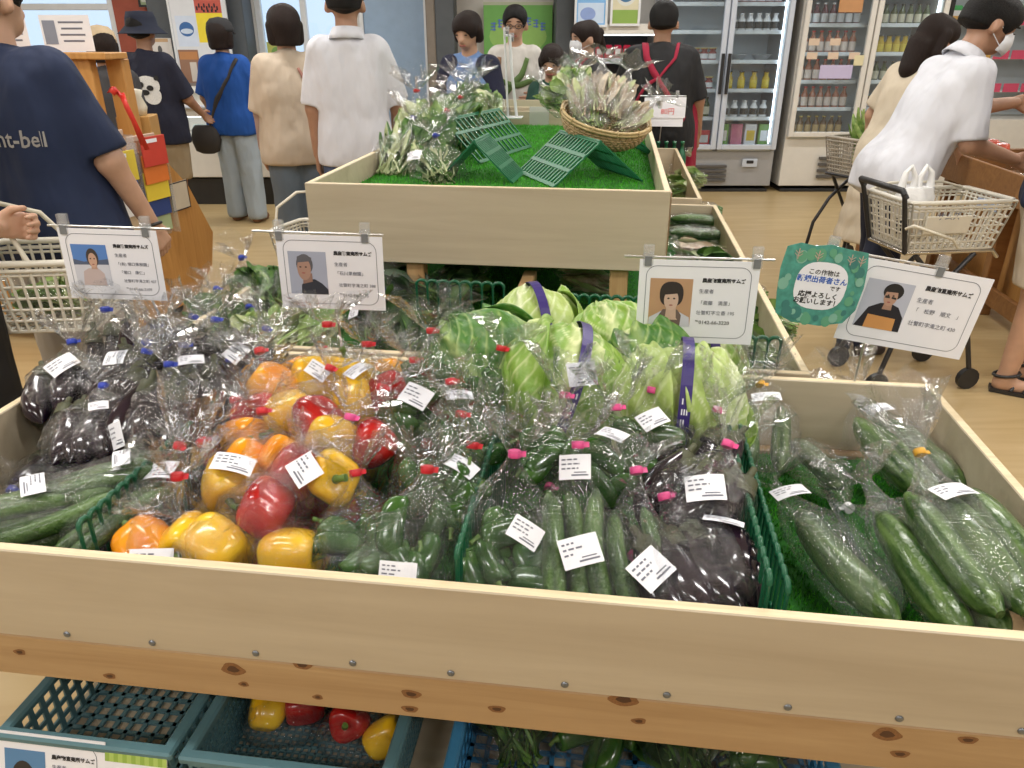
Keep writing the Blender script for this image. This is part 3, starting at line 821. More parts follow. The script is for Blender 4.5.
# --- right section: large cucumbers on turf
ZU = [
 (836, 556, .66, 20, 5, .34, .115, .085, (.84, UP, .065, .035, 0), None, 'bag with a very large striped cucumber lying on open turf at the front', 1, .03, 6),
 (818, 470, .655, -165, 4, .25, .095, .08, None, 'white', 'narrow bag with a green cucumber behind, open end pointing to the front right', 1, .08, 0),
 (765, 432, .70, -10, 22, .22, .14, .09, (.75, UP, .06, .035, .2), 'yellow', 'bag of cucumbers in the back left corner of the turf section, beside the cabbages', 2, .08, 10),
 (902, 450, .685, 14, 8, .30, .14, .085, (.78, UP, .06, .035, .1), 'yellow', 'bag of large cucumbers at the back right by the rear board, yellow tie', 3, .10, 15),
 (926, 564, .68, 14, 6, .34, .125, .085, None, None, 'bag with dark large cucumbers in front of the right side board', 2, .06, 10),
 (970, 540, .735, 10, 8, .32, .15, .085, (.62, UP, .065, .04, .2), 'yellow', 'bag of large cucumbers against the right side board with yellow-tied round top', 3, .11, 25),
]
for (x, y, z, yw, pt, L, Wd, Tk, st, tie, lb, n, fl, bd) in ZU:
    bagged('zuc', bp(x, y, z), yw, pt, L, Wd, Tk, tie, lb, n, bd, st, flare=fl + .02, film_m=BAG3, wr=.09, fw=.065)
# --- lower layer filling the tray under the heaps (partly seen in the gaps)
rl = random.Random(3)
def lower_layer(kind, u0, u1, v0, v1, du, dv, z, tie, label, n, L, Wd, Tk):
    u = u0 + du / 2; ci = 0
    while u < u1:
        v = v0 + dv / 2; ri = 0
        while v < v1:
            k = kind if ':' not in kind else 'pep:' + rl.choice(['yr', 'oy', 'rr', 'yo'])
            bagged(k, W(u + rl.uniform(-.01, .01), v, z), rl.uniform(-25, 25), rl.uniform(2, 10), L, Wd, Tk, tie, '%s, %s column, %s row' % (label, ORD[ci], ORD[ri]), n, 10, None, flare=.03, seg=22)
            v += dv; ri += 1
        u += du; ci += 1
lower_layer('egg', -1.17, -.78, .90, 1.58, .14, .19, .645, 'blue', 'bag of eggplants buried at the bottom of the left section', 4, .18, .135, .085)
lower_layer('pep:x', -.75, -.40, .86, 1.58, .15, .18, .65, 'red', 'bag of bell peppers buried at the bottom of the heap', 3, .17, .14, .09)
lower_layer('piman', -.40, -.20, .86, 1.58, .14, .19, .645, 'red', 'bag of green peppers buried at the bottom left of the divider', 6, .18, .13, .085)
lower_layer('piman', -.18, .22, .86, 1.30, .14, .19, .645, 'pink', 'bag of green peppers buried at the bottom right of the divider', 6, .18, .13, .085)
# second filler layer toward the back, raising the heap
lower_layer('egg', -1.15, -.80, 1.30, 1.58, .16, .18, .72, 'blue', 'bag of eggplants in the second layer by the back board', 4, .17, .135, .08)
lower_layer('pep:x', -.74, -.40, 1.10, 1.56, .15, .18, .735, 'red', 'bag of bell peppers in the second layer of the heap', 3, .17, .14, .09)
lower_layer('piman', -.39, -.22, 1.05, 1.56, .14, .18, .72, 'red', 'bag of green peppers in the second layer of the heap', 6, .17, .13, .08)

# --- green plastic dividers with looped top
def divider(u, v0, v1, z0, z1, label, lean=0.):
    e = empty('looped_divider', (0, 0, 0), -YAW, label, 'divider', 'green looped dividers in the trays')
    n = int((v1 - v0) / .024); st = (v1 - v0) / n
    post = MB().tube([(0, 0, 0), (0, 0, z1 - z0 - .012)], .0032, 6).mesh('bar'); post.materials.append(GREEN_PL)
    loop = MB().tube([(0, st * .5 * (1 - math.cos(a)), .012 * math.sin(a)) for a in np.linspace(0, math.pi, 9)], .0045, 6).mesh('loop'); loop.materials.append(GREEN_PL)
    for i in range(n + 1):
        put('bar', post, None, e, (u, v0 + i * st, z0))
        if i < n: put('loop', loop, None, e, (u, v0 + i * st, z1 - .012))
    for z in (z0 + .004, z0 + (z1 - z0) * .55):
        MB().tube([(u, v0, z), (u, v1, z)], .0035, 6).build('rail', GREEN_PL, e)
divider(-.765, .85, 1.57, FZ + .008, .79, 'green looped plastic divider between the eggplants and the bell peppers')
divider(-.19, .85, 1.32, FZ + .008, .795, 'green looped plastic divider between the two green pepper heaps')
divider(.235, .85, 1.32, FZ + .008, .795, 'green looped plastic divider beside the open turf section')
divider(.26, .85, 1.32, FZ + .008, .785, 'green looped plastic divider doubled up on the open turf side')
divider(.475, .90, 1.5, FZ + .008, .60, 'low green looped strip lying on the turf between the large cucumbers')

# --- cabbages
def cab_mat(name, g0, g1, vein):
    m, t, b = new_mat(name); L = t.links
    at = nd(t, 'ShaderNodeAttribute'); at.attribute_name = 'vein'
    tc = nd(t, 'ShaderNodeTexCoord'); n = nd(t, 'ShaderNodeTexNoise'); n.inputs['Scale'].default_value = 9; n.inputs['Detail'].default_value = 4
    L.new(tc.outputs['Object'], n.inputs['Vector'])
    rp = nd(t, 'ShaderNodeValToRGB'); rp.color_ramp.elements[0].position = .3; rp.color_ramp.elements[1].position = .7
    rp.color_ramp.elements[0].color = (*g0, 1); rp.color_ramp.elements[1].color = (*g1, 1); L.new(n.outputs['Fac'], rp.inputs[0])
    mx = nd(t, 'ShaderNodeMix', data_type='RGBA'); L.new(at.outputs['Fac'], mx.inputs['Factor']); L.new(rp.outputs[0], mx.inputs['A']); mx.inputs['B'].default_value = (*vein, 1)
    L.new(mx.outputs['Result'], b.inputs['Base Color']); b.inputs['Roughness'].default_value = .42
    bp_ = nd(t, 'ShaderNodeBump'); bp_.inputs['Strength'].default_value = .5; bp_.inputs['Distance'].default_value = .006
    n3 = nd(t, 'ShaderNodeTexNoise'); n3.inputs['Scale'].default_value = 45; L.new(tc.outputs['Object'], n3.inputs['Vector'])
    L.new(n3.outputs['Fac'], bp_.inputs['Height']); L.new(bp_.outputs[0], b.inputs['Normal'])
    return m
CAB = cab_mat('cabbage_leaf', (.15, .32, .03), (.27, .43, .06), (.72, .78, .42))
CAB_D = cab_mat('dark_cabbage_leaf', (.035, .15, .018), (.08, .23, .03), (.42, .55, .20))
CAB_P = cab_mat('pale_cabbage_leaf', (.30, .45, .09), (.44, .55, .17), (.78, .82, .56))
BAND = pm('purple_band', (.035, .02, .16), .35, var=.05)

def cab_leaf(r, az, half, s_end, flare, seed, nu=30, nv=34, squash=.95):
    rr = random.Random(seed); P = []; vein = []
    p1, p2 = rr.uniform(0, 6), rr.uniform(0, 6)
    for i in range(nu):
        s = i / (nu - 1); row = []
        phi = math.pi * (1 - s * s_end)          # from the stalk end up over the head
        for j in range(nv):
            t = 2 * j / (nv - 1) - 1
            wd = half * (math.sin(math.pi * (.08 + .84 * s)) ** .45)
            ph = math.pi - phi
            th = az + t * wd
            edge = max(abs(t) ** 3, smooth(.75, 1, s))
            # veins
            mid = math.exp(-(t * wd * 9) ** 2)
            q = (s - .50 * abs(t)) * 7.0
            sv = abs((q % 1) - .5)
            side = math.exp(-(sv / .075) ** 2) * (1 - abs(t)) ** .3 if s > .05 else 0
            q2 = (t * 7 + s * 3 * math.copysign(1, t)); fv = math.exp(-((abs((q2 % 1) - .5)) / .06) ** 2) * .35
            vv = min(1, mid * 1.0 * (1 - .5 * s) + side * .75 + fv)
            ruf = edge * flare * (.55 + .45 * math.sin(t * 9 + p1) * math.sin(s * 11 + p2)) 
            pk = .010 * (side * -.4 - mid * .4) - .004 * math.sin(t * 13 + s * 5 + p1) * math.sin(s * 15 + p2)
            rad = r + ruf - pk * 1.0
            row.append((rad * math.sin(phi) * math.cos(th), rad * math.sin(phi) * math.sin(th), squash * rad * math.cos(phi)))
            vein.append(vv)
        P.append(row)
    return P, vein

def cabbage(pos, r, rot, label, band=None, tagpx=None, leaves=None, seed=0, pale=False, core=CAB):
    M = Matrix.Translation(pos) @ Matrix.Rotation(-YAW, 4, 'Z') @ Euler([R(a) for a in rot]).to_matrix().to_4x4()
    root = empty('cabbage', label=label, cat='cabbage', group='cabbages in the tray', M=M)
    def leaf(name, *a, mat=CAB, **k):
        P, vn = cab_leaf(*a, **k); mb = MB().grid(P); me = mb.mesh(name); me.materials.append(mat)
        at = me.attributes.new('vein', 'FLOAT', 'POINT'); at.data.foreach_set('value', vn)
        o = put(name, me, None, root)
        md = o.modifiers.new('thickness', 'SOLIDIFY'); md.thickness = .0015
    # head: wrapped closed leaves
    for k in range(3): leaf('head_leaf', r * (.90 + .012 * k), k * 2.1 + seed, 1.6, .98, .004, seed * 7 + k, mat=CAB_P if pale else core)
    for k, (az, half, se, fl, mt_) in enumerate(leaves or []):
        leaf('outer_leaf', r * (.955 + .025 * k), R(az), half, se, fl, seed * 11 + k, mat=mt_, nu=60, nv=54)
    if band is not None:
        Mb = Euler([R(a) for a in band]).to_matrix().to_4x4()
        pts = np.linspace(0, 2 * math.pi, 49)[:-1]
        rg = [[(rr_ * math.cos(a), w_, rr_ * .98 * math.sin(a)) for a in pts] for rr_, w_ in ((r * 1.035, -.011), (r * 1.045, -.011), (r * 1.045, .011), (r * 1.035, .011))]
        bo = MB().grid(rg, wrap=True, smooth=False).build('paper_band', BAND, root, M=Mb)
        mbp = MB()                       # white characters printed along the band
        for i in range(16):
            a = R(-60 + i * 8)
            for dy in (-.0045, 0, .0045):
                if (i * 7 + int(dy * 2000)) % 5 == 0: continue
                A = [(r * 1.0465 * math.cos(q), dy + w_, r * 1.0465 * .98 * math.sin(q)) for q in (a, a + R(4.5)) for w_ in (-.0012, .0012)]
                mbp.add(A, [(0, 1, 3, 2)])
        o = mbp.build('print', WHITE_P, bo); o['kind'] = 'stuff'
    return root

cabbage(bp(562, 388, .785), .138, (-50, 12, 0), 'largest cabbage with purple band and price tag, front of the cabbage pile', (90, 90, 10), seed=1,
        leaves=[(-90, 1.15, .92, .012, CAB), (80, 1.2, .8, .02, CAB_D), (190, 1.1, .85, .03, CAB)])
cabbage(bp(486, 362, .80), .125, (-35, -40, 20), 'dark outer cabbage leaf and head at the left of the cabbage pile', None, seed=2, core=CAB_D,
        leaves=[(-100, 1.2, .9, .02, CAB_D), (60, 1.1, .8, .03, CAB_D)])
cabbage(bp(680, 406, .785), .132, (-55, 20, 15), 'pale cabbage with wrinkled top, right front of the cabbage pile', (90, 95, -25), seed=3, pale=True,
        leaves=[(-60, 1.0, .78, .015, CAB_P), (40, 1.0, .9, .035, CAB), (170, 1.1, .8, .02, CAB_P)])
cabbage(bp(537, 338, .79), .13, (-35, -10, 0), 'yellow-green cabbage at the back left of the pile with price tag on its band', (90, 85, 20), seed=4,
        leaves=[(-100, 1.1, .9, .01, CAB_P), (30, 1.2, .85, .02, CAB)])
cabbage(bp(612, 352, .79), .122, (-40, 0, 30), 'round cabbage in the back middle of the pile without a visible tag', None, seed=5,
        leaves=[(-110, 1.2, .95, .012, CAB), (60, 1.2, .85, .02, CAB)])
cabbage(bp(648, 370, .79), .11, (-45, 0, 30), 'cabbage with a dark ruffled leaf edge between the round and the pale one', None, seed=6,
        leaves=[(-120, 1.3, .72, .03, CAB_D), (60, 1.2, .85, .02, CAB)])
cabbage(bp(700, 372, .735), .11, (-40, 5, 10), 'cabbage under the sign with a woman portrait, right back of the pile', (90, 90, 0), seed=7,
        leaves=[(-80, 1.2, .9, .015, CAB), (60, 1.2, .85, .02, CAB_D)])
cabbage(bp(600, 425, .70), .115, (-40, 5, 10), 'cabbage buried under the front cabbages', None, seed=8, leaves=[(-80, 1.2, .9, .015, CAB)])
def tagcard(x, y, z, rz, tilt, label, w=.055, h=.06):
    p = bp(x, y, z)
    o = empty('price_tag', label=label, cat='price tag', M=Matrix.Translation(p) @ Matrix.Rotation(-YAW + R(rz), 4, 'Z') @ Matrix.Rotation(R(tilt), 4, 'X'))
    MB().box((0, 0, 0), (w, h, .0008)).build('card', WHITE_P, o)
    mb = MB()
    for k in range(3): mb.box((-.008 + .003 * k, h * (.3 - .14 * k), .0008), (w * (.55 - .1 * k), h * .035, .0004))
    mb.box((w * .1, -h * .36, .0008), (w * .6, h * .05, .0004))
    mb.build('print', INK_GREY, o)
tagcard(582, 374, .885, 20, 50, 'white price tag on the band of the largest cabbage', .055, .045)
tagcard(553, 339, .875, 12, 55, 'white price tag on the yellow-green back cabbage', .05, .05)

# ---------------------------------------------------------------- lettering
def lettering(text, size, parent, loc, mat, rot=(R(90), 0, 0), name='lettering', bold=0.0, align='LEFT', shear=0, ext=.0002, wrap=False):
    cu = bpy.data.curves.new(name, 'FONT'); cu.body = text; cu.size = size; cu.align_x = align; cu.offset = bold; cu.extrude = ext; cu.resolution_u = 2; cu.shear = shear
    o = bpy.data.objects.new('tmp', cu); COL.objects.link(o)
    TEXTS.append((o, name, parent, loc, rot, mat, wrap))

TEXTS = []
def flush_texts():
    """turn the collected lettering into meshes in one go"""
    dg = bpy.context.evaluated_depsgraph_get()
    mes = [bpy.data.meshes.new_from_object(t[0].evaluated_get(dg)) for t in TEXTS]
    for (o, name, parent, loc, rot, mat, wrap), me in zip(TEXTS, mes):
        cu = o.data; bpy.data.objects.remove(o); bpy.data.curves.remove(cu)
        me.name = name; me.materials.clear(); me.materials.append(mat)
        q = put(name, me, None, parent, loc, rot)
        if wrap: snap(q, parent, .003)
    TEXTS.clear()

def ell(cx, cz, rx, rz, n=24, a0=0, a1=2 * math.pi, p=1.):
    return [(cx + rx * math.copysign(abs(math.cos(a)) ** p, math.cos(a)), cz + rz * math.copysign(abs(math.sin(a)) ** p, math.sin(a))) for a in np.linspace(a0, a1, n, endpoint=(a1 - a0 < 6.2))]

def flat(mb, poly, y, mi):
    mb.add([(p[0], y, p[1]) for p in poly], [tuple(range(len(poly)))], mi)

SKIN_PR = pm('printed_skin', (.58, .36, .26), .6, var=.06)
CLIP_PAD = pm('grey_rubber_pad', (.18, .19, .20), .6)
P_COL = {}
def pc(c):
    k = 'print_%02x%02x%02x' % tuple(int(v * 255) for v in c)
    return pm(k, c, .55, var=.04)

def portrait(parent, x0, z0, w, h, y, kind):
    """flat printed portrait photograph: background, clothing, neck, face, hair"""
    mb = MB(); mats = []
    def lay(poly, col, k):
        m = pc(col)
        if m not in mats: mats.append(m)
        pts = [(x0 + min(1, max(0, p[0])) * w, z0 + min(1, max(0, p[1])) * h) for p in poly]
        flat(mb, pts, y - .0002 * k, mats.index(m))
    sq = [(0, 0), (1, 0), (1, 1), (0, 1)]
    if kind == 'snow':
        lay(sq, (.10, .24, .60), 0); lay([(0, 0), (1, 0), (1, .55), (0, .5)], (.62, .64, .72), 1); lay([(0, .5), (1, .52), (1, .66), (.7, .62), (.3, .58), (0, .64)], (.09, .12, .2), 1.5)
        lay([(.18, 0), (.85, 0), (.82, .3), (.68, .42), (.4, .42), (.24, .34)], (.55, .45, .44), 2); lay(ell(.56, .68, .17, .23), (.06, .045, .04), 2.5)
        lay([(.48, .4), (.66, .4), (.64, .55), (.5, .55)], (.5, .32, .24), 3); lay(ell(.56, .62, .12, .18), (.60, .38, .28), 3.5)
        cx, cz, s = .56, .62, .12
    elif kind == 'man':
        lay(sq, (.40, .44, .56), 0); lay([(.28, 0), (1, 0), (1, .12), (.85, .26), (.66, .36), (.44, .34), (.3, .22)], (.03, .035, .05), 1)
        lay(ell(.42, .70, .22, .24), (.11, .11, .13), 1.5); lay([(.34, .24), (.6, .3), (.6, .5), (.36, .45)], (.3, .18, .14), 2); lay(ell(.40, .60, .18, .27), (.42, .26, .20), 3)
        lay([(.22, .74), (.6, .78), (.62, .86), (.42, .94), (.24, .88)], (.12, .12, .14), 3.5); cx, cz, s = .38, .6, .16
    elif kind == 'woman':
        lay(sq, (.52, .31, .18), 0); lay([(0, 0), (1, 0), (.97, .2), (.75, .3), (.3, .32), (.02, .18)], (.62, .62, .70), 1); lay([(.2, 0), (.76, 0), (.78, .24), (.68, .36), (.34, .36), (.22, .2)], (.16, .11, .10), 1.5)
        lay(ell(.52, .68, .28, .26, p=.8), (.035, .025, .025), 2); lay([(.4, .2), (.66, .2), (.64, .42), (.42, .42)], (.60, .42, .33), 2.5); lay([(.34, .14), (.7, .14), (.6, .26), (.44, .26)], (.60, .42, .33), 2.6)
        lay(ell(.52, .56, .17, .22), (.64, .45, .36), 3); lay([(.32, .66), (.7, .7), (.72, .82), (.5, .88), (.34, .82)], (.035, .025, .025), 3.5); cx, cz, s = .52, .55, .15
    elif kind == 'young':
        lay(sq, (.50, .53, .64), 0); lay([(.02, 0), (1, 0), (.98, .3), (.82, .5), (.62, .56), (.42, .54), (.2, .42)], (.012, .012, .02), 1); lay([(.22, 0), (.86, 0), (.84, .26), (.24, .28)], (.62, .30, .10), 1.5)
        lay(ell(.60, .80, .21, .17), (.015, .014, .016), 2); lay([(.48, .42), (.68, .42), (.66, .6), (.5, .6)], (.42, .25, .18), 2.5); lay(ell(.58, .69, .14, .19), (.50, .30, .22), 3)
        lay([(.42, .78), (.74, .8), (.74, .88), (.58, .95), (.44, .9)], (.015, .014, .016), 3.5); cx, cz, s = .57, .68, .12
        lay([(.46, .71), (.56, .70), (.56, .66), (.46, .66)], (.03, .03, .03), 3.6); lay([(.60, .70), (.70, .69), (.70, .65), (.6, .66)], (.03, .03, .03), 3.6)
    else:
        lay(sq, (.10, .24, .45), 0); lay(ell(.45, .38, .3, .4), (.03, .025, .025), 1); lay(ell(.45, .2, .2, .3), (.5, .32, .25), 2); cx, cz, s = .45, .2, .15
    for sx in (-1, 1): lay(ell(cx + sx * s * .45, cz + .04, s * .2, .018, 8), (.05, .03, .03), 4)
    lay(ell(cx, cz - .10, s * .32, .014, 8), (.35, .10, .09), 4)
    o = mb.build('portrait_photo', mats, parent)
    return o

def rrect(w, h, r, n=6):
    out = []
    for (cx, cz, a) in ((w / 2 - r, h / 2 - r, 0), (-w / 2 + r, h / 2 - r, 90), (-w / 2 + r, -h / 2 + r, 180), (w / 2 - r, -h / 2 + r, 270)):
        out += [(cx + r * math.cos(R(a + 90 * k / n)), cz + r * math.sin(R(a + 90 * k / n))) for k in range(n + 1)]
    return out

def card_border(parent, w, h, y, mat, r=.022, t=.0012):
    a, b = rrect(w, h, r), rrect(w - 2 * t, h - 2 * t, r - t); n = len(a)
    mb = MB(); mb.add([(p[0], y, p[1]) for p in a] + [(p[0], y, p[1]) for p in b], [(i, (i + 1) % n, n + (i + 1) % n, n + i) for i in range(n)])
    return mb.build('border_line', mat, parent)

def clip(parent, loc, rot=0):
    e = MB()
    e.box((0, -.003, .012), (.022, .004, .044), ch=.0015); e.box((0, .005, .012), (.022, .004, .044), ch=.0015)
    e.tube([(-.011, .001, .012), (.011, .001, .012)], .006, 10)
    o = e.build('clip', CLEAR_PL, parent, loc, (0, rot, 0))
    MB().box((0, -.0055, .000), (.014, .001, .02)).build('pad', CLIP_PAD, o)
    return o

def sign(name, base, top_z, w, h, roll, yaw, kind, lines, label, barx=(-.17, .17), lean=0.0, cardx=0.0, clipx=(-.1, .1), foot=True):
    """producer sign: rod on a small round foot, crossbar, two clear clips and a printed card"""
    e = empty(name, base, -YAW + R(yaw), label, 'sign', 'producer signs over the trays')
    H_ = top_z - base.z
    if foot: MB().lathe([(.03, 0), (.032, .002), (.03, .005), (.006, .007), (.004, .012)], 18).build('foot', STEEL, e)
    MB().tube([(0, .004, .004), (lean * .3, .004, H_ * .4), (lean, .004, H_)], .0028, 8).build('rod', STEEL, e)
    Mr = Matrix.Translation((lean, .004, H_)) @ Matrix.Rotation(R(roll), 4, 'Y')
    MB().tube([(barx[0], -.004, 0), (barx[1], -.004, 0)], .0026, 8).build('crossbar', STEEL, e, M=Mr)
    for cx in clipx:
        c = clip(e, None); c.matrix_basis = Mr @ Matrix.Translation((cx, -.004, -.008))
    card = MB().box((0, 0, 0), (w, .0012, h), ch=0).build('card', WHITE_P, e, M=Mr @ Matrix.Translation((cardx, -.0075, -h / 2 - .004)))
    y = -.0010
    card_border(card, w * .88, h * .86, y, INK_GREY)
    pw, ph = w * .36, h * .58
    portrait(card, -w * .40, -h * .30, pw, ph, y, kind)
    x = w * .035
    lettering('農産物直売所サムズ', w * .040, card, (x, y - .0002, h * .25), INK, bold=.0004, ext=.0001)
    for (txt, dx, dz, s) in lines: lettering(txt, w * s, card, (x + w * dx, y - .0002, h * dz), INK_GREY if s < .045 else INK, ext=.0001)
    return e

pS4 = at_v(838, 452, 1.575); pS4.z = FZ + .006
sign('producer_sign', at_z(838, 452, FZ + .006), at_v(880, 262, 1.575).z, .272, .180, 9.0, 3, 'young',
     [('生産者', -.03, .10, .042), ('「　松野　順文　」', -.03, -.02, .042), ('壮瞥町字滝之町 430', -.03, -.18, .042)], 'white sign with portrait of a man in a black shirt, beside the teal leafy card', (-.15, .125), .02, .085, (-.115, .11))
p = at_z(690, 395, .70); 
sign('producer_sign', W(.185, 1.575, FZ + .006), at_v(697, 258, 1.575).z, .245, .182, -.5, 0, 'woman',
     [('生産者', -.02, .12, .042), ('「斎藤　満里」', -.02, -.02, .042), ('壮瞥町字立香 195', -.03, -.14, .042), ('℡0142-66-3220', -.03, -.26, .046)], 'white sign with portrait of a short-haired woman, above the cabbages', (-.155, .15), .0, 0.0, (-.105, .115))
sign('producer_sign', W(-.60, 1.575, FZ + .006), at_v(325, 233, 1.575).z, .236, .168, 1.0, 4, 'man',
     [('生産者', 0, .10, .042), ('「石川果樹園」', 0, -.02, .042), ('壮瞥町字滝之町 388', .03, -.18, .040), ('℡0142-66-2175', .03, -.32, .044)], 'white sign with portrait of a grey-haired man, in front of the raised tray', (-.16, .13), -.02, .01, (-.10, .09))
sign('producer_sign', at_v(170, 340, 1.53).lerp(at_v(170, 340, 1.53), 0) * 1.0, at_v(110, 226, 1.53).z, .218, .160, 1.5, 6, 'snow',
     [('生産者', 0, .12, .042), ('「(有) 堀口果樹園」', 0, .0, .040), ('「堀口　康仁」', .02, -.12, .040), ('壮瞥町字滝之町 427', .05, -.24, .038), ('℡0142-66-2109', .06, -.36, .042)], 'leftmost white sign with portrait of a smiling person in snow', (-.13, .14), -.09, .0, (-.095, .085), foot=False)

# teal leafy card hanging from the same crossbar
TEAL = pm('teal_print', (.075, .31, .25), .6, var=.25, vscale=60)
tc_root = empty('teal_card', at_v(820, 287, 1.56), -YAW + R(3), 'teal leaf-patterned card with blue and black writing, clipped beside the man portrait sign', 'card')
outl = [(-.085 + .0, .075), (-.06, .085), (-.03, .082), (0, .088), (.035, .083), (.075, .08), (.082, .05), (.086, .01), (.083, -.04), (.065, -.07), (.02, -.082), (-.04, -.08), (-.075, -.065), (-.083, -.02), (-.088, .03)]
Mr = Matrix.Rotation(R(6), 4, 'Y')
tcard = MB(); tcard.add([(a, -.0006, b) for a, b in outl] + [(a, .0006, b) for a, b in outl], [tuple(range(15)), tuple(range(29, 14, -1))] + [(i + 1 if i < 14 else 0, i, 15 + i, 15 + (i + 1 if i < 14 else 0)) for i in range(15)])
tcd = tcard.build('card', TEAL, tc_root, M=Mr)
inner = MB(); flat(inner, ell(0, .002, .052, .05, 28, p=.75), -.0012, 0); inner.build('white_panel', WHITE_P, tcd)
tr_ = MB(); rt = random.Random(2)
for k in range(34):
    a = rt.uniform(0, 6.28); rx, rz = .069 + rt.uniform(-.004, .008), .066 + rt.uniform(-.004, .008)
    cx, cz = rx * math.copysign(abs(math.cos(a)) ** .7, math.cos(a)), rz * math.copysign(abs(math.sin(a)) ** .7, math.sin(a)); s = rt.uniform(.004, .012)
    flat(tr_, ell(cx, cz, s, s * 1.2, 10), -.0010 - .00002 * k, rt.randrange(3))
for cx in (-.06, .045, -.02, .066):
    flat(tr_, [(cx - .001, .052), (cx + .001, .052), (cx + .001, .074), (cx - .001, .074)], -.0020, 3)
    for q in (.058, .064): flat(tr_, [(cx, q), (cx + .007, q + .006), (cx + .008, q + .005), (cx, q - .002)], -.0020, 3); flat(tr_, [(cx, q), (cx, q - .002), (cx - .008, q + .005), (cx - .007, q + .006)], -.0020, 3)
tr_.build('leaf_print', [pc((.05, .20, .18)), pc((.22, .46, .36)), pc((.12, .36, .22)), pc((.52, .40, .33))], tcd)['kind'] = 'stuff'
BLUE_INK = pc((.03, .12, .50))
for txt, s, z, m, b in (('この作物は', .0125, .026, INK, .0002), ('新規出荷者さん', .0145, .010, BLUE_INK, .0004), ('です', .011, -.004, INK, .0002), ('応援よろしく', .0135, -.022, INK, .0004), ('お願いします！', .0135, -.036, INK, .0004)):
    lettering(txt, s, tcd, (.03 if txt == 'です' else 0, -.0014, z), m, bold=b, align='CENTER', ext=.0001)

# ---------------------------------------------------------------- middle tray contents
GM = 'bags of greens in the middle tray'
def mid(kind, x, y, z, yaw, pitch, L, Wd, Tk, tie, label, n=26, bend=20, stick=None, flare=.07, f=None, group=GM):
    return bagged(kind, bp(x, y, z), yaw, pitch, L, Wd, Tk, tie, label, n, bend, stick, flare, group=group, film_m=f or BAG, seg=30)
mid('leaf', 258, 290, .735, 40, 20, .26, .20, .11, 'blue', 'bag of dark-veined greens farthest left, rising beside the left tray edge', 34)
mid('leaf', 218, 322, .72, 20, 12, .26, .18, .10, 'blue', 'bag of greens at the front left of the middle tray by the side board', 30)
mid('pleaf', 300, 330, .73, -15, 15, .28, .20, .11, 'blue', 'bag of pale-stalked greens below the grey-haired man sign', 34)
mid('pleaf', 262, 336, .70, 30, 10, .24, .18, .10, 'blue', 'bag of pale greens low behind the eggplants', 30)
mid('leaf', 322, 300, .70, 0, 10, .26, .18, .10, 'blue', 'bag of greens behind the grey-haired man sign', 30)
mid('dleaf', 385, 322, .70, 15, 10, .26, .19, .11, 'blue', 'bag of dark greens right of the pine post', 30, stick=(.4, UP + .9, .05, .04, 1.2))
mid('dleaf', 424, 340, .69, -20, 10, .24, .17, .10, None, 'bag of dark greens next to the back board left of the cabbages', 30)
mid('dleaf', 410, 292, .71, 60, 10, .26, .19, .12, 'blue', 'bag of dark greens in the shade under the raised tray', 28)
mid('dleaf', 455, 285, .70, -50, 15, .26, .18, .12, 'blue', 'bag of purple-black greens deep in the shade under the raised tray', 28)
mid('root', 395, 268, .70, 80, 5, .24, .17, .10, 'red', 'bag of brown roots in the shade behind the dark greens', 26)
mid('root', 590, 280, .69, 80, 5, .25, .18, .10, None, 'bag of brown roots in the shade behind the green lattice box', 26)
mid('pleaf', 748, 352, .69, 60, 10, .26, .17, .10, 'white', 'bag of cut pale greens at the right below the woman portrait sign', 30, stick=(.6, UP, .05, .04, .4))
mid('leaf', 712, 346, .67, 20, 6, .22, .16, .09, None, 'bag of greens behind the rear cabbage at the right', 26)
for i, (x, y, lb) in enumerate(((693, 208, 'farthest'), (694, 221, 'second'), (694, 234, 'third'))):
    mid('cuc', x, y, .70, 82 + 5 * i, 3, .30, .13, .07, None, '%s bag of cucumbers lying crosswise on the right of the raised tray' % lb, 4, 3, None, .02, group='cucumber bags beside the raised tray')
mid('root', 700, 252, .69, 75, 4, .26, .15, .07, None, 'bag of brown-white roots on the right of the raised tray', 28)
mid('dleaf', 718, 268, .68, 70, 4, .24, .15, .08, None, 'bag of dark greens on the right just behind the woman portrait sign', 28)
mid('leaf', 735, 292, .66, 60, 4, .24, .16, .08, None, 'bag of greens hidden behind the woman portrait sign', 26)
mid('leaf', 760, 325, .66, 60, 4, .24, .16, .08, None, 'bag of greens along the right side board of the middle tray', 26)
MB().box((-.245, 2.0, .70), (.04, .62, .16), ch=.003).build('divider_board', PINE, mt)
def vdiv(u0, u1, v, z0, z1, label):
    e = empty('looped_divider', W(u0, v, z0), -YAW, label, 'divider', 'green looped dividers in the trays')
    n = int((u1 - u0) / .03); st = (u1 - u0) / n
    a_ = MB().tube([(0, 0, 0), (0, 0, z1 - z0 - .015)], .0035, 6).mesh('bar'); a_.materials.append(GREEN_PL)
    b_ = MB().tube([(st * .5 * (1 - math.cos(a)), 0, .015 * math.sin(a)) for a in np.linspace(0, math.pi, 9)], .005, 6).mesh('loop'); b_.materials.append(GREEN_PL)
    for i in range(n + 1):
        put('bar', a_, None, e, (i * st, 0, 0))
        if i < n: put('loop', b_, None, e, (i * st, 0, z1 - z0 - .015))
    for z in (.004, (z1 - z0) * .5): MB().tube([(0, 0, z), (u1 - u0, 0, z)], .0035, 6).build('rail', GREEN_PL, e)
vdiv(-.56, -.30, 2.10, .622, .80, 'green looped divider standing crosswise under the raised tray at the left')
vdiv(-.20, .10, 2.02, .622, .80, 'green looped divider standing crosswise behind the cabbages')
vdiv(.19, .44, 1.86, .622, .76, 'green looped divider at the right behind the woman portrait sign')

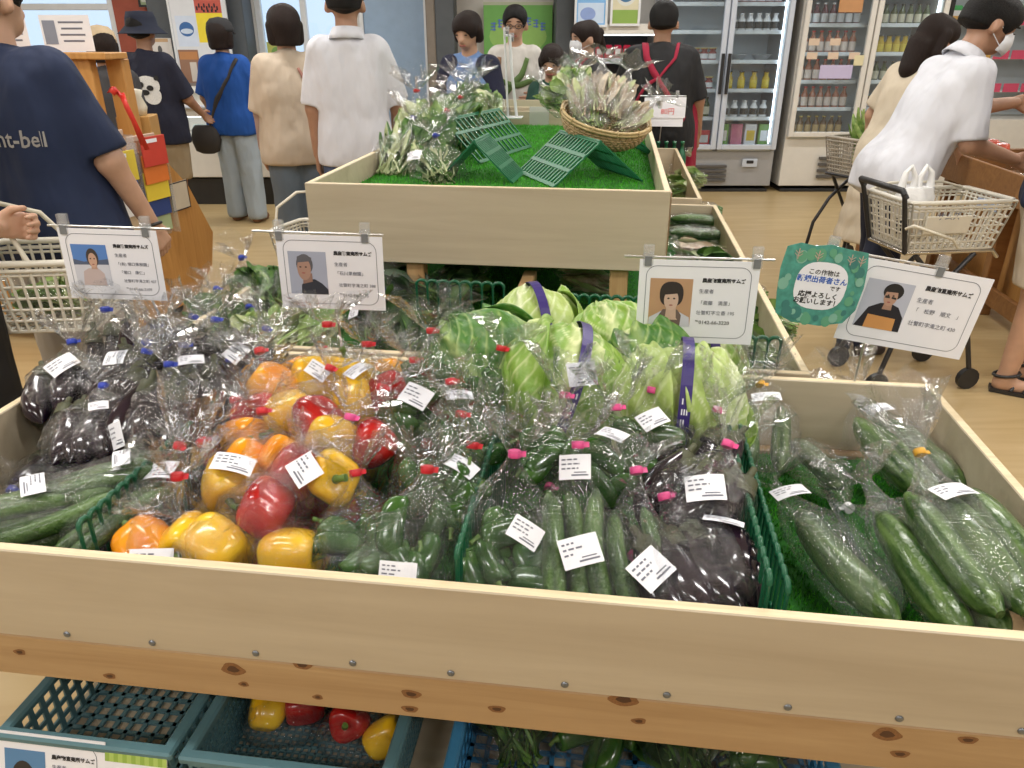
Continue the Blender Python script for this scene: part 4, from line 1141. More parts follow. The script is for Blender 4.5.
# far tray packets
GF = 'packets in the far tray'
for i, (x, y) in enumerate(((650, 149), (664, 148), (678, 150))):
    bagged('root', bp(x, y, .74), 80, 5, .22, .16, .08, None, '%s brown packet at the far end of the bench' % ('left', 'middle', 'right')[i], 20, 5, None, .02, group=GF, seg=20)
BOTTLE_G = veg_mat('green_bottle', (.01, .10, .05), (.03, .18, .09), .15)
for i, x in enumerate((656, 664, 672, 680)):
    o = MB().lathe([(.001, 0), (.03, 0), (.032, .01), (.032, .10), (.02, .13), (.012, .15), (.012, .18), (.014, .18), (.014, .2), (.001, .2)], 12).build('bottle', BOTTLE_G, None, bp(x, 172, .617))
    tag(o, 'small green bottle number %s of four in the far tray' % ('one', 'two', 'three', 'four')[i], 'bottle', 'green bottles in the far tray')
for i, (x, y) in enumerate(((668, 186), (680, 190), (690, 178))):
    bagged('pleaf', bp(x, y, .70), 60, 6, .22, .16, .09, None, 'whitish packet of greens %s the green bottles' % ('just below', 'in front of', 'right of')[i], 24, 5, None, .02, group=GF, seg=20)

# ---------------------------------------------------------------- raised tray contents
GR_ = 'bags of greens in the raised tray'
def up(kind, x, y, dz, yaw, pitch, L, Wd, Tk, tie, label, n=40, bend=30, stick=None, flare=.10):
    L, Wd, Tk = L * 1.25, Wd * 1.3, Tk * 1.3
    return bagged(kind, bp(x, y, UT + .012 + dz), yaw, pitch, L, Wd, Tk, tie, label, n, bend, stick, flare, group=GR_, seg=30, fw=.08)
up('sprout', 402, 156, .05, -10, 35, .24, .17, .11, 'blue', 'bag of long thin greens at the left front of the raised tray, blue tie', 70, stick=(.35, UP + 1.0, .05, .04, 1.3))
up('sprout', 437, 166, .04, 20, 22, .22, .16, .10, 'blue', 'bag of greens with side label in front of the green lattice riser', 60, stick=(.35, UP + .8, .06, .04, -.6))
up('leaf', 425, 142, .09, -20, 25, .24, .18, .10, 'red', 'bag of greens piled behind the long thin greens', 40)
up('leaf', 458, 128, .10, 10, 25, .26, .18, .11, 'red', 'bag of greens with red tie behind the front lattice riser', 40)
up('pleaf', 420, 128, .12, 25, 40, .24, .16, .10, 'red', 'bag with ruffled red-tied top at the far left of the raised tray', 36)
up('leaf', 452, 112, .12, -10, 30, .26, .19, .11, 'white', 'large bag of leafy tops below the navy jacket visitor', 46)
up('pleaf', 487, 108, .10, 30, 25, .26, .18, .11, 'white', 'bag of pale feathery greens nearest the clear card holder', 46)
up('leaf', 472, 98, .12, 0, 30, .24, .18, .10, 'white', 'bag of greens at the back left of the raised tray', 40)
up('sprout', 492, 92, .08, 20, 20, .26, .18, .10, 'white', 'bag of long greens lying at the far back left', 50)

RISER = pm('dark_green_riser', (.010, .15, .065), .4, var=.12)
def riser(x, y, z, yaw, wid, ln, hgt, label):
    """inverted-V slatted plastic riser: two slatted panels meeting at the top"""
    e = empty('slatted_riser', bp(x, y, z), -YAW + R(yaw), label, 'riser', 'green slatted risers in the raised tray')
    sl = math.hypot(wid / 2, hgt); an = math.atan2(hgt, wid / 2)
    n = 13
    for s in (-1, 1):
        mb = MB()
        for k in range(n + 1): mb.box((sl / 2, -ln / 2 + ln * k / n, 0), (sl, .009, .005))
        for q in (.01, .33, .66, .99): mb.box((sl * q, 0, .001), (.014, ln + .006, .005))
        # local: x from ridge (0) down the slope (sl)
        M = Matrix.Translation((0, 0, hgt)) @ Matrix.Scale(s, 4, (1, 0, 0)) @ Matrix.Rotation(an, 4, 'Y')
        mb.build('slatted_panel', RISER, e, M=M)
    MB().tube([(0, -ln / 2, hgt), (0, ln / 2, hgt)], .006, 6).build('ridge_bar', RISER, e)
z0 = UT + .012
riser(482, 176, z0, -4, .27, .22, .135, 'green slatted riser nearest the front board, left of the bare turf')
riser(474, 152, z0, -16, .32, .55, .16, 'long green slatted riser behind the front one on the left')
riser(578, 176, z0, 28, .34, .34, .14, 'wide green slatted riser at the right front of the bare turf')
riser(606, 152, z0, 14, .34, .45, .15, 'green slatted riser under the bamboo basket')
riser(548, 98, UT + .035, -10, .26, .5, .13, 'green slatted riser in the far raised tray beside the child')

# clear card holder on the divider
ch_ = empty('card_holder', at_v(539, 127, 4.68), -YAW, 'small translucent card holder leaning on the divider board of the raised tray', 'card holder')
MB().box((0, 0, .055), (.115, .003, .115), ch=.001).build('plate', film('frosted_plate', .08, .5, .45, 0, 1, .2), ch_)
MB().box((0, -.02, .003), (.115, .045, .004), ch=.001).build('foot', _mats['frosted_plate'], ch_)

# bamboo basket
BAM = wood('bamboo_strip', (.30, .20, .09), (.50, .36, .18), (30, 30, 30), rough=.5)
BAM2 = wood('bamboo_rim', (.42, .30, .14), (.60, .46, .24), (30, 30, 30), rough=.5)
def bamboo(pos, rx, ry, dep, rot, label):
    e = empty('bamboo_basket', label=label, cat='basket', M=Matrix.Translation(pos) @ Matrix.Rotation(-YAW, 4, 'Z') @ Euler([R(a) for a in rot]).to_matrix().to_4x4())
    def pt(a, t, off=0): # t 0 rim .. 1 bottom
        c = math.cos(t * math.pi / 2) ** .6
        return ((rx * c + off) * math.cos(a), (ry * c + off) * math.sin(a), -dep * math.sin(t * math.pi / 2))
    rim = MB()
    for o_, z_ in ((.004, .004), (.004, -.006), (-.004, -.001)):
        rim.tube([(p[0], p[1], p[2] + z_) for p in (pt(a, 0, o_) for a in np.linspace(0, 2 * math.pi, 48, endpoint=False))], .0055, 6, closed=True)
    rim.build('rim', BAM2, e)
    wv = MB(); N = 40
    for j in range(1, 15):
        t = j / 15
        ring = [pt(a, t, .003 * (1 if (k + j) % 2 else -1)) for k, a in enumerate(np.linspace(0, 2 * math.pi, N * 2, endpoint=False))]
        wv.tube(ring, .0046, 4, closed=True)
    o = wv.build('woven_strips', BAM, e); o['kind'] = 'stuff'
    rb = MB().tube([pt(0, t) for t in np.linspace(0, .97, 12)], .004, 4)
    for k in range(N):
        a = 2 * math.pi * k / N
        MB().tube([pt(a, t) for t in np.linspace(0, .97, 10)], .0036, 4).build('rib', BAM, e)
    MB().add([pt(a, .93) for a in np.linspace(0, 2 * math.pi, 20, endpoint=False)], [tuple(range(20))]).build('base_weave', BAM, e)
    for k in range(0, 48, 4):
        a = 2 * math.pi * k / 48; p = pt(a, 0, .004)
        MB().tube([(p[0] + .009 * math.cos(q) * math.cos(a), p[1] + .009 * math.cos(q) * math.sin(a), p[2] + .012 * math.sin(q)) for q in np.linspace(0, 6.28, 9)[:-1]], .0022, 5, closed=True).build('lashing', BAM2, e)
    return e
pb = at_v(606, 122, 3.05)
bamboo(pb + Vector((0, 0, .02)), .165, .20, .10, (8, 14, -10), 'oval woven bamboo basket resting on the right side of the raised tray')
PAPER = film('crinkled_cellophane', .08, .9, .10, .9, 30)
for i, (x, y, yw, pt_, kd, lb) in enumerate(((585, 92, 20, 60, 'root', 'bag of root slices at the left in the bamboo basket'), (602, 86, -5, 62, 'root', 'bag of root slices upright in the middle of the bamboo basket'),
        (618, 92, -25, 55, 'root', 'bag of root slices leaning right in the bamboo basket'), (632, 112, -50, 30, 'root', 'bag of root slices hanging over the right rim of the bamboo basket'), (592, 108, 10, 30, 'pleaf', 'bag of white and green pieces low in the bamboo basket'))):
    bagged(kd, at_v(x, y + 6, 3.05), yw, pt_, .19, .13, .06, None, lb, 30, 10, None, .04, group='bags in the bamboo basket', film_m=PAPER, seg=26, fw=.07)
for i, (x, y) in enumerate(((575, 84), (566, 92), (556, 100))):
    bagged('pleaf', at_v(x, y, 4.2), 30 * i, 30, .24, .18, .12, 'white', 'bag of whitish sprouts %s behind the bamboo basket' % ('nearest', 'left', 'farthest left')[i], 50, 20, None, .06, group='white sprouts behind the basket', seg=26)

# bare sign stand behind (seen edge-on) and price sign near the staff member
ss = empty('sign_stand', at_v(508, 118, 4.45), -YAW, 'bare white sign stand with clips rising from the raised tray', 'sign stand')
MB().tube([(0, 0, 0), (-.012, 0, .30), (-.02, 0, .46)], .006, 8).build('rod', ALU, ss)
MB().tube([(.05, .0, 0), (.02, 0, .25), (.01, 0, .42)], .008, 8).build('rod', ALU, ss)
MB().tube([(0, -.1, .42), (0, .1, .42)], .005, 8).build('crossbar', ALU, ss)
clip(ss, (0, -.02, .43)); clip(ss, (.015, .06, .40))
MB().box((.02, 0, .004), (.12, .1, .008), ch=.002).build('foot', ALU, ss)
pp = empty('price_sign', bp(656, 170, .62), -YAW + R(2), 'white price sign on a rod in front of the staff member in black', 'sign')
zt = at_v(676, 96, bench(pp.location).y).z - .62
MB().tube([(0, 0, 0), (.02, 0, zt)], .004, 6).build('rod', STEEL, pp)
MB().tube([(-.14, 0, zt), (.16, 0, zt)], .004, 6).build('crossbar', STEEL, pp)
pcd = MB().box((.02, -.01, zt - .10), (.26, .002, .18)).build('card', WHITE_P, pp); MB().box((.05, -.014, zt - .07), (.22, .002, .13)).build('card', WHITE_P, pp)
lettering('農', .04, pp, (-.04, -.0165, zt - .06), INK, ext=.0003); lettering('80円', .045, pp, (.0, -.0165, zt - .11), pc((.7, .05, .05)), ext=.0003)
clip(pp, (-.08, -.01, zt)); clip(pp, (.1, -.01, zt))
MB().lathe([(.04, 0), (.04, .006), (.004, .008)], 14).build('foot', STEEL, pp)

# ---------------------------------------------------------------- crates on the lower shelf
def crate(u0, u1, v0, v1, z0, z1, mat, label, cell=.028, solid=False):
    e = empty('lattice_crate', W(u0, v0, z0), -YAW, label, 'crate', 'plastic crates on the lower shelf')
    w, d, h = u1 - u0, v1 - v0, z1 - z0; t = .004
    rim = MB(); rr_ = .022
    for (c, s) in (((w / 2, rr_ / 2, h - .008), (w, rr_, .016)), ((w / 2, d - rr_ / 2, h - .008), (w, rr_, .016)), ((rr_ / 2, d / 2, h - .0082), (rr_, d - .004, .0155)), ((w - rr_ / 2, d / 2, h - .0082), (rr_, d - .004, .0155))):
        rim.box(c, s, ch=.004)
    rim.build('rim', mat, e)
    fl = MB(); x = .02
    c2 = cell * (.5 if solid else 1)
    while x < w - .015: fl.box((x, d / 2, .006), (c2 * .28, d - .02, .006)); x += c2
    y = .02
    while y < d - .015: fl.box((w / 2, y, .0062), (w - .02, c2 * .28, .0056)); y += c2
    fl.build('floor_lattice', mat, e)
    for (ax, pos) in (('x', .012), ('x', w - .012), ('y', .012), ('y', d - .012)):
        mb = MB(); ln = d if ax == 'x' else w
        q = .014
        while q < ln - .01:
            c = (pos, q, h / 2 - .004) if ax == 'x' else (q, pos, h / 2 - .004)
            mb.box(c, (t, c2 * .4, h - .012) if ax == 'x' else (c2 * .4, t, h - .012)); q += c2
        q = .006
        while q < h - .012:
            c = (pos, ln / 2, q) if ax == 'x' else (ln / 2, pos, q)
            mb.box(c, (t * 1.1, ln - .02, c2 * .35) if ax == 'x' else (ln - .02, t * 1.1, c2 * .35)); q += c2
        mb.build('side_lattice', mat, e)
    return e
CZ = .241
crate(-.995, -.672, .80, 1.30, CZ, .375, TEAL_PL, 'empty teal-grey lattice crate at the left under the front tray')
crate(-.662, -.30, .80, 1.30, CZ, .372, TEAL_PL, 'teal-grey crate under the front tray holding red and yellow peppers', solid=True)
crate(-.225, .42, .82, 1.30, CZ, .368, BLUE_PL, 'bright blue crate under the front tray holding greens', .03)
bagged('pep:yr', W(-.56, .99, .305), 10, 8, .20, .14, .078, None, 'bag of red and yellow peppers on the left inside the teal crate', 3, 10, (.6, UP, .05, .04, .2), .05, group='peppers in the lower crate')
bagged('pep:ry', W(-.39, .96, .305), -20, 8, .20, .15, .078, None, 'bag of red and yellow peppers on the right inside the teal crate', 3, 10, None, .06, group='peppers in the lower crate')
for i in range(4):
    bagged('piman' if i % 2 else 'dleaf', W(-.13 + .15 * i, 1.0 + .02 * (i % 2), .315), 15 * (-1) ** i, 6, .22, .15, .09, None, '%s dark bag of greens inside the blue crate' % ('first', 'second', 'third', 'fourth')[i], 9 if i % 2 else 26, 8, (.3, UP - .2, .045, .03, .3), .03, group='bags in the blue crate')
lc = empty('portrait_card', W(-.90, .784, .318), -YAW, 'white card with a blue portrait hanging on the front of the empty crate', 'card')
cb = MB().box((0, 0, 0), (.22, .0015, .15)).build('card', WHITE_P, lc, M=Matrix.Translation((0, 0, -.01)) @ Matrix.Rotation(R(-18), 4, 'X'))
card_border(cb, .19, .128, -.0012, INK_GREY); portrait(cb, -.075, -.045, .075, .09, -.0012, 'lower')
lettering('農産物直売所サムズ', .0088, cb, (.012, -.0014, .035), INK, bold=.0003, ext=.0001); lettering('生産者', .009, cb, (.012, -.0014, .017), INK_GREY, ext=.0001)
lm = empty('variety_card', W(-.735, .782, .316), -YAW, 'white card with green striped top reading メルヘン on the crate front', 'card')
cb = MB().box((0, 0, 0), (.11, .0015, .13)).build('card', WHITE_P, lm, M=Matrix.Translation((0, 0, -.01)) @ Matrix.Rotation(R(-18), 4, 'X'))
st_ = MB()
for k in range(14): st_.add([(-.055 + k * .00786, -.001, .046), (-.055 + (k + 1) * .00786, -.001, .046), (-.055 + (k + 1) * .00786, -.001, .0645), (-.055 + k * .00786, -.001, .0645)], [(0, 1, 2, 3)], k % 2)
st_.build('striped_header', [pc((.30, .46, .08)), pc((.42, .58, .14))], cb)
lettering('メルヘン', .024, cb, (-.03, -.0014, .018), INK, ext=.0001)

# ---------------------------------------------------------------- background: fridges
def box_obj(name, c, d, mat, parent, ch=.004): return MB().box(c, d, ch=ch).build(name, mat, parent)
LEDM = pm('led_strip', (1, 1, 1), .4, var=0, emis=(.85, .95, 1), estr=6.0)
F_GREY = pm('silver_fridge_paint', (.40, .41, .43), .4, metal=.3, var=.03)
F_ALU = pm('pale_aluminium', (.60, .66, .76), .35, metal=.2, var=.03)
F_WHITE = pm('white_fridge_paint', (.72, .70, .65), .4, var=.03)
F_IN = pm('fridge_lining', (.62, .68, .72), .5, var=.03)
GRILLE = pm('dark_grille', (.10, .095, .09), .6)
SHELF_W = pm('wire_shelf_white', (.68, .72, .74), .4)
GL = glass('fridge_glass', .05)

def fridge(name, x0, x1, y0, base_h, body, frame, label, shelves, top=1.98, handles=True):
    w = x1 - x0; d = .62
    e = empty(name, ((x0 + x1) / 2, y0, 0), 0, label, 'fridge')
    box_obj('base_panel', (0, d / 2 + .02, base_h / 2 + .03), (w, d - .04, base_h - .06), body, e)
    for k in range(4): box_obj('grille_slat', (-w * .06, .012, base_h * .3 + k * base_h * .115), (w * .34, .03, base_h * .055), GRILLE, e, .002)
    box_obj('plinth', (0, d / 2, .015), (w - .04, d - .08, .03), BLACK_PL, e)
    box_obj('back_panel', (0, d - .02, (base_h + top) / 2), (w, .04, top - base_h), F_IN, e)
    for s in (-1, 1): box_obj('side_panel', (s * (w / 2 - .02), d / 2, (base_h + top) / 2), (.04, d - .08, top - base_h), body, e)
    box_obj('header', (0, d / 2, top + .08), (w, d, .16), body, e)
    box_obj('mullion', (0, .06, (base_h + top) / 2), (.05, .04, top - base_h), frame, e)
    box_obj('inner_floor', (0, d / 2, base_h + .012), (w - .08, d - .08, .024), F_IN, e)
    for s in (-1, 1):
        dr = empty('door', (s * w / 4, 0, 0)); dr.parent = e
        dw = w / 2 - .012; h0, h1 = base_h + .02, top - .01
        fr = MB(); t = .05
        fr.box((-dw / 2 + t / 2, .0, (h0 + h1) / 2), (t, .04, h1 - h0), ch=.006); fr.box((dw / 2 - t / 2, .0, (h0 + h1) / 2), (t, .04, h1 - h0), ch=.006)
        fr.box((0, .0, h0 + t / 2), (dw - 2 * t, .038, t), ch=.006); fr.box((0, .0, h1 - t / 2), (dw - 2 * t, .038, t), ch=.006)
        fr.build('door_frame', frame, dr)
        box_obj('glass_pane', (0, .0, (h0 + h1) / 2), (dw - 2 * t, .008, h1 - h0 - 2 * t), GL, dr, 0)
        if handles: box_obj('door_handle', (-s * (dw / 2 - .025), -.035, 1.12), (.028, .03, .36), BLACK_PL, dr)
        box_obj('led_strip', (s * (w / 2 - .055) - dr.location.x, .10, (h0 + h1) / 2), (.012, .012, h1 - h0 - .1), LEDM, dr, 0)
    for z in shelves:
        for s in (-1, 1):
            box_obj('shelf', (s * w / 4, d / 2 + .03, z), (w / 2 - .07, d - .16, .012), SHELF_W, e, .002)
            box_obj('price_rail', (s * w / 4, .115, z + .004), (w / 2 - .07, .008, .035), SHELF_W, e, .001)
    return e

S2 = [.79, 1.04, 1.29, 1.54, 1.79]
f1 = fridge('glass_door_fridge', 1.43, 2.63, 7.86, .40, F_GREY, F_ALU, 'silver double glass-door fridge behind the staff member', [.70, .96, 1.22, 1.48, 1.72])
box_obj('control_plate', (.36, .012, .29), (.15, .01, .08), F_ALU, f1); box_obj('display', (.36, .005, .30), (.07, .008, .03), BLACK_PL, f1)
f2 = fridge('glass_door_fridge', 2.72, 4.06, 7.86, .52, F_WHITE, F_WHITE, 'white double glass-door drinks fridge beside the silver one', S2, handles=False)
box_obj('note', (-.30, -.026, 1.14), (.31, .002, .12), pm('lavender_paper', (.55, .50, .72), .6, var=.03), f2, 0)
box_obj('note', (-.26, -.026, 1.72), (.22, .002, .14), pc((.55, .28, .12)), f2, 0)
box_obj('note', (-.10, -.027, 1.24), (.09, .002, .09), pc((.72, .66, .42)), f2, 0)
for k in range(5):
    box_obj('shelf_tag', (-.55 + .2 * (k % 3), -.026, 1.28 + .12 * (k % 2)), (.10, .002, .06), pc((.70, .55, .42)), f2, 0)

def bottle(h, r, neck, body, lab, cap, seg=10, lz=(.12, .52)):
    mb = MB()
    mb.lathe([(.001, 0), (r * .95, 0), (r, .006), (r, h * .6), (r * .55, h * .76), (neck, h * .84), (neck, h * .93)], seg, 0)
    mb.lathe([(neck * 1.25, h * .93), (neck * 1.25, h), (.001, h)], seg, 2)
    mb.lathe([(r * 1.015, h * lz[0]), (r * 1.015, h * lz[1])], seg, 1, caps=False)
    me = mb.mesh('bottle')
    for m in (body, lab, cap): me.materials.append(m)
    return me
def bm(n, c): return pm(n, c, .2, var=.1)
BJ = {
 'ketch': bottle(.20, .034, .014, bm('tomato_juice', (.35, .12, .06)), bm('white_red_label', (.72, .62, .55)), bm('red_cap', (.5, .03, .03))),
 'brown': bottle(.17, .032, .016, bm('brown_sauce', (.10, .05, .02)), bm('tan_label', (.45, .32, .16)), bm('gold_cap', (.5, .38, .12))),
 'clear': bottle(.19, .034, .015, bm('grape_juice', (.10, .02, .03)), bm('white_label', (.72, .72, .72)), bm('white_cap', (.75, .75, .75))),
 'white': bottle(.15, .038, .02, bm('milk_white', (.75, .76, .76)), bm('black_label', (.04, .04, .04)), bm('white_cap', (.75, .75, .75))),
 'green': bottle(.18, .032, .014, bm('olive_glass', (.06, .08, .02)), bm('cream_label', (.6, .56, .42)), bm('dark_cap', (.05, .04, .03))),
 'yellow': bottle(.16, .036, .022, bm('yellow_juice', (.55, .38, .03)), bm('yellow_label', (.7, .55, .08)), bm('dark_cap', (.05, .04, .03))),
 'jar': bottle(.11, .040, .034, bm('jam_red', (.22, .03, .03)), bm('white_label', (.72, .72, .72)), bm('gold_cap', (.5, .38, .12))),
}
BNAME = {'ketch': 'red-labelled juice bottle', 'brown': 'brown sauce bottle', 'clear': 'dark juice bottle with white label', 'white': 'white bottle with black label', 'green': 'dark green bottle with cream label', 'yellow': 'yellow juice bottle', 'jar': 'jar with gold lid'}
rb_ = random.Random(5)
def row(kind, cx, z, w, n, shelf):
    for k in range(n):
        o = put(kind if False else 'bottle' if kind != 'jar' else 'jar', BJ[kind], None, None, (cx - w / 2 + w * (k + .5) / n, 7.86 + .20 + rb_.uniform(-.004, .004), z + .008), (0, 0, rb_.uniform(0, 6)))
        tag(o, '%s, %s from left, %s' % (BNAME[kind], ORD[k], shelf), 'bottle' if kind != 'jar' else 'jar', '%ss, %s' % (BNAME[kind], shelf))
FL = 'white fridge left door'; FR_ = 'white fridge right door'
for z, k, nm in zip([.545] + S2[:], ('brown', 'ketch', 'ketch', 'ketch', 'clear', 'white'), ('floor', 'lowest shelf', 'second shelf', 'third shelf', 'fourth shelf', 'top shelf')):
    row(k, 3.06, z, .54, 7, '%s, %s' % (nm, FL))
for z, k, nm in zip([.545] + S2[:], ('green', 'jar', 'green', 'yellow', 'green', 'clear'), ('floor', 'lowest shelf', 'second shelf', 'third shelf', 'fourth shelf', 'top shelf')):
    row(k, 3.72, z, .54, 7, '%s, %s' % (nm, FR_))
# silver fridge: packs, jars and dishes
PK = [bm('pack_%d' % i, c) for i, c in enumerate(((.55, .08, .08), (.15, .32, .08), (.70, .66, .60), (.60, .20, .28), (.65, .45, .06), (.72, .72, .74)))]
def pack(x, z, w, h, d, m1, m2, label, grp):
    o = MB().box((0, 0, h / 2), (w, d, h), ch=.005).build('food_pack', [m1], None, (x, 8.06, z))
    e = empty('food_pack', (x, 8.06, z), 0, label, 'food pack', grp); o.name = 'carton'; o.parent = e; o.location = (0, 0, 0)
    MB().box((0, -d / 2 - .001, h * .5), (w * .7, .001, h * .45)).build('front_print', m2, e)
for i in range(4): pack(2.13 + .14 * i, .425, .115, .22, .05, PK[(i * 2 + 1) % 6], PK[(i + 2) % 6], 'colourful food pack, %s from left, floor of the silver fridge right door' % ('first', 'second', 'third', 'fourth')[i], 'packs in the silver fridge')
for i in range(4): pack(1.52 + .14 * i, .425, .12, .16, .06, PK[(i * 3 + 3) % 6], PK[(i + 5) % 6], 'pinkish food pack, %s from left, floor of the silver fridge left door' % ('first', 'second', 'third', 'fourth')[i], 'packs in the silver fridge')
for (cx, z, k, n, nm) in ((1.75, 1.23, 'jar', 6, 'red shelf, silver fridge left door'), (1.75, .97, 'jar', 5, 'second shelf, silver fridge left door'), (2.32, 1.49, 'white', 6, 'upper shelf, silver fridge right door'), (2.32, .97, 'yellow', 4, 'second shelf, silver fridge right door'), (2.32, 1.73, 'jar', 6, 'top shelf, silver fridge right door'), (1.75, .71, 'green', 5, 'lowest shelf, silver fridge left door'), (2.32, .71, 'white', 5, 'lowest shelf, silver fridge right door')):
    row(k, cx, z, .48, n, nm)
DISH = pm('steel_dish', (.45, .46, .47), .3, metal=.7)
for i, x in enumerate((2.2, 2.44)):
    o = MB().lathe([(.001, 0), (.05, 0), (.095, .05), (.1, .055), (.09, .05), (.045, .008), (.001, .006)], 20).build('bowl', DISH, None, (x, 8.1, 1.234)); tag(o, '%s steel bowl on the middle shelf of the silver fridge' % ('left', 'right')[i], 'bowl')
# open-front case right of the white fridge, with coloured price rail
f3 = empty('open_display_case', (4.85, 7.86, 0), 0, 'open chilled display case with coloured price rail at the right edge', 'display case')
box_obj('case_body', (0, .35, .35), (1.5, .6, .7), F_WHITE, f3); box_obj('back_panel', (0, .62, 1.35), (1.5, .04, 1.3), F_IN, f3)
for s in (-1, 1): box_obj('side_panel', (s * .73, .33, 1.35), (.04, .54, 1.3), BLACK_PL, f3)
box_obj('canopy', (0, .33, 2.06), (1.5, .6, .12), F_WHITE, f3); box_obj('led_strip', (0, .1, 1.985), (1.3, .02, .015), LEDM, f3, 0)
for z in (.95, 1.25, 1.55):
    box_obj('shelf', (0, .40, z), (1.42, .4, .015), SHELF_W, f3)
    for k in range(8): box_obj('price_card', (-.62 + .175 * k, .19, z + .035), (.15, .003, .08), pc(((.60, .36, .10), (.62, .08, .16), (.62, .42, .14))[(k // 3) % 3]), f3, 0)
for i in range(6):
    e = empty('salad_pack', (4.3 + .2 * i, 8.2, 1.56), 0, '%s green salad pack on the top shelf of the open display case' % ('first', 'second', 'third', 'fourth', 'fifth', 'sixth')[i], 'salad pack', 'salad packs in the open case')
    MB().box((0, 0, .08), (.15, .08, .16), ch=.03).build('pouch', bm('salad_pouch', (.08, .35, .12)), e); MB().box((0, -.041, .08), (.1, .002, .07)).build('front_print', PK[5], e)

# open merchandiser behind the masked woman
m1 = empty('open_merchandiser', (1.03, 7.9, 0), 0, 'white open chilled case with red packs behind the masked woman', 'display case')
box_obj('case_body', (0, .32, .3), (.76, .62, .6), F_WHITE, m1); box_obj('back_panel', (0, .62, 1.05), (.76, .03, .9), GREYP, m1)
for s in (-1, 1): box_obj('side_panel', (s * .365, .33, 1.05), (.03, .55, .9), F_WHITE, m1)
box_obj('canopy', (0, .3, 1.51), (.76, .6, .09), F_WHITE, m1); box_obj('led_strip', (0, .06, 1.46), (.66, .02, .012), LEDM, m1, 0)
for z in (.86, 1.22): box_obj('shelf', (0, .36, z), (.7, .44, .02), F_ALU, m1); box_obj('price_rail', (0, .135, z + .01), (.7, .01, .05), F_ALU, m1)
for i in range(7):
    for zz, nm in ((1.232, 'upper'), (.872, 'lower')):
        e = empty('snack_pack', (.76 + .09 * i, 8.1, zz), 0, '%s red snack pack on the %s shelf of the white open case' % (('first', 'second', 'third', 'fourth', 'fifth', 'sixth', 'seventh')[i], nm), 'snack pack', 'red packs in the open case')
        MB().box((0, 0, .07), (.075, .05, .14), ch=.012).build('pouch', bm('red_pouch', (.50, .02, .06)), e); MB().box((0, -.026, .08), (.05, .002, .05)).build('front_print', PK[5], e)

# ---------------------------------------------------------------- posters
def poster(name, x0, x1, ytop, ybot, Y, mats_layers, label, cat='poster', t=.012, frame=None):
    """flat board at depth Y spanning the given photograph columns and rows"""
    a = at_y(x0, ytop, Y); b = at_y(x1, ybot, Y)
    xc0 = at_y(x0, (ytop + ybot) / 2, Y).x; xc1 = at_y(x1, (ytop + ybot) / 2, Y).x
    w, h = xc1 - xc0, a.z - b.z
    e = empty(name, ((xc0 + xc1) / 2, Y, b.z), 0, label, cat)
    MB().box((0, 0, h / 2), (w, t, h), ch=.002).build('board', mats_layers[0], e)
    for k, (kind, mat, geo) in enumerate(mats_layers[1:]):
        mb = MB(); yy = -t / 2 - .001 - .0006 * k
        if kind == 'r': flat(mb, [(geo[0] * w - w / 2, geo[1] * h), (geo[2] * w - w / 2, geo[1] * h), (geo[2] * w - w / 2, geo[3] * h), (geo[0] * w - w / 2, geo[3] * h)], yy, 0)
        else: flat(mb, ell(geo[0] * w - w / 2, geo[1] * h, geo[2] * w, geo[3] * h), yy, 0)
        mb.build('print', mat, e)
    if frame:
        fb = MB(); q = .02
        for s in (-1, 1): fb.box((s * w / 2, -.004, h / 2), (q, t + .01, h + q)); fb.box((0, -.004, h / 2 + s * h / 2), (w - q, t + .009, q))
        fb.build('frame', frame, e)
    return e, w, h
WB = pm('glossy_white_board', (.74, .76, .80), .3, var=.02)
e, w, h = poster('notice_board', 172, 228, -40, 94, 8.22, [WB, ('r', pc((.55, .10, .07)), (.46, .62, .93, .72)), ('r', pc((.85, .68, .04)), (.46, .40, .93, .62)), ('r', pc((.66, .74, .88)), (.08, .37, .44, .60)),
    ('e', pc((.04, .14, .38)), (.26, .50, .13, .055)), ('e', pc((.60, .70, .84)), (.26, .485, .11, .02)), ('r', pc((.30, .16, .10)), (.04, .02, .40, .345)), ('r', pc((.50, .22, .08)), (.06, .27, .38, .33)), ('r', pc((.62, .56, .50)), (.22, .10, .34, .25)), ('r', pc((.24, .20, .18)), (.08, .04, .36, .09))], 'tall white notice board with red and yellow posters behind the woman in blue', 'notice board', frame=ALU)
mbx = MB(); rs = random.Random(4)
for k in range(9): mbx.box((-w / 2 + w * (.50 + .045 * k), -.012, h * (.655 + .02 * (k % 2))), (w * .025, .001, h * .03))
for k in range(4): mbx.box((-w / 2 + w * (.62 + .07 * k), -.012, h * .635), (w * .03, .001, h * .018))
o = mbx.build('print', INK, e); o['kind'] = 'stuff'
poster('picture_frame', 138, 158, -20, 6, 8.52, [pc((.32, .42, .24)), ('r', pc((.62, .64, .56)), (.1, .15, .9, .9))], 'small dark-framed picture on the terracotta wall', 'picture', frame=BLACK_PL)
e, w, h = poster('leaflet_board', 142, 173, 38, 64, 8.3, [pc((.70, .66, .62)), ('e', INK, (.2, .5, .13, .25)), ('e', pc((.1, .1, .1)), (.6, .55, .07, .16)), ('r', pc((.55, .36, .2)), (.05, .85, .9, .98))], 'cream leaflet board beside the boy with the bucket hat', 'leaflet board')
MB().box((0, .01, -e.location.z / 2), (.04, .03, e.location.z)).build('post', GREYP, e)
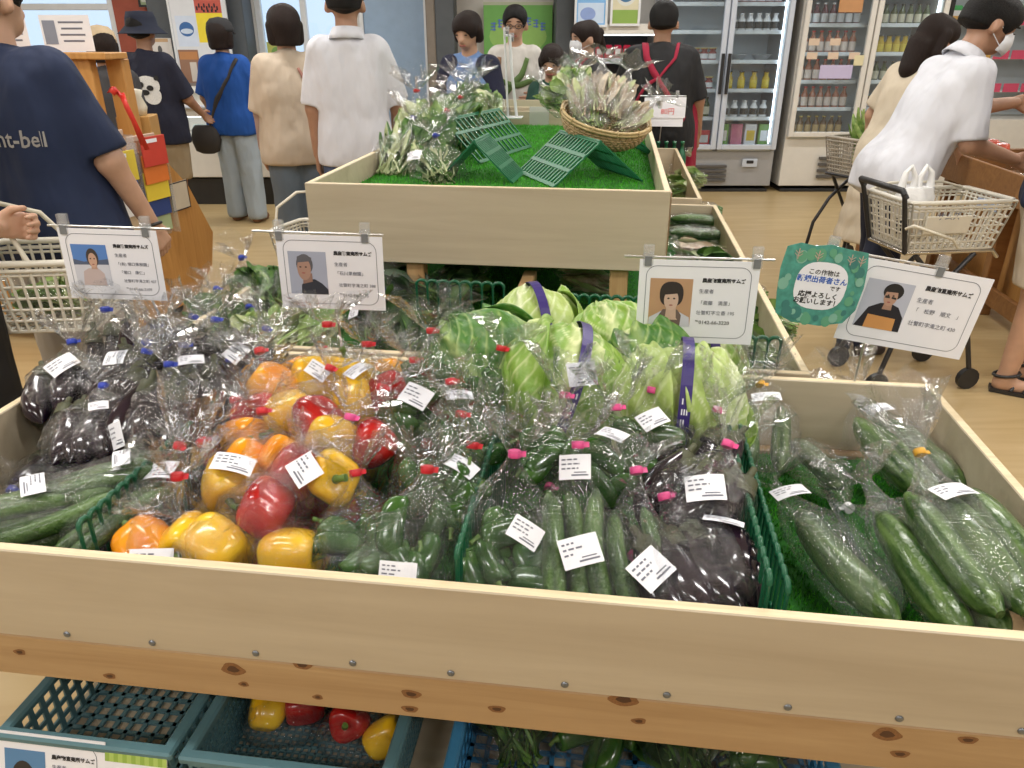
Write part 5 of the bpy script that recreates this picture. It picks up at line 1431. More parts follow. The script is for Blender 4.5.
# green poster with blue lettering shapes
e, w, h = poster('green_poster', 484, 552, 2, 90, 8.5, [pc((.16, .42, .10)), ('e', pc((.30, .55, .14)), (.5, .62, .42, .2)), ('e', pc((.10, .32, .06)), (.5, .3, .4, .22)), ('e', pc((.5, .22, .05)), (.22, .18, .13, .12)), ('e', pc((.05, .14, .45)), (.76, .2, .12, .1)), ('r', pc((.45, .5, .36)), (.0, .965, 1, 1))], 'large green poster with an arc of blue characters behind the man with glasses')
mbx = MB()
for k in range(8):
    a = (k - 3.5) / 3.5; cx = a * w * .36; cz = h * (.80 - .07 * a * a)
    for q in range(3): mbx.box((cx, -.012, cz + (q - 1) * h * .035), (w * .072, .001, h * .013))
    mbx.box((cx + w * .012 * (-1) ** k, -.0125, cz), (w * .018, .001, h * .095))
o = mbx.build('print', pc((.10, .20, .55)), e); o['kind'] = 'stuff'
poster('blue_poster', 576, 607, -30, 26, 7.88, [pc((.20, .45, .78)), ('r', pc((.55, .68, .86)), (.08, .05, .92, .42)), ('e', pc((.25, .35, .65)), (.4, .22, .25, .12)), ('e', pc((.62, .74, .88)), (.5, .75, .35, .12))], 'pale blue poster on the canopy behind the masked woman', frame=ALU)
poster('logo_poster', 612, 640, -30, 25, 7.88, [pc((.66, .62, .44)), ('r', pc((.25, .40, .08)), (.05, .03, .95, .28)), ('e', pc((.66, .68, .62)), (.5, .62, .40, .27)), ('e', pc((.05, .16, .32)), (.5, .64, .34, .22)), ('r', pc((.55, .62, .68)), (.25, .52, .75, .62))], 'cream and green poster with a dark round emblem near the staff member', frame=ALU)
poster('door_poster', 268, 286, 42, 66, 8.634, [pc((.60, .62, .16)), ('e', pc((.25, .45, .12)), (.5, .5, .3, .3))], 'yellow-green poster on the glass door behind the woman in beige')

# ---------------------------------------------------------------- chest freezer
fz = empty('chest_freezer', (-2.95, 7.2, 0), 0, 'long white chest freezer with glass front behind the woman in blue', 'freezer')
FW = 2.9
box_obj('plinth', (0, .42, .12), (FW - .04, .72, .24), BLACK_PL, fz); box_obj('lower_panel', (0, .4, .425), (FW, .8, .33), F_WHITE, fz)
box_obj('back_wall', (0, .77, .78), (FW, .06, .38), F_WHITE, fz)
for s in (-1, 1): box_obj('end_wall', (s * (FW / 2 - .02), .4, .77), (.04, .72, .36), F_WHITE, fz)
box_obj('front_glass', (0, .015, .69), (FW - .1, .012, .2), GL, fz, 0)
box_obj('top_rail', (0, .02, .83), (FW, .06, .07), F_WHITE, fz); box_obj('lit_rail', (0, .0, .875), (FW, .10, .022), F_ALU, fz)
box_obj('led_strip', (0, .06, .79), (FW - .1, .015, .012), LEDM, fz, 0); box_obj('rear_rail', (0, .74, .98), (FW, .12, .05), F_WHITE, fz)
rp_ = random.Random(11); cols = [(.05, .22, .20), (.5, .55, .5), (.10, .28, .12), (.25, .42, .5), (.55, .5, .4), (.08, .3, .3)]
for i in range(14):
    e = empty('frozen_pack', (-4.2 + .19 * i, 7.33 + .05 * (i % 2), .592), rp_.uniform(-.2, .2), 'frozen pack in the chest freezer, number %s from the left' % ('one', 'two', 'three', 'four', 'five', 'six', 'seven', 'eight', 'nine', 'ten', 'eleven', 'twelve', 'thirteen', 'fourteen')[i], 'frozen pack', 'packs in the chest freezer')
    MB().box((0, 0, .06), (.15, .08, .12), ch=.02).build('pouch', bm('frozen_%d' % (i % 6), cols[i % 6]), e); MB().box((0, -.041, .06), (.09, .001, .06)).build('front_print', PK[i % 6], e)

# ---------------------------------------------------------------- wooden brochure cabinet on castors (left)
cb_ = empty('brochure_cabinet', (-1.94, 3.60, 0), R(-12), 'golden oak display cabinet on castors with chamfered end panel and brochure racks', 'cabinet')
# end panel seen from the aisle (profile in y-z), extruded along -x
prof = [(-.02, .08), (.58, .08), (.80, .22), (.86, .40), (.70, .70), (.48, .92), (-.02, .92)]
def yz_prism(poly, x0, x1):
    n = len(poly); v = [(x0, a, b) for a, b in poly] + [(x1, a, b) for a, b in poly]
    return MB().add(v, [tuple(range(n)), tuple(range(2 * n - 1, n - 1, -1))] + [((i + 1) % n, i, n + i, n + (i + 1) % n) for i in range(n)])
yz_prism(prof, -.03, 0).build('end_panel', OAK, cb_)
yz_prism([(a * .97 + .01, b * .97 + .01) for a, b in prof], -1.25, -.031).build('carcass', OAK, cb_)
for (x, y) in ((-.1, .06), (-.1, .55), (-1.1, .06), (-1.1, .55)):
    k = MB().tube([(x - .014, y, .04), (x + .014, y, .04)], .038, 14).build('castor', BLACK_PL, cb_)
    MB().box((x, y, .078), (.05, .05, .02), ch=.003).build('castor_plate', STEEL, cb_)
box_obj('upper_panel', (-.70, .30, 1.12), (.86, .02, .42), pm('beige_fabric_panel', (.46, .36, .22), .9, var=.06, bump=.2, bscale=200), cb_)
for x, w_ in ((-1.16, .07), (-.20, .17)): box_obj('upright', (x, .30, 1.13), (w_, .05, .44), OAK, cb_)
box_obj('upright', (-.06, .40, 1.13), (.09, .06, .44), OAK, cb_)
box_obj('top_rail', (-.62, .32, 1.365), (1.25, .16, .03), OAK, cb_)
def cards(x, y, z, w, h, label, faint=False):
    e = empty('standing_card', (x, y, z), 0, label, 'card')
    cb2 = MB().box((0, 0, h / 2), (w, .002, h)).build('card', WHITE_P if not faint else pc((.70, .68, .76)), e)
    mb = MB()
    for k in range(4): mb.box((w * .12, -.0018, h * (.8 - .17 * k)), (w * (.5 - .08 * (k % 2)), .0006, h * .05))
    o = mb.build('print', INK_GREY if not faint else pc((.58, .52, .62)), cb2); o['kind'] = 'stuff'
    if faint:
        q = MB(); flat(q, ell(w * .25, h * .62, w * .09, h * .14), -.003, 0); flat(q, ell(w * .25, h * .3, w * .16, h * .22), -.003, 0); q.build('faint_portrait', pc((.60, .60, .70)), cb2)
    else: q = MB(); flat(q, [(-w * .45, h * .2), (-w * .2, h * .2), (-w * .2, h * .85), (-w * .45, h * .85)], -.003, 0); q.build('portrait_photo', pc((.25, .28, .36)), cb2)
bpy.context.view_layer.update()
CM = cb_.matrix_world.copy()
c1 = at_y(14, 58, 4.15); c2 = at_y(71, 52, 4.03)
cards(c1.x, 4.15, 1.382, .20, .17, 'white card with a dark portrait standing on the cabinet top at the left')
cards(c2.x, 4.03, 1.382, .24, .16, 'pale lilac card seen from behind on the cabinet top')
# brochure racks and brochures
def rack(x, y, z, rz, n, cols_, nm):
    e = empty('brochure_rack', (x, y, z), rz, 'clear brochure rack %s on the cabinet end' % nm, 'brochure rack')
    box_obj('back_plate', (0, 0, .24), (.20, .006, .5), CLEAR_PL, e, .001)
    for s in (-1, 1): box_obj('side_plate', (s * .1, -.03, .24), (.004, .06, .48), CLEAR_PL, e, .001)
    box_obj('header_strip', (0, -.006, .49), (.20, .008, .03), pc((.55, .40, .30)), e)
    for k in range(n):
        b = empty('brochure', (x, y, z), rz, '%s brochure in the rack %s' % (cols_[k][0], nm), 'brochure', 'brochures on the cabinet'); M = b.matrix_basis.copy() if False else None
        MB().box((0, -.012 - .012 * (n - k), .04 + .085 * (n - 1 - k) + .05), (.17, .008, .14), ch=.001).build('booklet', pc(cols_[k][1]), b)
        MB().box((-.02, -.0175 - .012 * (n - k), .04 + .085 * (n - 1 - k) + .10), (.09, .001, .018)).build('title_strip', WHITE_P, b)
CL = [('red', (.55, .05, .03)), ('orange', (.68, .18, .03)), ('yellow', (.75, .58, .05)), ('navy', (.03, .06, .22)), ('pale green', (.42, .52, .30))]
rk = at_y(148, 240, 3.95)
q1 = CM @ Vector((.012, .36, .50)); q2 = CM @ Vector((.012, .13, .54))
rack(q1.x, q1.y, q1.z, R(74), 5, CL, 'at the right')
rack(q2.x, q2.y, q2.z, R(74), 4, [('yellow-edged', (.70, .55, .06)), ('navy-edged', (.04, .08, .25)), ('white', (.7, .7, .7)), ('tan', (.5, .38, .25))], 'at the left')
nt = empty('framed_notice', CM @ Vector((.008, .60, .66)), R(78), 'small cream notice with black border on the cabinet end', 'notice')
MB().box((0, 0, 0), (.16, .004, .15)).build('sheet', pc((.62, .55, .44)), nt); card_border(nt, .16, .15, -.003, INK, .004, .006)
# red ribbons
RIB = pm('red_ribbon', (.60, .03, .02), .4)
def ribbon(x, y, dz, label):
    p = at_y(x, y, 3.58); e = empty('red_ribbon', p, 0, label, 'ribbon')
    for k, pts in enumerate(([(-.06, 0, .02), (-.03, -.02, .045), (0, -.01, .0), (.03, -.02, -.08), (.05, -.01, -.2)], [(0, -.01, .02), (.02, -.03, -.04), (.035, -.02, -.10), (.07, -.02, -.22)])):
        P = [[(a - .012, b, c), (a + .012, b - .004, c + .004)] for a, b, c in pts]
        MB().grid(P).build('ribbon_tail', RIB, e).modifiers.new('t', 'SOLIDIFY').thickness = .001
    MB().lathe([(.001, -.02), (.02, 0), (.001, .02)], 8, M=Matrix.Translation((-.03, -.02, .03))).build('knot', RIB, e)
ribbon(82, 98, 0, 'red ribbon hanging on the cabinet at the left'); ribbon(124, 98, 0, 'red ribbon hanging at the right cabinet post')
# yellow-white bag on the wooden block
cbx = empty('carton_box', CM @ Vector((-.10, .52, .90)), R(8), 'tan cardboard box with a white paper bundle beside the bucket hat boy', 'box')
box_obj('carton', (0, 0, .09), (.16, .16, .18), pc((.48, .27, .08)), cbx); MB().lathe([(.001, .18), (.05, .18), (.06, .22), (.04, .27), (.05, .30), (.001, .31)], 10).build('paper_bundle', pc((.72, .68, .56)), cbx)

# ---------------------------------------------------------------- right produce stand
rs_ = empty('produce_stand', (2.50, 3.35, 0), R(-7), 'brown wooden produce stand at the right holding tomatoes and eggplants', 'produce stand')
box_obj('side_board', (.012, .8, .73), (.024, 1.75, .16), OAK_DK, rs_); box_obj('front_board', (.55, -.07, .73), (1.1, .024, .16), OAK_DK, rs_); box_obj('back_board', (.55, 1.66, .73), (1.1, .024, .16), OAK_DK, rs_)
box_obj('far_side_board', (1.11, .8, .73), (.024, 1.75, .16), OAK_DK, rs_); box_obj('tray_floor', (.55, .8, .67), (1.08, 1.7, .02), OAK_DK, rs_)
for (x, y) in ((.10, .02), (.10, .82), (.10, 1.6), (1.0, .0), (1.0, 1.6)): box_obj('leg', (x, y, .33), (.07, .07, .66), OAK_DK, rs_)
box_obj('lower_panel', (.20, .8, .36), (.02, 1.55, .5), OAK, rs_); box_obj('lower_rail', (.1, .8, .12), (.03, 1.5, .1), OAK_DK, rs_)
box_obj('upper_shelf', (.85, .8, 1.02), (.5, 1.7, .025), OAK, rs_); 
for y in (.0, .8, 1.6): box_obj('shelf_post', (1.02, y, .84), (.05, .05, .36), OAK, rs_)
box_obj('upper_board', (.61, .8, 1.06), (.02, 1.7, .1), OAK, rs_)
for k in range(3): box_obj('info_label', (.185, .35 + .1 * k, .42 + .06 * k), (.004, .06, .05), WHITE_P, rs_, 0)
V_TOM = veg_mat('tomato_skin', (.50, .05, .03), (.68, .12, .07), .2)
def rsp(x, y, z): return rs_.matrix_basis @ Vector((x, y, z))
bpy.context.view_layer.update()
def stand_bag(pos, items, label, cat, name, L=.2, Wd=.17):
    nseed[0] += 1
    e = empty(name, pos, R(rl.uniform(-40, 40)), label, cat); b = Bag(L, Wd, .09, .05, 25, nseed[0]); 
    for (mk, m, loc, rot, sc) in items:
        o = put(mk.split('_')[0].replace('tom', 'tomato').replace('egg', 'eggplant'), veg_mesh(mk, m), None, e, loc, rot); o.scale = (sc,) * 3
    b.mesh(24).build('plastic_bag', BAG, e)
tp = at_y(985, 148, 3.9)
tm = [('tom_%d' % (k % 3), V_TOM, (-.045 + .09 * (k % 2), -.055 + .065 * (k // 2), -.005 + .004 * k), (rl.uniform(-.4, .4), rl.uniform(-.4, .4), 0), 1.0) for k in range(4)]
stand_bag(tp, tm, 'bag of pale red tomatoes held by the bending man', 'bag of tomatoes', 'bagged_tomatoes')
for k in range(4):
    it = [('egg_%d' % (q % 3), V_EGG, (-.05 + .033 * q, 0, 0), (0, 0, rl.uniform(-.1, .1)), 1.0) for q in range(4)]
    stand_bag(rsp(.30 + .22 * (k % 2), .75 + .24 * (k // 2), .735), it, 'bag of dark eggplants on the right stand, %s' % ('near left', 'near right', 'far left', 'far right')[k], 'bag of eggplants', 'bagged_eggplants')
for k in range(3):
    bagged('leaf', rsp(.25 + .2 * k, .30, .735), 20 * k, 5, .24, .17, .09, None, '%s bag of greens at the near end of the right stand' % ('left', 'middle', 'right')[k], 26, 8, None, .04, group='greens on the right stand', seg=22)
for k in range(3):
    bagged('leaf', rsp(.80, .4 + .4 * k, 1.09), 20 * k, 5, .24, .17, .09, None, '%s bag of greens on the upper shelf of the right stand' % ('near', 'middle', 'far')[k], 26, 8, None, .04, group='greens on the right upper shelf', seg=22)
for k in range(4):
    o = put('jar', BJ['jar'], None, None, rsp(.75 + .09 * k, 1.45, 1.034)); tag(o, '%s jar on the upper shelf of the right stand' % ('first', 'second', 'third', 'fourth')[k], 'jar', 'jars on the right stand')
e = empty('price_card', rsp(.45, 1.1, .82), R(-10), 'white price card standing in the right stand near the eggplants', 'card'); MB().box((0, 0, .08), (.16, .002, .13)).build('card', WHITE_P, e); MB().box((0, 0, .0), (.01, .004, .1)).build('stake', STEEL, e)

# ---------------------------------------------------------------- shopping baskets and carts
def basket(root, w, d, h, taper=.82, mat=BASKET_PL, n=(15, 11), rows=6, solid_rows=(0,), handles='up', hx=0.0):
    """tapered plastic shopping basket: rim, slotted sides, floor and two wire handles"""
    def P(sx, sy, z): k = taper + (1 - taper) * z / h; return (sx * w / 2 * k, sy * d / 2 * k, z)
    rim = MB(); cs = [P(-1, -1, h), P(1, -1, h), P(1, 1, h), P(-1, 1, h)]
    q = []
    for i in range(4):
        a, b = Vector(cs[i]), Vector(cs[(i + 1) % 4]); q += [a.lerp(b, .07), a.lerp(b, .5), a.lerp(b, .93)]
    rim.tube(q, .010, 6, closed=True); q2 = [(p[0], p[1], h * .9) for p in q]; rim.tube(q2, .006, 6, closed=True)
    rim.build('rim', mat, root)
    for (ax, s) in (('y', -1), ('y', 1), ('x', -1), ('x', 1)):
        mb = MB(); nn = n[0] if ax == 'y' else n[1]
        for k in range(nn + 1):
            t = -1 + 2 * k / nn
            a, b = (P(t, s, 0), P(t, s, h)) if ax == 'y' else (P(s, t, 0), P(s, t, h))
            mb.tube([a, b], .0046, 5)
        for r in range(rows + 1):
            z = h * r / rows
            a, b = (P(-1, s, z), P(1, s, z)) if ax == 'y' else (P(s, -1, z), P(s, 1, z))
            mb.tube([a, b], .0042, 5)
        mb.build('slotted_side', mat, root)
    fl = MB()
    for k in range(13): x = (-1 + 2 * k / 12) * w / 2 * taper; fl.box((x, 0, .003), (.008, d * taper, .005))
    for k in range(9): y = (-1 + 2 * k / 8) * d / 2 * taper; fl.box((0, y, .0032), (w * taper, .008, .0046))
    fl.build('floor_lattice', mat, root)
    return P
WIRE = pm('chrome_wire', (.55, .53, .48), .25, metal=1, var=.05)
HANDLE = pm('ivory_handle', (.62, .58, .48), .4)

# cart of the bending man
bk = at_y(936, 214, 3.3); bz = .62
bk = Vector((at_y(936, 214, 3.25).x, 3.25, .64))
sb = empty('shopping_basket', bk, R(8), 'ivory plastic shopping basket on a cart in front of the bending man', 'shopping basket', 'ivory shopping baskets')
bw, bd, bh = .46, .32, .20
PP = basket(sb, bw, bd, bh)
MB().box((-.06, -.147, .13), (.20, .006, .075), ch=.002, M=Matrix.Rotation(R(7), 4, 'X')).build('name_plate', BASKET_PL, sb)
lettering('サムズ', .035, sb, (-.12, -.168, .135), INK_GREY, ext=.0003, bold=.0004)
MB().box((.205, -.03, .16), (.004, .12, .04)).build('side_label', pc((.35, .42, .58)), sb)
MB().tube([(-.24, -.16, .10), (-.23, -.19, .12), (-.05, -.20, .06), (-.01, -.19, .02)], .006, 6).build('handle_bar', HANDLE, sb)
MB().tube([(-.23, .15, .20), (-.15, .14, .23), (.1, .14, .23), (.22, .15, .20)], .006, 6).build('handle_bar', HANDLE, sb)
# cart frame
ct = empty('shopping_cart', (bk.x, bk.y, 0), R(8), 'wire-framed shopping cart carrying the basket in front of the bending man', 'shopping cart')
for s in (-1, 1):
    MB().tube([(-.20, s * .13, .63), (.20, s * .13, .63), (.23, s * .13, .60)], .009, 8).build('top_rail', WIRE, ct)
    MB().tube([(.12, s * .13, .62), (-.16, s * .15, .30), (-.22, s * .16, .08)], .011, 8).build('leg', DARK_STEEL, ct)
    MB().tube([(-.15, s * .13, .62), (.16, s * .15, .30), (.22, s * .16, .08)], .011, 8).build('leg', DARK_STEEL, ct)
    for x in (-.22, .22): 
        MB().tube([(x, s * .16 - .012, .05), (x, s * .16 + .012, .05)], .05, 14).build('wheel', BLACK_PL, ct)
MB().tube([(-.20, -.13, .63), (-.20, .13, .63)], .009, 8).build('cross_rail', WIRE, ct); MB().tube([(.20, -.13, .63), (.20, .13, .63)], .009, 8).build('cross_rail', WIRE, ct)
MB().tube([(-.26, -.15, .86), (-.28, -.15, .89), (-.28, .15, .89), (-.26, .15, .86)], .013, 8).build('push_handle', BLACK_PL, ct)
for s in (-1, 1): MB().tube([(-.20, s * .13, .63), (-.27, s * .15, .88)], .010, 8).build('handle_post', BLACK_PL, ct)
# white carrier bag in the basket
wb_ = empty('carrier_bag', bk + Vector((-.10, .02, .10)), R(10), 'white plastic carrier bag with two loops in the cart basket', 'carrier bag')
WPL = pm('white_bag_plastic', (.80, .80, .80), .35, var=.03, bump=.5, bscale=25)
rg = []
for z, a_, b_ in ((0, .06, .05), (.04, .085, .065), (.09, .085, .06), (.13, .07, .04)):
    rg.append([((a_ + .008 * math.sin(5 * t + z * 40)) * math.cos(t), (b_ + .006 * math.sin(7 * t)) * math.sin(t), z) for t in np.linspace(0, 2 * math.pi, 24, endpoint=False)])
MB().loft(rg).build('bag_body', WPL, wb_)
for s in (-1, 1):
    pts = [(s * .012, 0, .11), (s * .02 - .008 * s, 0, .17), (s * .035, .005, .215), (s * .06, .0, .19), (s * .07, 0, .11)]
    MB().tube([tuple(Vector(pts[i])) for i in range(5)], [.016, .012, .009, .012, .018], 8).build('loop', WPL, wb_)

# basket with greens on a cart (beige woman)
g = Vector((at_y(862, 165, 5.1).x, 5.1, .64))
gb = empty('shopping_basket', g, R(25), 'grey-ivory basket of leafy stalks on the far cart by the white fridge', 'shopping basket', 'ivory shopping baskets')
basket(gb, .40, .30, .22, mat=pm('grey_mesh_basket', (.42, .38, .32), .5), n=(18, 12), rows=9)
MB().tube([(-.2, -.14, .22), (-.25, -.16, .12), (-.2, -.17, .04), (-.12, -.15, .06)], .006, 6).build('handle_bar', HANDLE, gb)
gl_ = leaf_bundle(60, .34, .24, .16, 77, .03).build('celery_bunch', [V_LEAF2, V_LEAF2, V_STALK], None, g + Vector((.0, 0, .22)), (R(70), R(8), 0)); tag(gl_, 'bunch of yellow-green leafy stalks standing in the far basket', 'greens')
gc = empty('shopping_cart', (g.x, g.y, 0), R(25), 'dark wire cart with small wheels by the white fridge', 'shopping cart')
for s in (-1, 1):
    MB().tube([(-.18, s * .12, .63), (.18, s * .12, .63)], .009, 8).build('top_rail', DARK_STEEL, gc)
    MB().tube([(.10, s * .12, .62), (-.10, s * .13, .46), (-.19, s * .15, .30), (-.22, s * .16, .08)], .011, 8).build('leg', DARK_STEEL, gc)
    MB().tube([(-.12, s * .12, .62), (.14, s * .15, .28), (.2, s * .16, .08)], .011, 8).build('leg', DARK_STEEL, gc)
    for x in (-.22, .2): MB().tube([(x, s * .16 - .012, .05), (x, s * .16 + .012, .05)], .05, 14).build('wheel', BLACK_PL, gc)
for x in (-.18, .18): MB().tube([(x, -.12, .63), (x, .12, .63)], .009, 8).build('cross_rail', DARK_STEEL, gc)
# basket carried at the left
lb = Vector((at_y(52, 300, 2.12).x, 2.12, at_y(52, 318, 2.12).z))
lbk = empty('shopping_basket', lb, R(6), 'ivory slotted shopping basket carried at the left edge behind the leftmost sign', 'shopping basket', 'ivory shopping baskets')
basket(lbk, .36, .27, .20, n=(12, 9), rows=6, taper=.84)
MB().tube([(.03, -.13, .2), (-.02, -.10, .29), (-.10, -.03, .335), (-.10, .03, .335), (-.02, .10, .29), (.03, .13, .2)], .007, 8).build('handle_bar', HANDLE, lbk)
bagged('pleaf', lb + Vector((0, 0, .06)), 70, 4, .24, .17, .09, None, 'bag of pale greens inside the basket at the left', 26, 5, None, .03, group='bag in the left basket', seg=22)
# basket by the polo man
kb = Vector((at_y(318, 225, 3.6).x, 3.6, .42))
kbk = empty('shopping_basket', kb, R(-20), 'ivory basket with raised handle beside the man in the white polo', 'shopping basket', 'ivory shopping baskets')
basket(kbk, .36, .27, .20, n=(12, 9), rows=6)
MB().tube([(-.15, -.13, .2), (-.16, -.08, .30), (-.10, -.0, .36), (-.05, .05, .36), (-.10, .12, .2)], .007, 8).build('handle_bar', HANDLE, kbk)

# ---------------------------------------------------------------- people
def surface_nets(D, org, vox):
    S = D < 0
    nx, ny, nz = D.shape
    acc = np.zeros((nx - 1, ny - 1, nz - 1, 3), np.float32); cnt = np.zeros((nx - 1, ny - 1, nz - 1), np.float32)
    sl = lambda o, n: slice(o, n - 1 + o)
    cor = [(i, j, k) for i in (0, 1) for j in (0, 1) for k in (0, 1)]
    for a in cor:
        for ax in range(3):
            if a[ax]: continue
            b = list(a); b[ax] = 1
            da = D[sl(a[0], nx), sl(a[1], ny), sl(a[2], nz)]; db = D[sl(b[0], nx), sl(b[1], ny), sl(b[2], nz)]
            m = (da < 0) != (db < 0)
            t = np.where(m, da / np.where(np.abs(da - db) < 1e-9, 1, da - db), 0)
            for c in range(3):
                acc[..., c] += np.where(m, a[c] + (t if c == ax else 0), 0)
            cnt += m
    act = cnt > 0
    idx = -np.ones(act.shape, np.int64); idx[act] = np.arange(act.sum())
    base = np.stack(np.nonzero(act), -1)
    V = (base + acc[act] / cnt[act][:, None]) * vox + org
    F = []
    for ax in range(3):
        o1, o2 = [c for c in range(3) if c != ax]
        s0 = [slice(None)] * 3; s1 = [slice(None)] * 3
        s0[ax] = slice(0, -1); s1[ax] = slice(1, None)
        A, B = S[tuple(s0)], S[tuple(s1)]
        m = A != B
        I = np.stack(np.nonzero(m), -1)
        I = I[(I[:, o1] > 0) & (I[:, o2] > 0) & (I[:, o1] < D.shape[o1] - 1) & (I[:, o2] < D.shape[o2] - 1)]
        if not len(I): continue
        inside = A[tuple(I.T)]
        q = []
        for (d1, d2) in ((-1, -1), (0, -1), (0, 0), (-1, 0)):
            J = I.copy(); J[:, o1] += d1; J[:, o2] += d2; q.append(idx[tuple(J.T)])
        Q = np.stack(q, -1)
        flip = inside if ax != 1 else ~inside
        Q[~flip] = Q[~flip][:, ::-1]
        F.append(Q[(Q >= 0).all(1)])
    return V, np.concatenate(F)

def sdf(prims, vox, k=.03, wr=0., seed=0):
    """smooth union of round cones: prims = (a, b, ra, rb, [clips], op)"""
    pts = np.array([p for pr in prims if pr[5] == '+' for p in ((np.array(pr[0]) - max(pr[2:4])), (np.array(pr[0]) + max(pr[2:4])), (np.array(pr[1]) - max(pr[2:4])), (np.array(pr[1]) + max(pr[2:4])))])
    lo, hi = pts.min(0) - 2.5 * vox - .01, pts.max(0) + 2.5 * vox + .01
    n = np.ceil((hi - lo) / vox).astype(int) + 1
    D = np.full(n, .6, np.float32)
    ax = [lo[i] + vox * np.arange(n[i]) for i in range(3)]
    for a, b, ra, rb, clips, op in prims:
        a, b = np.array(a, float), np.array(b, float); mr = max(ra, rb) + k * 1.5 + vox * 2
        i0 = np.clip(np.floor((np.minimum(a, b) - mr - lo) / vox).astype(int), 0, n - 1); i1 = np.clip(np.ceil((np.maximum(a, b) + mr - lo) / vox).astype(int) + 1, 1, n)
        X, Y, Z = np.meshgrid(ax[0][i0[0]:i1[0]], ax[1][i0[1]:i1[1]], ax[2][i0[2]:i1[2]], indexing='ij')
        ba = b - a; L2 = max(ba @ ba, 1e-12)
        h = np.clip(((X - a[0]) * ba[0] + (Y - a[1]) * ba[1] + (Z - a[2]) * ba[2]) / L2, 0, 1)
        d = np.sqrt((X - a[0] - h * ba[0]) ** 2 + (Y - a[1] - h * ba[1]) ** 2 + (Z - a[2] - h * ba[2]) ** 2) - (ra + (rb - ra) * h)
        for (p0, nn) in clips:
            d = np.maximum(d, (X - p0[0]) * nn[0] + (Y - p0[1]) * nn[1] + (Z - p0[2]) * nn[2])
        s = (slice(i0[0], i1[0]), slice(i0[1], i1[1]), slice(i0[2], i1[2])); cur = D[s]
        if op == '+':
            hh = np.clip(.5 + .5 * (cur - d) / k, 0, 1); D[s] = cur * (1 - hh) + d * hh - k * hh * (1 - hh)
        else: D[s] = np.maximum(cur, -d)
    if wr:
        X, Y, Z = np.meshgrid(*ax, indexing='ij'); p = seed * 1.7
        a_ = 46 * X + 9 * Z + 2.2 * np.sin(7 * Z + p) + 14 * Y; b_ = 38 * X - 26 * Z + 1.8 * np.sin(9 * X + p * 2) - 20 * Y
        D += (wr * (np.sin(a_ + p) * (.6 + .4 * np.sin(5 * Z + p)) + .7 * np.sin(b_ + p * 3) * np.sin(11 * Z + 3 * X + p))).astype(np.float32)
    return surface_nets(D, lo, vox)

def np_obj(name, VF, mat, parent):
    V = np.concatenate([v for v, f in VF]); off = 0; Fs = []
    for v, f in VF: Fs.append(f + off); off += len(v)
    me = bpy.data.meshes.new(name); me.from_pydata(V.tolist(), [], np.concatenate(Fs).tolist())
    me.polygons.foreach_set('use_smooth', [True] * len(me.polygons)); me.materials.append(mat); me.update()
    return put(name, me, None, parent)

SKIN = pm('warm_skin', (.52, .31, .21), .5, var=.06, vscale=20, sub=.05)
SKIN2 = pm('tanned_skin', (.40, .22, .14), .5, var=.06, vscale=20, sub=.05)
HAIRM = pm('black_hair', (.008, .007, .007), .6, spec=.25, var=.3, vscale=60, bump=.6, bscale=140, stretch=(4, 4, .6))
HAIRB = pm('dark_brown_hair', (.018, .010, .008), .6, spec=.25, var=.3, vscale=60, bump=.6, bscale=140, stretch=(4, 4, .6))
EYEW = pm('eye_dark', (.02, .015, .012), .3); LIP = pm('lips', (.38, .13, .11), .5)
def cloth(n, c, r=.85): return pm(n, c, r, var=.07, vscale=6, bump=.9, bscale=11, stretch=(1, 1, .45))

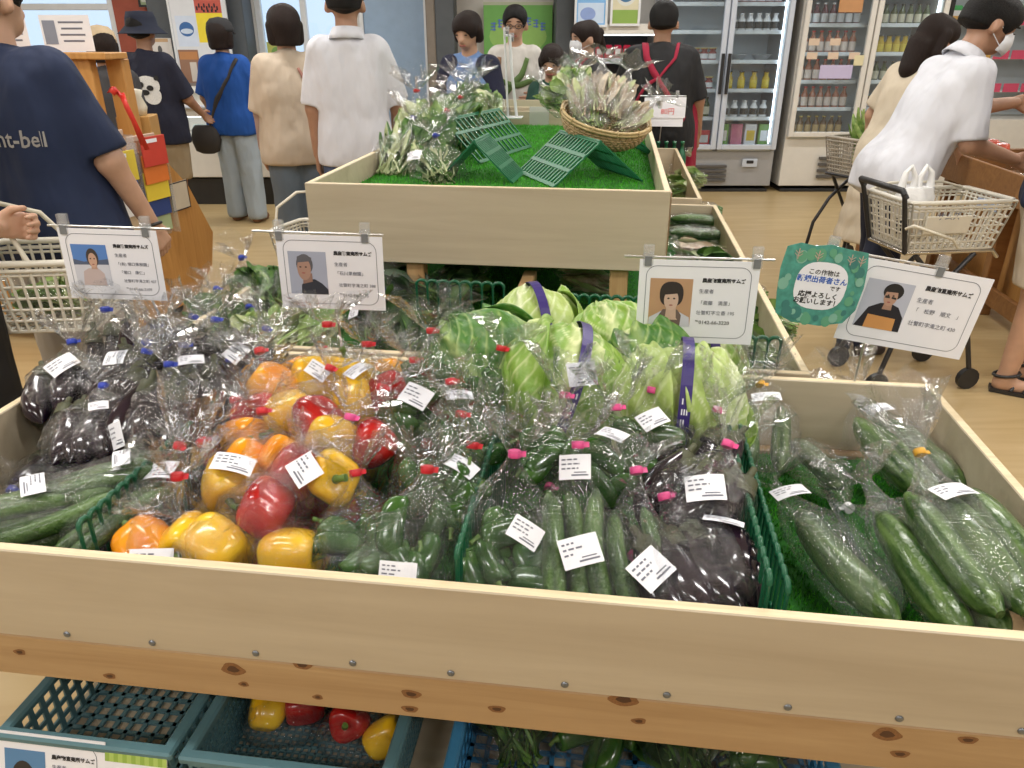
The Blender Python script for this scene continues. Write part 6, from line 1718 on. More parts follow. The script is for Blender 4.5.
def V3(*a): return np.array(a, float)
def person(label, loc, rz, h, wid=1., lean=0., side=0., armR=None, armL=None, feet=None, head=(0, 0), top=None, bottom=None, hair=None, shoes=None, skin=SKIN, vox=.012, face=False, hands=(True, True), grip=.5, seed=0):
    root = empty('person', loc, R(rz), label, 'person', None)
    lr, sr = R(lean), R(side)
    def sp(x, y, z):                 # spine frame (leans from the hips)
        p = V3(x * wid, y * wid, z - .50)
        y2, z2 = p[1] * math.cos(lr) + p[2] * math.sin(lr), -p[1] * math.sin(lr) + p[2] * math.cos(lr)
        x2, z3 = p[0] * math.cos(sr) + z2 * math.sin(sr), -p[0] * math.sin(sr) + z2 * math.cos(sr)
        return V3(x2, y2, z3 + .50) * h
    upv = (sp(0, 0, .8) - sp(0, 0, .6)); upv /= np.linalg.norm(upv)
    hz, hx = R(head[0]), R(head[1])
    def hp(x, y, z):                 # head frame: turn and nod around the neck
        x, y, z = x, y, z - .86
        y, z = y * math.cos(hx) + z * math.sin(hx), -y * math.sin(hx) + z * math.cos(hx)
        x, y = x * math.cos(hz) - y * math.sin(hz), x * math.sin(hz) + y * math.cos(hz)
        return sp(x / wid, y / wid, z + .86)
    H = h
    P = []
    def c(a, b, ra, rb=None, clips=(), op='+'): return (a, b, ra * H, (rb if rb is not None else ra) * H, list(clips), op)
    feet = feet or ((.055, 0), (-.055, 0))
    zs = np.linspace(.51, .772, 9); kz = (.51, .545, .60, .66, .71, .772)
    torso = [((float(np.interp(z, kz, (.042, .040, .034, .037, .043, .060))), float(np.interp(z, kz, (-.002, 0, .004, .005, .003, -.004))), float(z)), float(np.interp(z, kz, (.062, .062, .057, .060, .063, .046)))) for z in zs]
    for (x, y, z), r in torso: P.append(c(sp(-x, y, z), sp(x, y, z), r * wid))
    P.append(c(sp(-.080, -.006, .797), sp(.080, -.006, .797), .033))
    P.append(c(sp(0, -.012, .80), hp(0, -.004, .885), .036, .032))
    HP = [c(hp(0, -.020, .942), hp(0, .014, .940), .050), c(hp(0, .018, .905), hp(0, .034, .890), .036, .027), c(hp(0, .052, .925), hp(0, .066, .905), .007, .010), c(hp(-.050, -.004, .918), hp(-.052, -.006, .905), .010), c(hp(.050, -.004, .918), hp(.052, -.006, .905), .010)]
    P += HP[:2] + HP[2:]
    legs = []
    for (s, (fx, fy)) in ((1, feet[0]), (-1, feet[1])):
        hip = V3(s * .046 * wid, 0, .50) * h; an = V3(fx, fy - .012, .045) * h; kn = (hip + an) / 2 + V3(0, .012, .02) * h
        legs.append((hip, kn, an)); P.append(c(hip, kn, .052 * wid, .036)); P.append(c(kn, an, .037, .022))
        P.append(c(an + V3(0, -.008, -.022) * h, an + V3(0, .085, -.028) * h, .022, .016))
    arms = []; hand_VF = []
    for (s, arm, hand) in ((1, armR, hands[0]), (-1, armL, hands[1])):
        d1, d2 = arm or ((s * .12, .05, -1), (s * .02, .18, -1))
        d1, d2 = V3(*d1), V3(*d2); d1 /= np.linalg.norm(d1); d2 /= np.linalg.norm(d2)
        sh = sp(s * .094, -.006, .79); el = sh + d1 * .165 * h; wr = el + d2 * .145 * h
        arms.append((sh, el, wr, d1, d2)); P.append(c(sh, el, .029, .024)); P.append(c(el, wr, .025, .016))
        if hand:
            # palm + four fingers + thumb
            nrm = np.cross(d2, V3(0, 0, 1)) if abs(d2[2]) < .8 else V3(-s, .0, 0)
            nrm = nrm - d2 * (nrm @ d2); nrm /= np.linalg.norm(nrm)
            lat = np.cross(nrm, d2)
            if lat[1] < 0: lat = -lat
            hp_ = []; kk = h / 1.7
            def q(a, b, ra, rb): hp_.append((a, b, ra * kk, rb * kk, [], '+'))
            w0 = wr - d2 * .02; pc_ = wr + d2 * .075 * kk
            for t in (-.026, -.009, .009, .026): q(wr + lat * t * .6 * kk, pc_ + lat * t * kk, .014, .0125)
            q(w0, wr + d2 * .02, .026 * .9, .02)
            for i, (t, ln) in enumerate(((.029, .070), (.010, .080), (-.010, .074), (-.029, .058))):
                a = pc_ + lat * t * kk; cu = grip
                dd = d2 * math.cos(cu * .8) + nrm * math.sin(cu * .8); b_ = a + dd * ln * .55 * kk
                d3 = d2 * math.cos(cu * 2.0) + nrm * math.sin(cu * 2.0); e_ = b_ + d3 * ln * .5 * kk
                q(a, b_, .0092, .0085); q(b_, e_, .0085, .0070)
            ta = wr + d2 * .022 * kk + lat * .026 * kk; tb = ta + (d2 * .7 + lat * .6 + nrm * .35) * .035 * kk; te = tb + (d2 * .9 + lat * .15 + nrm * .4) * .03 * kk
            q(ta, tb, .0125, .0105); q(tb, te, .0105, .0085)
            hand_VF.append(sdf(hp_, .0058, .006))
    np_obj('body', [sdf(P, vox, .028)] + hand_VF, skin, root)
    # ---- clothing
    if top:
        m, sleeve, hem, loose = top[0], top[1], top[2], top[3]
        T = []; hc = (sp(0, 0, hem), -upv)
        for (x, y, z), r in torso: T.append(c(sp(-x, y, z), sp(x, y, z), (r + .006 + loose * float(np.interp(z, (.5, .62, .77), (1.1, 1.0, .4)))) * wid, None, [hc]))
        if lean > 10: T.append(c(V3(-.042 * wid, -.006, .515) * h, V3(.042 * wid, -.006, .515) * h, (.074 + loose) * wid, None, [hc]))
        if hem < .50: T.append(c(sp(-.05, 0, hem + .02), sp(.05, 0, hem + .02), (.066 + loose) * wid, None, [hc]))
        T.append(c(sp(-.080, -.006, .797), sp(.080, -.006, .797), .038 + loose * .2, None, [hc]))
        T.append(c(sp(0, -.012, .81), sp(0, -.012, .825), .046, .040, [(sp(0, .0, .838), upv * .85 + V3(0, .5, 0))]))
        for (sh, el, wr, d1, d2) in arms:
            if sleeve <= 1:
                e = sh + d1 * .165 * h * sleeve; T.append(c(sh, e + d1 * .03 * h, .034 + loose * .3, .034 + loose * .7, [(e, d1)]))
            else:
                T.append(c(sh, el, .034 + loose * .4, .030 + loose * .6)); e = el + d2 * .145 * h * (sleeve - 1); T.append(c(el, e + d2 * .02 * h, .034 + loose * .5, .026 + loose * .5, [(e, d2)]))
        np_obj('shirt' if len(top) < 5 else top[4], [sdf(T, vox * .95, .03, .0026, seed + 1)], m, root)
    if bottom:
        kind, m, end, loose = bottom
        T = [c(V3(-.040 * wid, 0, .525) * h, V3(.040 * wid, 0, .525) * h, (.066 + loose * .5) * wid), c(sp(-.036, 0, .57), sp(.036, 0, .57), .061 * wid, None, [(sp(0, 0, .60), upv)])]
        if kind == 'skirt':
            for q in range(5):
                z0 = .52 + (end - .52) * q / 4; T.append(c(V3(-.05, 0, z0) * h, V3(.05, 0, z0) * h, .08 + loose * q / 4 + .004 * q, None, [(V3(0, 0, end) * h, V3(0, 0, -1))]))
        else:
            for (hip, kn, an) in legs:
                ce = [(V3(0, 0, end) * h, V3(0, 0, -1))]
                T.append(c(hip, kn, .057 * wid + loose, .042 + loose, ce))
                if end < .27: T.append(c(kn, an, .042 + loose, .031 + loose * 1.3, ce))
        np_obj({'skirt': 'skirt', 'shorts': 'shorts'}.get(kind, 'trousers'), [sdf(T, vox, .022, .002, seed + 2)], m, root)
    if shoes:
        for (hip, kn, an) in legs:
            np_obj('shoe', [sdf([c(an + V3(0, -.014, -.022) * h, an + V3(0, .09, -.028) * h, .027, .022, [(V3(0, 0, .002), V3(0, 0, -1))]), c(an + V3(0, -.008, -.01) * h, an + V3(0, .02, -.018) * h, .026, .024, [(V3(0, 0, .002), V3(0, 0, -1))])], .009, .01)], shoes, root)
    if hair:
        style, m = hair[0], hair[1]
        fwd = hp(0, .1, .93) - hp(0, 0, .93); fwd /= np.linalg.norm(fwd); hup = hp(0, 0, .95) - hp(0, 0, .90); hup /= np.linalg.norm(hup)
        lowz = {'short': .905, 'bob': .870, 'fringe': .885, 'long': .85, 'pony': .88}[style]
        back = hp(0, .030, .93)
        T = [c(hp(0, -.022, .947), hp(0, .016, .947), .0565, .0555), c(hp(0, -.03, .92), hp(0, -.03, .93), .05, .05, [(hp(0, 0, lowz), -hup)])]
        if style in ('bob', 'long', 'fringe'):
            for s in (-1, 1): T.append(c(hp(s * .046, -.008, .93), hp(s * .046, -.012, lowz + .012), .022, .020, [(hp(0, 0, lowz - .008), -hup)]))
            T.append(c(hp(0, -.034, .93), hp(0, -.034, lowz + .01), .048, .044, [(hp(0, 0, lowz - .008), -hup)]))
        if style == 'pony': T.append(c(hp(0, -.07, .94), hp(0, -.095, .86), .024, .014)); T.append(c(hp(0, -.06, .945), hp(0, -.08, .94), .02))
        if style == 'long': T.append(c(hp(0, -.05, .88), hp(0, -.055, .80), .05, .04))
        fz = {'short': .903, 'bob': .893, 'fringe': .886, 'long': .895, 'pony': .903}[style]
        T.append(c(hp(0, .088, fz), hp(0, .075, fz - .04), .062, .060, (), '-'))
        T.append(c(hp(0, .062, fz - .045), hp(0, .05, fz - .09), .052, .05, (), '-'))
        np_obj('hair', [sdf(T, vox * .8, .012, .0016, seed)], m, root)
    if face:
        for s in (-1, 1):
            e = MB().lathe([(.001, -.008), (.008, -.005), (.010, 0), (.008, .005), (.001, .008)], 10)
            p = hp(s * .021, .060, .926) ; o = e.build('eye', EYEW, root, Vector(p)); o.scale = (1.1, .6, .55)
            b = hp(s * .022, .061, .943); o = MB().box((0, 0, 0), (.034, .010, .006), ch=.002).build('eyebrow', HAIRM, root, Vector(b)); o.rotation_euler = (0, s * .12, hz)
        p = hp(0, .060, .884); o = MB().box((0, 0, 0), (.045, .012, .011), ch=.004).build('lips', LIP, root, Vector(p)); o.rotation_euler = (0, 0, hz)
    root['_h'] = h
    return root, sp, hp, arms, legs

def tubeobj(name, pts, r, mat, parent, flatk=None, seg=8):
    return MB().tube(pts, r, seg).build(name, mat, parent)

def snap(o, root, off=.004, tgt=None):
    t = [c for c in root.children if c.name.split('.')[0] in (tgt or ('shirt', 'blouse', 'loose_top', 'polo_shirt'))]
    if t:
        m = o.modifiers.new('wrap', 'SHRINKWRAP'); m.target = t[0]; m.wrap_method = 'NEAREST_SURFACEPOINT'; m.wrap_mode = 'ABOVE_SURFACE'; m.offset = off

def dense(pts, n=6):
    out = []
    for i in range(len(pts) - 1):
        a, b = Vector(pts[i]), Vector(pts[i + 1])
        out += [a.lerp(b, k / n) for k in range(n)]
    return out + [Vector(pts[-1])]

def strap(name, pts, w, mat, parent, nrm, t=.004):
    """flat strap along pts, w wide, facing nrm"""
    nrm = [Vector(n).normalized() for n in (nrm if isinstance(nrm[0], (tuple, list, Vector)) else [nrm] * len(pts))]
    nrm = [n.normalized() for n in dense(nrm)]; pts = dense(pts)
    P = []
    for i, p in enumerate(pts):
        d = (pts[min(i + 1, len(pts) - 1)] - pts[max(i - 1, 0)]).normalized(); s = d.cross(nrm[i]).normalized() * w / 2
        P.append([p - s, p + s])
    o = MB().grid(P).build(name, mat, parent); snap(o, parent); md = o.modifiers.new('thickness', 'SOLIDIFY'); md.thickness = t; md.offset = 1
    return o

def px_x(x, y, Y): return at_y(x, y, Y).x
NAVY = cloth('navy_cotton', (.010, .020, .060)); JEANS = cloth('light_denim', (.36, .43, .50)); GREYB = cloth('grey_blue_trouser', (.13, .17, .22))
BEIGE = cloth('beige_knit', (.55, .46, .36)); WHITEC = cloth('white_cotton', (.66, .67, .73)); KHAKI = cloth('khaki_cotton', (.30, .23, .14)); BLACKC = cloth('black_cotton', (.012, .012, .014))
ROYAL = cloth('royal_blue_blouse', (.008, .075, .34)); SHOE_D = pm('dark_shoe', (.04, .03, .03), .5); SHOE_W = pm('pale_shoe', (.5, .42, .36), .6); LGREY = cloth('light_grey_trouser', (.46, .43, .40)); DNAVY = cloth('dark_navy_trouser', (.010, .014, .035))
CREAM = cloth('cream_linen', (.60, .52, .40)); CHAR = cloth('charcoal_cotton', (.05, .05, .055)); REDA = cloth('crimson_apron', (.30, .012, .04))

def collar(root, sp, h):
    o = Vector(sp(0, -.008, .842)); up = (Vector(sp(0, 0, .9)) - Vector(sp(0, 0, .8))).normalized(); fw = Vector((0, 1, 0)); rt = fw.cross(up).normalized(); fw = up.cross(rt)
    M = Matrix(((rt.x, fw.x, up.x, o.x), (rt.y, fw.y, up.y, o.y), (rt.z, fw.z, up.z, o.z), (0, 0, 0, 1)))
    q = MB().lathe([(.058 * h, -.020 * h), (.053 * h, -.006 * h), (.043 * h, .014 * h), (.040 * h, .013 * h), (.041 * h, -.004 * h)], 24, caps=False)
    q.build('collar', WHITEC, root, M=M @ Matrix.Rotation(R(-8), 4, 'X')).modifiers.new('t', 'SOLIDIFY').thickness = .003

# 1 navy T-shirt man at the left, seen from behind
Y = 2.5
r1, sp, hp, arms, legs = person('man in navy T-shirt with grey lettering, seen from behind at the left edge', (-1.50, Y, 0), -14, 1.68, 1.12, lean=2, side=-7, armR=((.40, .15, -1), (.16, .40, -1)), armL=((-.25, .1, -1), (-.1, .2, -1)), top=(NAVY, .92, .46, .014), bottom=('trousers', LGREY, .03, .012), hair=('short', HAIRM), shoes=SHOE_D, vox=.010, seed=1, grip=.7)
txt = pm('silver_print', (.34, .33, .32), .6)
ly = -.125 * 1.68
lettering('mont-bell', .072, r1, (float(sp(-.035, -.06, .685)[0]), -.155, float(sp(0, 0, .685)[2])), txt, rot=(R(88), 0, 0), ext=0, bold=.001, wrap=True)
wq = arms[0][2]; MB().tube([Vector(wq) + Vector((.030 * math.cos(a), .030 * math.sin(a), .01 * math.cos(a))) for a in np.linspace(0, 6.28, 14)[:-1]], .006, 6, closed=True).build('wrist_watch', BLACK_PL, r1)
# 2 far left: white top, black trousers, carrying the basket
r2, *_ = person('person in white top and black trousers cut by the left edge, carrying a basket', (-1.575, 1.97, 0), -35, 1.62, 1.0, armR=((.16, -.38, -1), (-.05, 1.0, -.15)), armL=((-.2, .1, -1), (0, .2, -1)), top=(cloth('cream_top', (.70, .66, .58)), .75, .50, .012), bottom=('trousers', BLACKC, .03, .022), hair=('bob', HAIRM), shoes=SHOE_D, vox=.011, seed=2, grip=1.3)
# 3 beige cap behind the cabinet
x3 = px_x(102, 50, 5.4)
r3, sp, hp, *_ = person('person in a beige cap behind the oak cabinet', (x3, 5.4, 0), 40, 1.50, .95, top=(CHAR, .8, .46, .01), bottom=('trousers', GREYB, .03, .01), hair=('bob', HAIRB), shoes=SHOE_D, seed=3)
def cap(root, hp, h, mat, brim=True, bucket=False):
    hd = Vector(hp(0, 0, .945)); up = (Vector(hp(0, 0, 1)) - hd).normalized(); fw = (Vector(hp(0, .1, .945)) - hd).normalized(); rt = fw.cross(up)
    M = Matrix((( rt.x, fw.x, up.x, hd.x), (rt.y, fw.y, up.y, hd.y), (rt.z, fw.z, up.z, hd.z), (0, 0, 0, 1)))
    s = h
    if bucket:
        c = MB().lathe([(.105 * s, -.028 * s), (.098 * s, -.025 * s), (.068 * s, .005 * s), (.064 * s, .035 * s), (.055 * s, .062 * s), (.001, .066 * s)], 24, M=Matrix.Scale(1.08, 4, (0, 1, 0)), caps=False)
        c.build('bucket_hat', mat, root, M=M).modifiers.new('t', 'SOLIDIFY').thickness = .003
    else:
        c = MB().lathe([(.064 * s, -.004 * s), (.064 * s, .012 * s), (.058 * s, .038 * s), (.040 * s, .058 * s), (.001, .066 * s)], 24, M=Matrix.Translation((0, -.003, 0)) @ Matrix.Scale(1.12, 4, (0, 1, 0)), caps=False)
        o = c.build('cap', mat, root, M=M); o.modifiers.new('t', 'SOLIDIFY').thickness = .003
        G = [[(.058 * s * math.cos(a) * (1 + .02 * q), (.06 * math.sin(a) * (1 + q * .95) + .005) * s, (-.002 - .012 * q) * s) for a in np.linspace(R(15), R(165), 12)] for q in np.linspace(0, 1, 4)]
        MB().grid(G).build('cap_peak', mat, root, M=M).modifiers.new('t', 'SOLIDIFY').thickness = .003
    return M
M = cap(r3, hp, 1.52, pm('beige_cap', (.55, .43, .28), .8))
# 4 bucket-hat boy
Y = 6.1; x4 = px_x(157, 110, Y)
r4, sp, hp, arms, legs = person('boy in dark bucket hat and navy T-shirt with white animal print on the back', (x4, Y, 0), -12, 1.60, 1.05, armR=((.3, .3, -1), (-.1, .8, -.5)), armL=((-.3, .3, -1), (.1, .8, -.5)), top=(cloth('black_navy_tee', (.010, .012, .030)), .95, .44, .018), bottom=('shorts', KHAKI, .27, .022), hair=('short', HAIRM), shoes=SHOE_D, skin=SKIN2, seed=4)
cap(r4, hp, 1.60, pm('navy_hat_cloth', (.015, .020, .040), .9), bucket=True)
WPR = pm('white_shirt_print', (.72, .72, .70), .8); KPR = pm('black_shirt_print', (.02, .02, .02), .8)
def blob(parent, sp, x, z, rx, rz, mat, off, y=-.098):
    p = sp(x, y, z)
    mb = MB().lathe([(.001, 0), (.25, 0), (.5, 0), (.75, 0), (1., 0)], 20, caps=False)
    o = mb.build('shirt_print', mat, parent, Vector((p[0], p[1] - off, p[2])), (R(90), 0, 0)); o.scale = (rx, rz, 1.0); snap(o, parent, .002 + off * .5)
for (x, z, rx, rz, m, of) in ((.03, .70, .11, .075, WPR, .0), (-.04, .71, .08, .055, WPR, .003), (.055, .655, .08, .055, WPR, .004), (.0, .705, .03, .022, KPR, .010), (.05, .69, .028, .02, KPR, .011), (-.035, .735, .022, .018, KPR, .010), (.085, .735, .022, .02, KPR, .009), (.02, .67, .04, .02, KPR, .011)):
    blob(r4, sp, x, z, rx, rz, m, of)
# 5 woman in blue blouse
Y = 6.55; x5 = px_x(233, 120, Y)
r5, sp, hp, arms, legs = person('woman in royal blue blouse, dark cap and pale jeans seen from behind', (x5, Y, 0), -8, 1.57, 1.0, armR=((.35, .1, -1), (.05, .55, -.9)), armL=((-.3, .12, -1), (.02, .5, -.9)), feet=((.07, .0), (-.06, .03)), top=(ROYAL, .9, .46, .022, 'blouse'), bottom=('trousers', JEANS, .02, .016), hair=('bob', HAIRB), shoes=pm('brown_shoe', (.20, .10, .06), .6), seed=5)
cap(r5, hp, 1.57, pm('black_cap_cloth', (.025, .025, .028), .9))
DK = pm('dark_bag_nylon', (.030, .026, .024), .7)
s1 = [sp(.09, -.05, .825), sp(.05, -.115, .74), sp(-.02, -.122, .64), sp(-.075, -.118, .54), sp(-.10, -.10, .49)]
strap('bag_strap', s1, .03, DK, r5, (0, -1, 0))
pb_ = Vector(sp(-.115, -.09, .45)); MB().loft([[(pb_.x + a * math.cos(t), pb_.y + .05 * math.sin(t) * k, pb_.z + z) for t in np.linspace(0, 2 * math.pi, 16, endpoint=False)] for z, a, k in ((-.13, .05, .5), (-.11, .10, 1), (-.02, .13, 1.1), (.06, .11, .9), (.09, .08, .5))]).build('shoulder_bag', DK, r5)
# 6 woman in beige
Y = 4.95; x6 = px_x(292, 100, Y)
r6, sp, hp, arms, legs = person('woman in loose beige top with dark bob hair, grey-blue trousers', (x6, Y, 0), 28, 1.62, 1.0, armL=((-.12, .22, -1), (-.02, .16, -1)), armR=((.2, .1, -1), (0, .35, -1)), top=(BEIGE, .95, .45, .024, 'loose_top'), bottom=('trousers', GREYB, .03, .016), hair=('bob', HAIRB), shoes=SHOE_D, seed=6, vox=.011)
sh, el, wr, d1, d2 = arms[1]; np_obj('inner_sleeve', [sdf([(tuple(el - d1 * .05), tuple(el), .05, .048, [], '+'), (tuple(el), tuple(wr - d2 * .03), .047, .034, [], '+')], .009, .01)], cloth('mauve_sleeve', (.42, .30, .27)), r6)
strap('hair_ribbon', [sp(.02, -.10, .80), sp(.045, -.125, .74), sp(.055, -.128, .64)], .018, pm('rose_cord', (.42, .20, .16), .7), r6, (0, -1, 0))
# 7 man in white polo
Y = 4.4; x7 = px_x(352, 90, Y)
r7, sp, hp, arms, legs = person('man in white polo shirt seen from behind, head cut by the top edge', (x7, Y, 0), 4, 1.74, .96, armL=((-.20, .05, -1), (-.03, .14, -1)), armR=((.3, .25, -1), (-.1, .6, -.8)), top=(WHITEC, .95, .46, .012, 'polo_shirt'), bottom=('trousers', cloth('blue_jeans', (.06, .09, .17)), .03, .014), hair=('short', HAIRM), shoes=SHOE_D, skin=SKIN2, seed=7, vox=.010)
collar(r7, sp, 1.74)
# 8 youth in navy jacket, facing us
Y = 5.65; x8 = px_x(470, 80, Y)
r8, sp, hp, arms, legs = person('young person in open navy jacket over a blue patterned shirt, looking down', (x8, Y, 0), 165, 1.60, .95, armR=((.3, .2, -1), (-.3, .8, -.3)), armL=((-.3, .2, -1), (.3, .8, -.3)), head=(-8, 14), top=(cloth('blue_print_shirt', (.14, .24, .46)), .6, .46, .008), bottom=('trousers', DNAVY, .03, .01), hair=('fringe', HAIRB), shoes=SHOE_D, face=True, seed=8, vox=.010)
upz = (0, 0, -1); JK = cloth('navy_jacket', (.012, .014, .040))
T = []
for s in (-1, 1):
    T.append((tuple(sp(s * .070, -.004, .775)), tuple(sp(s * .060, .0, .50)), .098, .118, [(tuple(sp(0, 0, .47)), upz), (tuple(sp(s * .028, 0, .6)), (-s, 0, 0))], '+'))
    sh, el, wr, d1, d2 = arms[0 if s > 0 else 1]; T.append((tuple(sh), tuple(el), .072, .062, [], '+')); T.append((tuple(el), tuple(wr), .06, .045, [], '+'))
T.append((tuple(sp(-.05, -.06, .78)), tuple(sp(.05, -.06, .78)), .075, .075, [], '+')); T.append((tuple(sp(-.05, -.055, .5)), tuple(sp(.05, -.055, .78)), .08, .08, [(tuple(sp(0, 0, .47)), upz)], '+'))
np_obj('jacket', [sdf(T, .011, .02, .002, 3)], JK, r8)
# 9 man with glasses
Y = 6.35; x9 = px_x(515, 60, Y)
r9, sp, hp, arms, legs = person('man with black glasses and green straps over a white shirt', (x9, Y, 0), 176, 1.66, .95, armR=((.3, .2, -1), (-.3, .8, -.1)), armL=((-.3, .2, -1), (.3, .8, -.1)), head=(0, 10), top=(cloth('off_white_tee', (.62, .60, .56)), .9, .45, .012), bottom=('trousers', DNAVY, .03, .01), hair=('short', HAIRM), shoes=SHOE_D, skin=SKIN, face=True, seed=9, vox=.010)
GS = cloth('olive_strap', (.10, .17, .05))
strap('strap', [sp(-.07, .10, .80), sp(-.04, .138, .72), sp(.05, .142, .62)], .05, GS, r9, (0, 1, 0)); strap('strap', [sp(-.11, .09, .69), sp(0, .142, .665), sp(.11, .09, .70)], .045, GS, r9, (0, 1, 0)); strap('strap', [sp(.08, .09, .80), sp(.09, .12, .72), sp(.08, .13, .62)], .05, pm('brown_strap', (.28, .16, .09), .7), r9, (0, 1, 0))
for s in (-1, 1):
    p = Vector(hp(s * .021, .074, .926)); MB().tube([p + Vector((.024 * math.cos(a), 0, .016 * math.sin(a))) for a in np.linspace(0, 6.28, 17)[:-1]], .0028, 6, closed=True).build('glasses_frame', BLACK_PL, r9)
    MB().tube([hp(s * .036, .072, .928), hp(s * .053, .03, .928), hp(s * .055, -.01, .925)], .0025, 6).build('glasses_arm', BLACK_PL, r9)
MB().tube([hp(-.008, .075, .928), hp(.008, .075, .928)], .0028, 6).build('glasses_bridge', BLACK_PL, r9)
# 10 child
Y = 5.62; x10 = px_x(552, 70, Y)
person('child with dark bob hair looking down behind the far raised tray', (x10, Y, 0), 158, 1.40, .92, head=(10, 16), armR=((.2, .2, -1), (0, .6, -.6)), armL=((-.2, .2, -1), (0, .6, -.6)), top=(cloth('dark_green_top', (.02, .07, .05)), .9, .45, .01), bottom=('trousers', DNAVY, .03, .01), hair=('fringe', HAIRB), shoes=SHOE_D, face=True, seed=10, vox=.009)
# 11 masked woman
Y = 6.2; x11 = px_x(586, 60, Y)
r11, sp, hp, arms, legs = person('masked woman with ponytail in charcoal shirt and red apron, facing left', (x11, Y, 0), 105, 1.55, .95, head=(5, 8), armR=((.15, .3, -1), (0, .8, -.4)), armL=((-.15, .3, -1), (0, .8, -.4)), top=(CHAR, .9, .45, .012), bottom=('trousers', BLACKC, .03, .01), hair=('pony', HAIRB), shoes=SHOE_D, face=True, seed=11, vox=.010)
def mask(root, hp, h):
    G = [[hp(.040 * math.sin(a) * (1 - .25 * abs(q)), .034 + .046 * math.cos(a) * (1 - .15 * q * q) , .900 + .026 * q) for a in np.linspace(-1.5, 1.5, 11)] for q in np.linspace(-1, 1, 7)]
    MB().grid(G).build('face_mask', pm('white_mask', (.78, .80, .84), .7, var=.02), root).modifiers.new('t', 'SOLIDIFY').thickness = .002
    for s in (-1, 1): MB().tube([hp(s * .040, .036, .918), hp(s * .052, .0, .922), hp(s * .054, -.012, .912), hp(s * .05, 0, .898), hp(s * .036, .038, .885)], .0022, 5).build('mask_loop', WHITE_P, root)
mask(r11, hp, 1.55)
strap('apron_strap', [sp(.05, .08, .80), sp(.05, .02, .842), sp(.045, -.07, .80), sp(.0, -.118, .68)], .035, REDA, r11, [(0, 1, .3), (0, .2, 1), (0, -1, .5), (0, -1, 0)]); strap('apron_strap', [sp(-.05, .08, .80), sp(-.05, .02, .842), sp(-.045, -.07, .80), sp(.0, -.118, .68)], .035, REDA, r11, [(0, 1, .3), (0, .2, 1), (0, -1, .5), (0, -1, 0)])
# 12 staff member in black with crimson apron, seen from behind
Y = 5.5; x12 = px_x(660, 70, Y)
r12, sp, hp, arms, legs = person('staff member in black T-shirt with crossed crimson apron straps, seen from behind', (x12, Y, 0), -10, 1.66, 1.22, armR=((.30, .14, -1), (.10, .35, -1)), armL=((-.30, .3, -1), (.3, .8, -.2)), top=(BLACKC, .95, .44, .016), bottom=('trousers', BLACKC, .03, .012), hair=('short', HAIRM), shoes=SHOE_D, skin=SKIN2, seed=12, vox=.011)
yb = -.122
strap('apron_strap', [sp(-.055, .0, .845), sp(-.045, -.075, .80), sp(.0, yb, .71), sp(.06, yb, .62), sp(.10, -.085, .575)], .04, REDA, r12, [(0, .2, 1), (0, -1, .4), (0, -1, 0), (0, -1, 0), (.5, -1, 0)])
strap('apron_strap', [sp(.055, .0, .845), sp(.045, -.075, .80), sp(-.0, yb, .74), sp(-.07, yb + .012, .66), sp(-.105, -.08, .60)], .022, REDA, r12, [(0, .2, 1), (0, -1, .4), (0, -1, 0), (0, -1, 0), (-.5, -1, 0)])
strap('apron_tie', [sp(-.105, -.07, .575), sp(-.05, yb, .565), sp(.03, yb - .004, .575), sp(.10, -.085, .58)], .025, REDA, r12, [(-.5, -1, 0), (0, -1, 0), (0, -1, 0), (.5, -1, 0)])
T = [(tuple(sp(s * .085, .03, .60)), tuple(sp(s * .09, .03, .30)), .11, .12, [(tuple(sp(0, -.035, 0)), (0, -1, 0)), ((0, 0, .48), (0, 0, -1))], '+') for s in (-1, 1)]
np_obj('apron', [sdf(T, .012, .02, .002, 4)], REDA, r12)
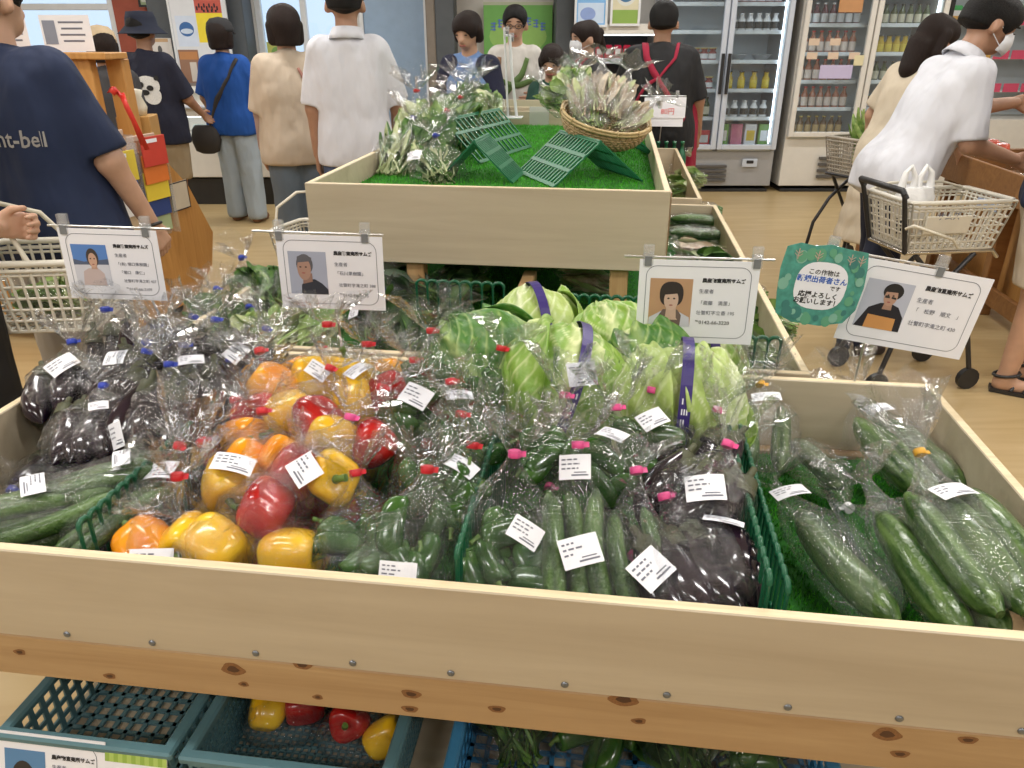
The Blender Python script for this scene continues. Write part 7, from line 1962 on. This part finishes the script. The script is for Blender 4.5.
# 13 woman in cream dress behind the bending man
Y = 4.7; x13 = px_x(908, 90, Y)
person('woman in cream dress with brown hair, mostly hidden behind the bending man', (x13, Y, 0), -60, 1.58, 1.05, lean=14, head=(-20, 5), armL=((-.5, .0, -1), (-.15, .25, -1)), armR=((.2, .3, -1), (0, .6, -.8)), top=(CREAM, .8, .44, .022, 'dress_top'), bottom=('skirt', CREAM, .18, .03), hair=('long', HAIRB), shoes=SHOE_D, seed=13, vox=.011)
# 14 bending man with mask
Y = 3.65; x14 = px_x(890, 190, Y)
r14, sp, hp, arms, legs = person('man in white shirt and mask bending toward the tomatoes at the right', (x14, Y, 0), -84, 1.69, .98, lean=25, head=(-8, 0), armR=((.16, .02, -1), (-.04, 1.0, -.30)), armL=((-.1, .75, -.55), (.0, 1.0, .12)), feet=((.07, -.06), (-.06, .05)), top=(WHITEC, .95, .44, .010), bottom=('trousers', DNAVY, .03, .005), hair=('short', HAIRM), shoes=SHOE_D, skin=SKIN2, face=True, seed=14, vox=.010, grip=.6)
mask(r14, hp, 1.74)
collar(r14, sp, 1.69)
# 15 person at the right edge: navy top, beige shorts, sandals
p15 = at_z(1012, 384, 0)
r15, sp, hp, arms, legs = person('person in navy top, beige shorts and black sandals cut by the right edge', (p15.x - .03, p15.y + .0, 0), -118, 1.62, 1.0, armR=((.2, .2, -1), (0, .5, -1)), armL=((-.2, .2, -1), (0, .5, -1)), feet=((.06, .0), (-.06, .06)), top=(NAVY, .95, .50, .014), bottom=('shorts', cloth('sand_shorts', (.58, .50, .40)), .30, .022), hair=('bob', HAIRM), seed=15, vox=.011)
for (hip, kn, an) in legs:
    f0 = an + V3(0, -.02, -.045) * 1.62
    G = MB(); pts = [(f0[0] + a, f0[1] + b) for a, b in ((-.035, -.02), (.035, -.02), (.045, .12), (.05, .2), (.0, .235), (-.045, .2), (-.04, .12))]
    G.prism(pts, .002, .018).build('sandal_sole', BLACK_PL, r15)
    for (y0, y1) in ((.15, .11), (.10, .06)): MB().tube([(f0[0] - .042, f0[1] + y0, .02), (f0[0] - .01, f0[1] + (y0 + y1) / 2, .075), (f0[0] + .042, f0[1] + y1, .02)], .008, 6).build('sandal_strap', BLACK_PL, r15)
    MB().tube([(an[0] + .042 * math.cos(a), an[1] + .05 * math.sin(a), .085 + .01 * math.sin(a)) for a in np.linspace(0, 6.28, 14)[:-1]], .007, 6, closed=True).build('sandal_strap', BLACK_PL, r15)
flush_texts()
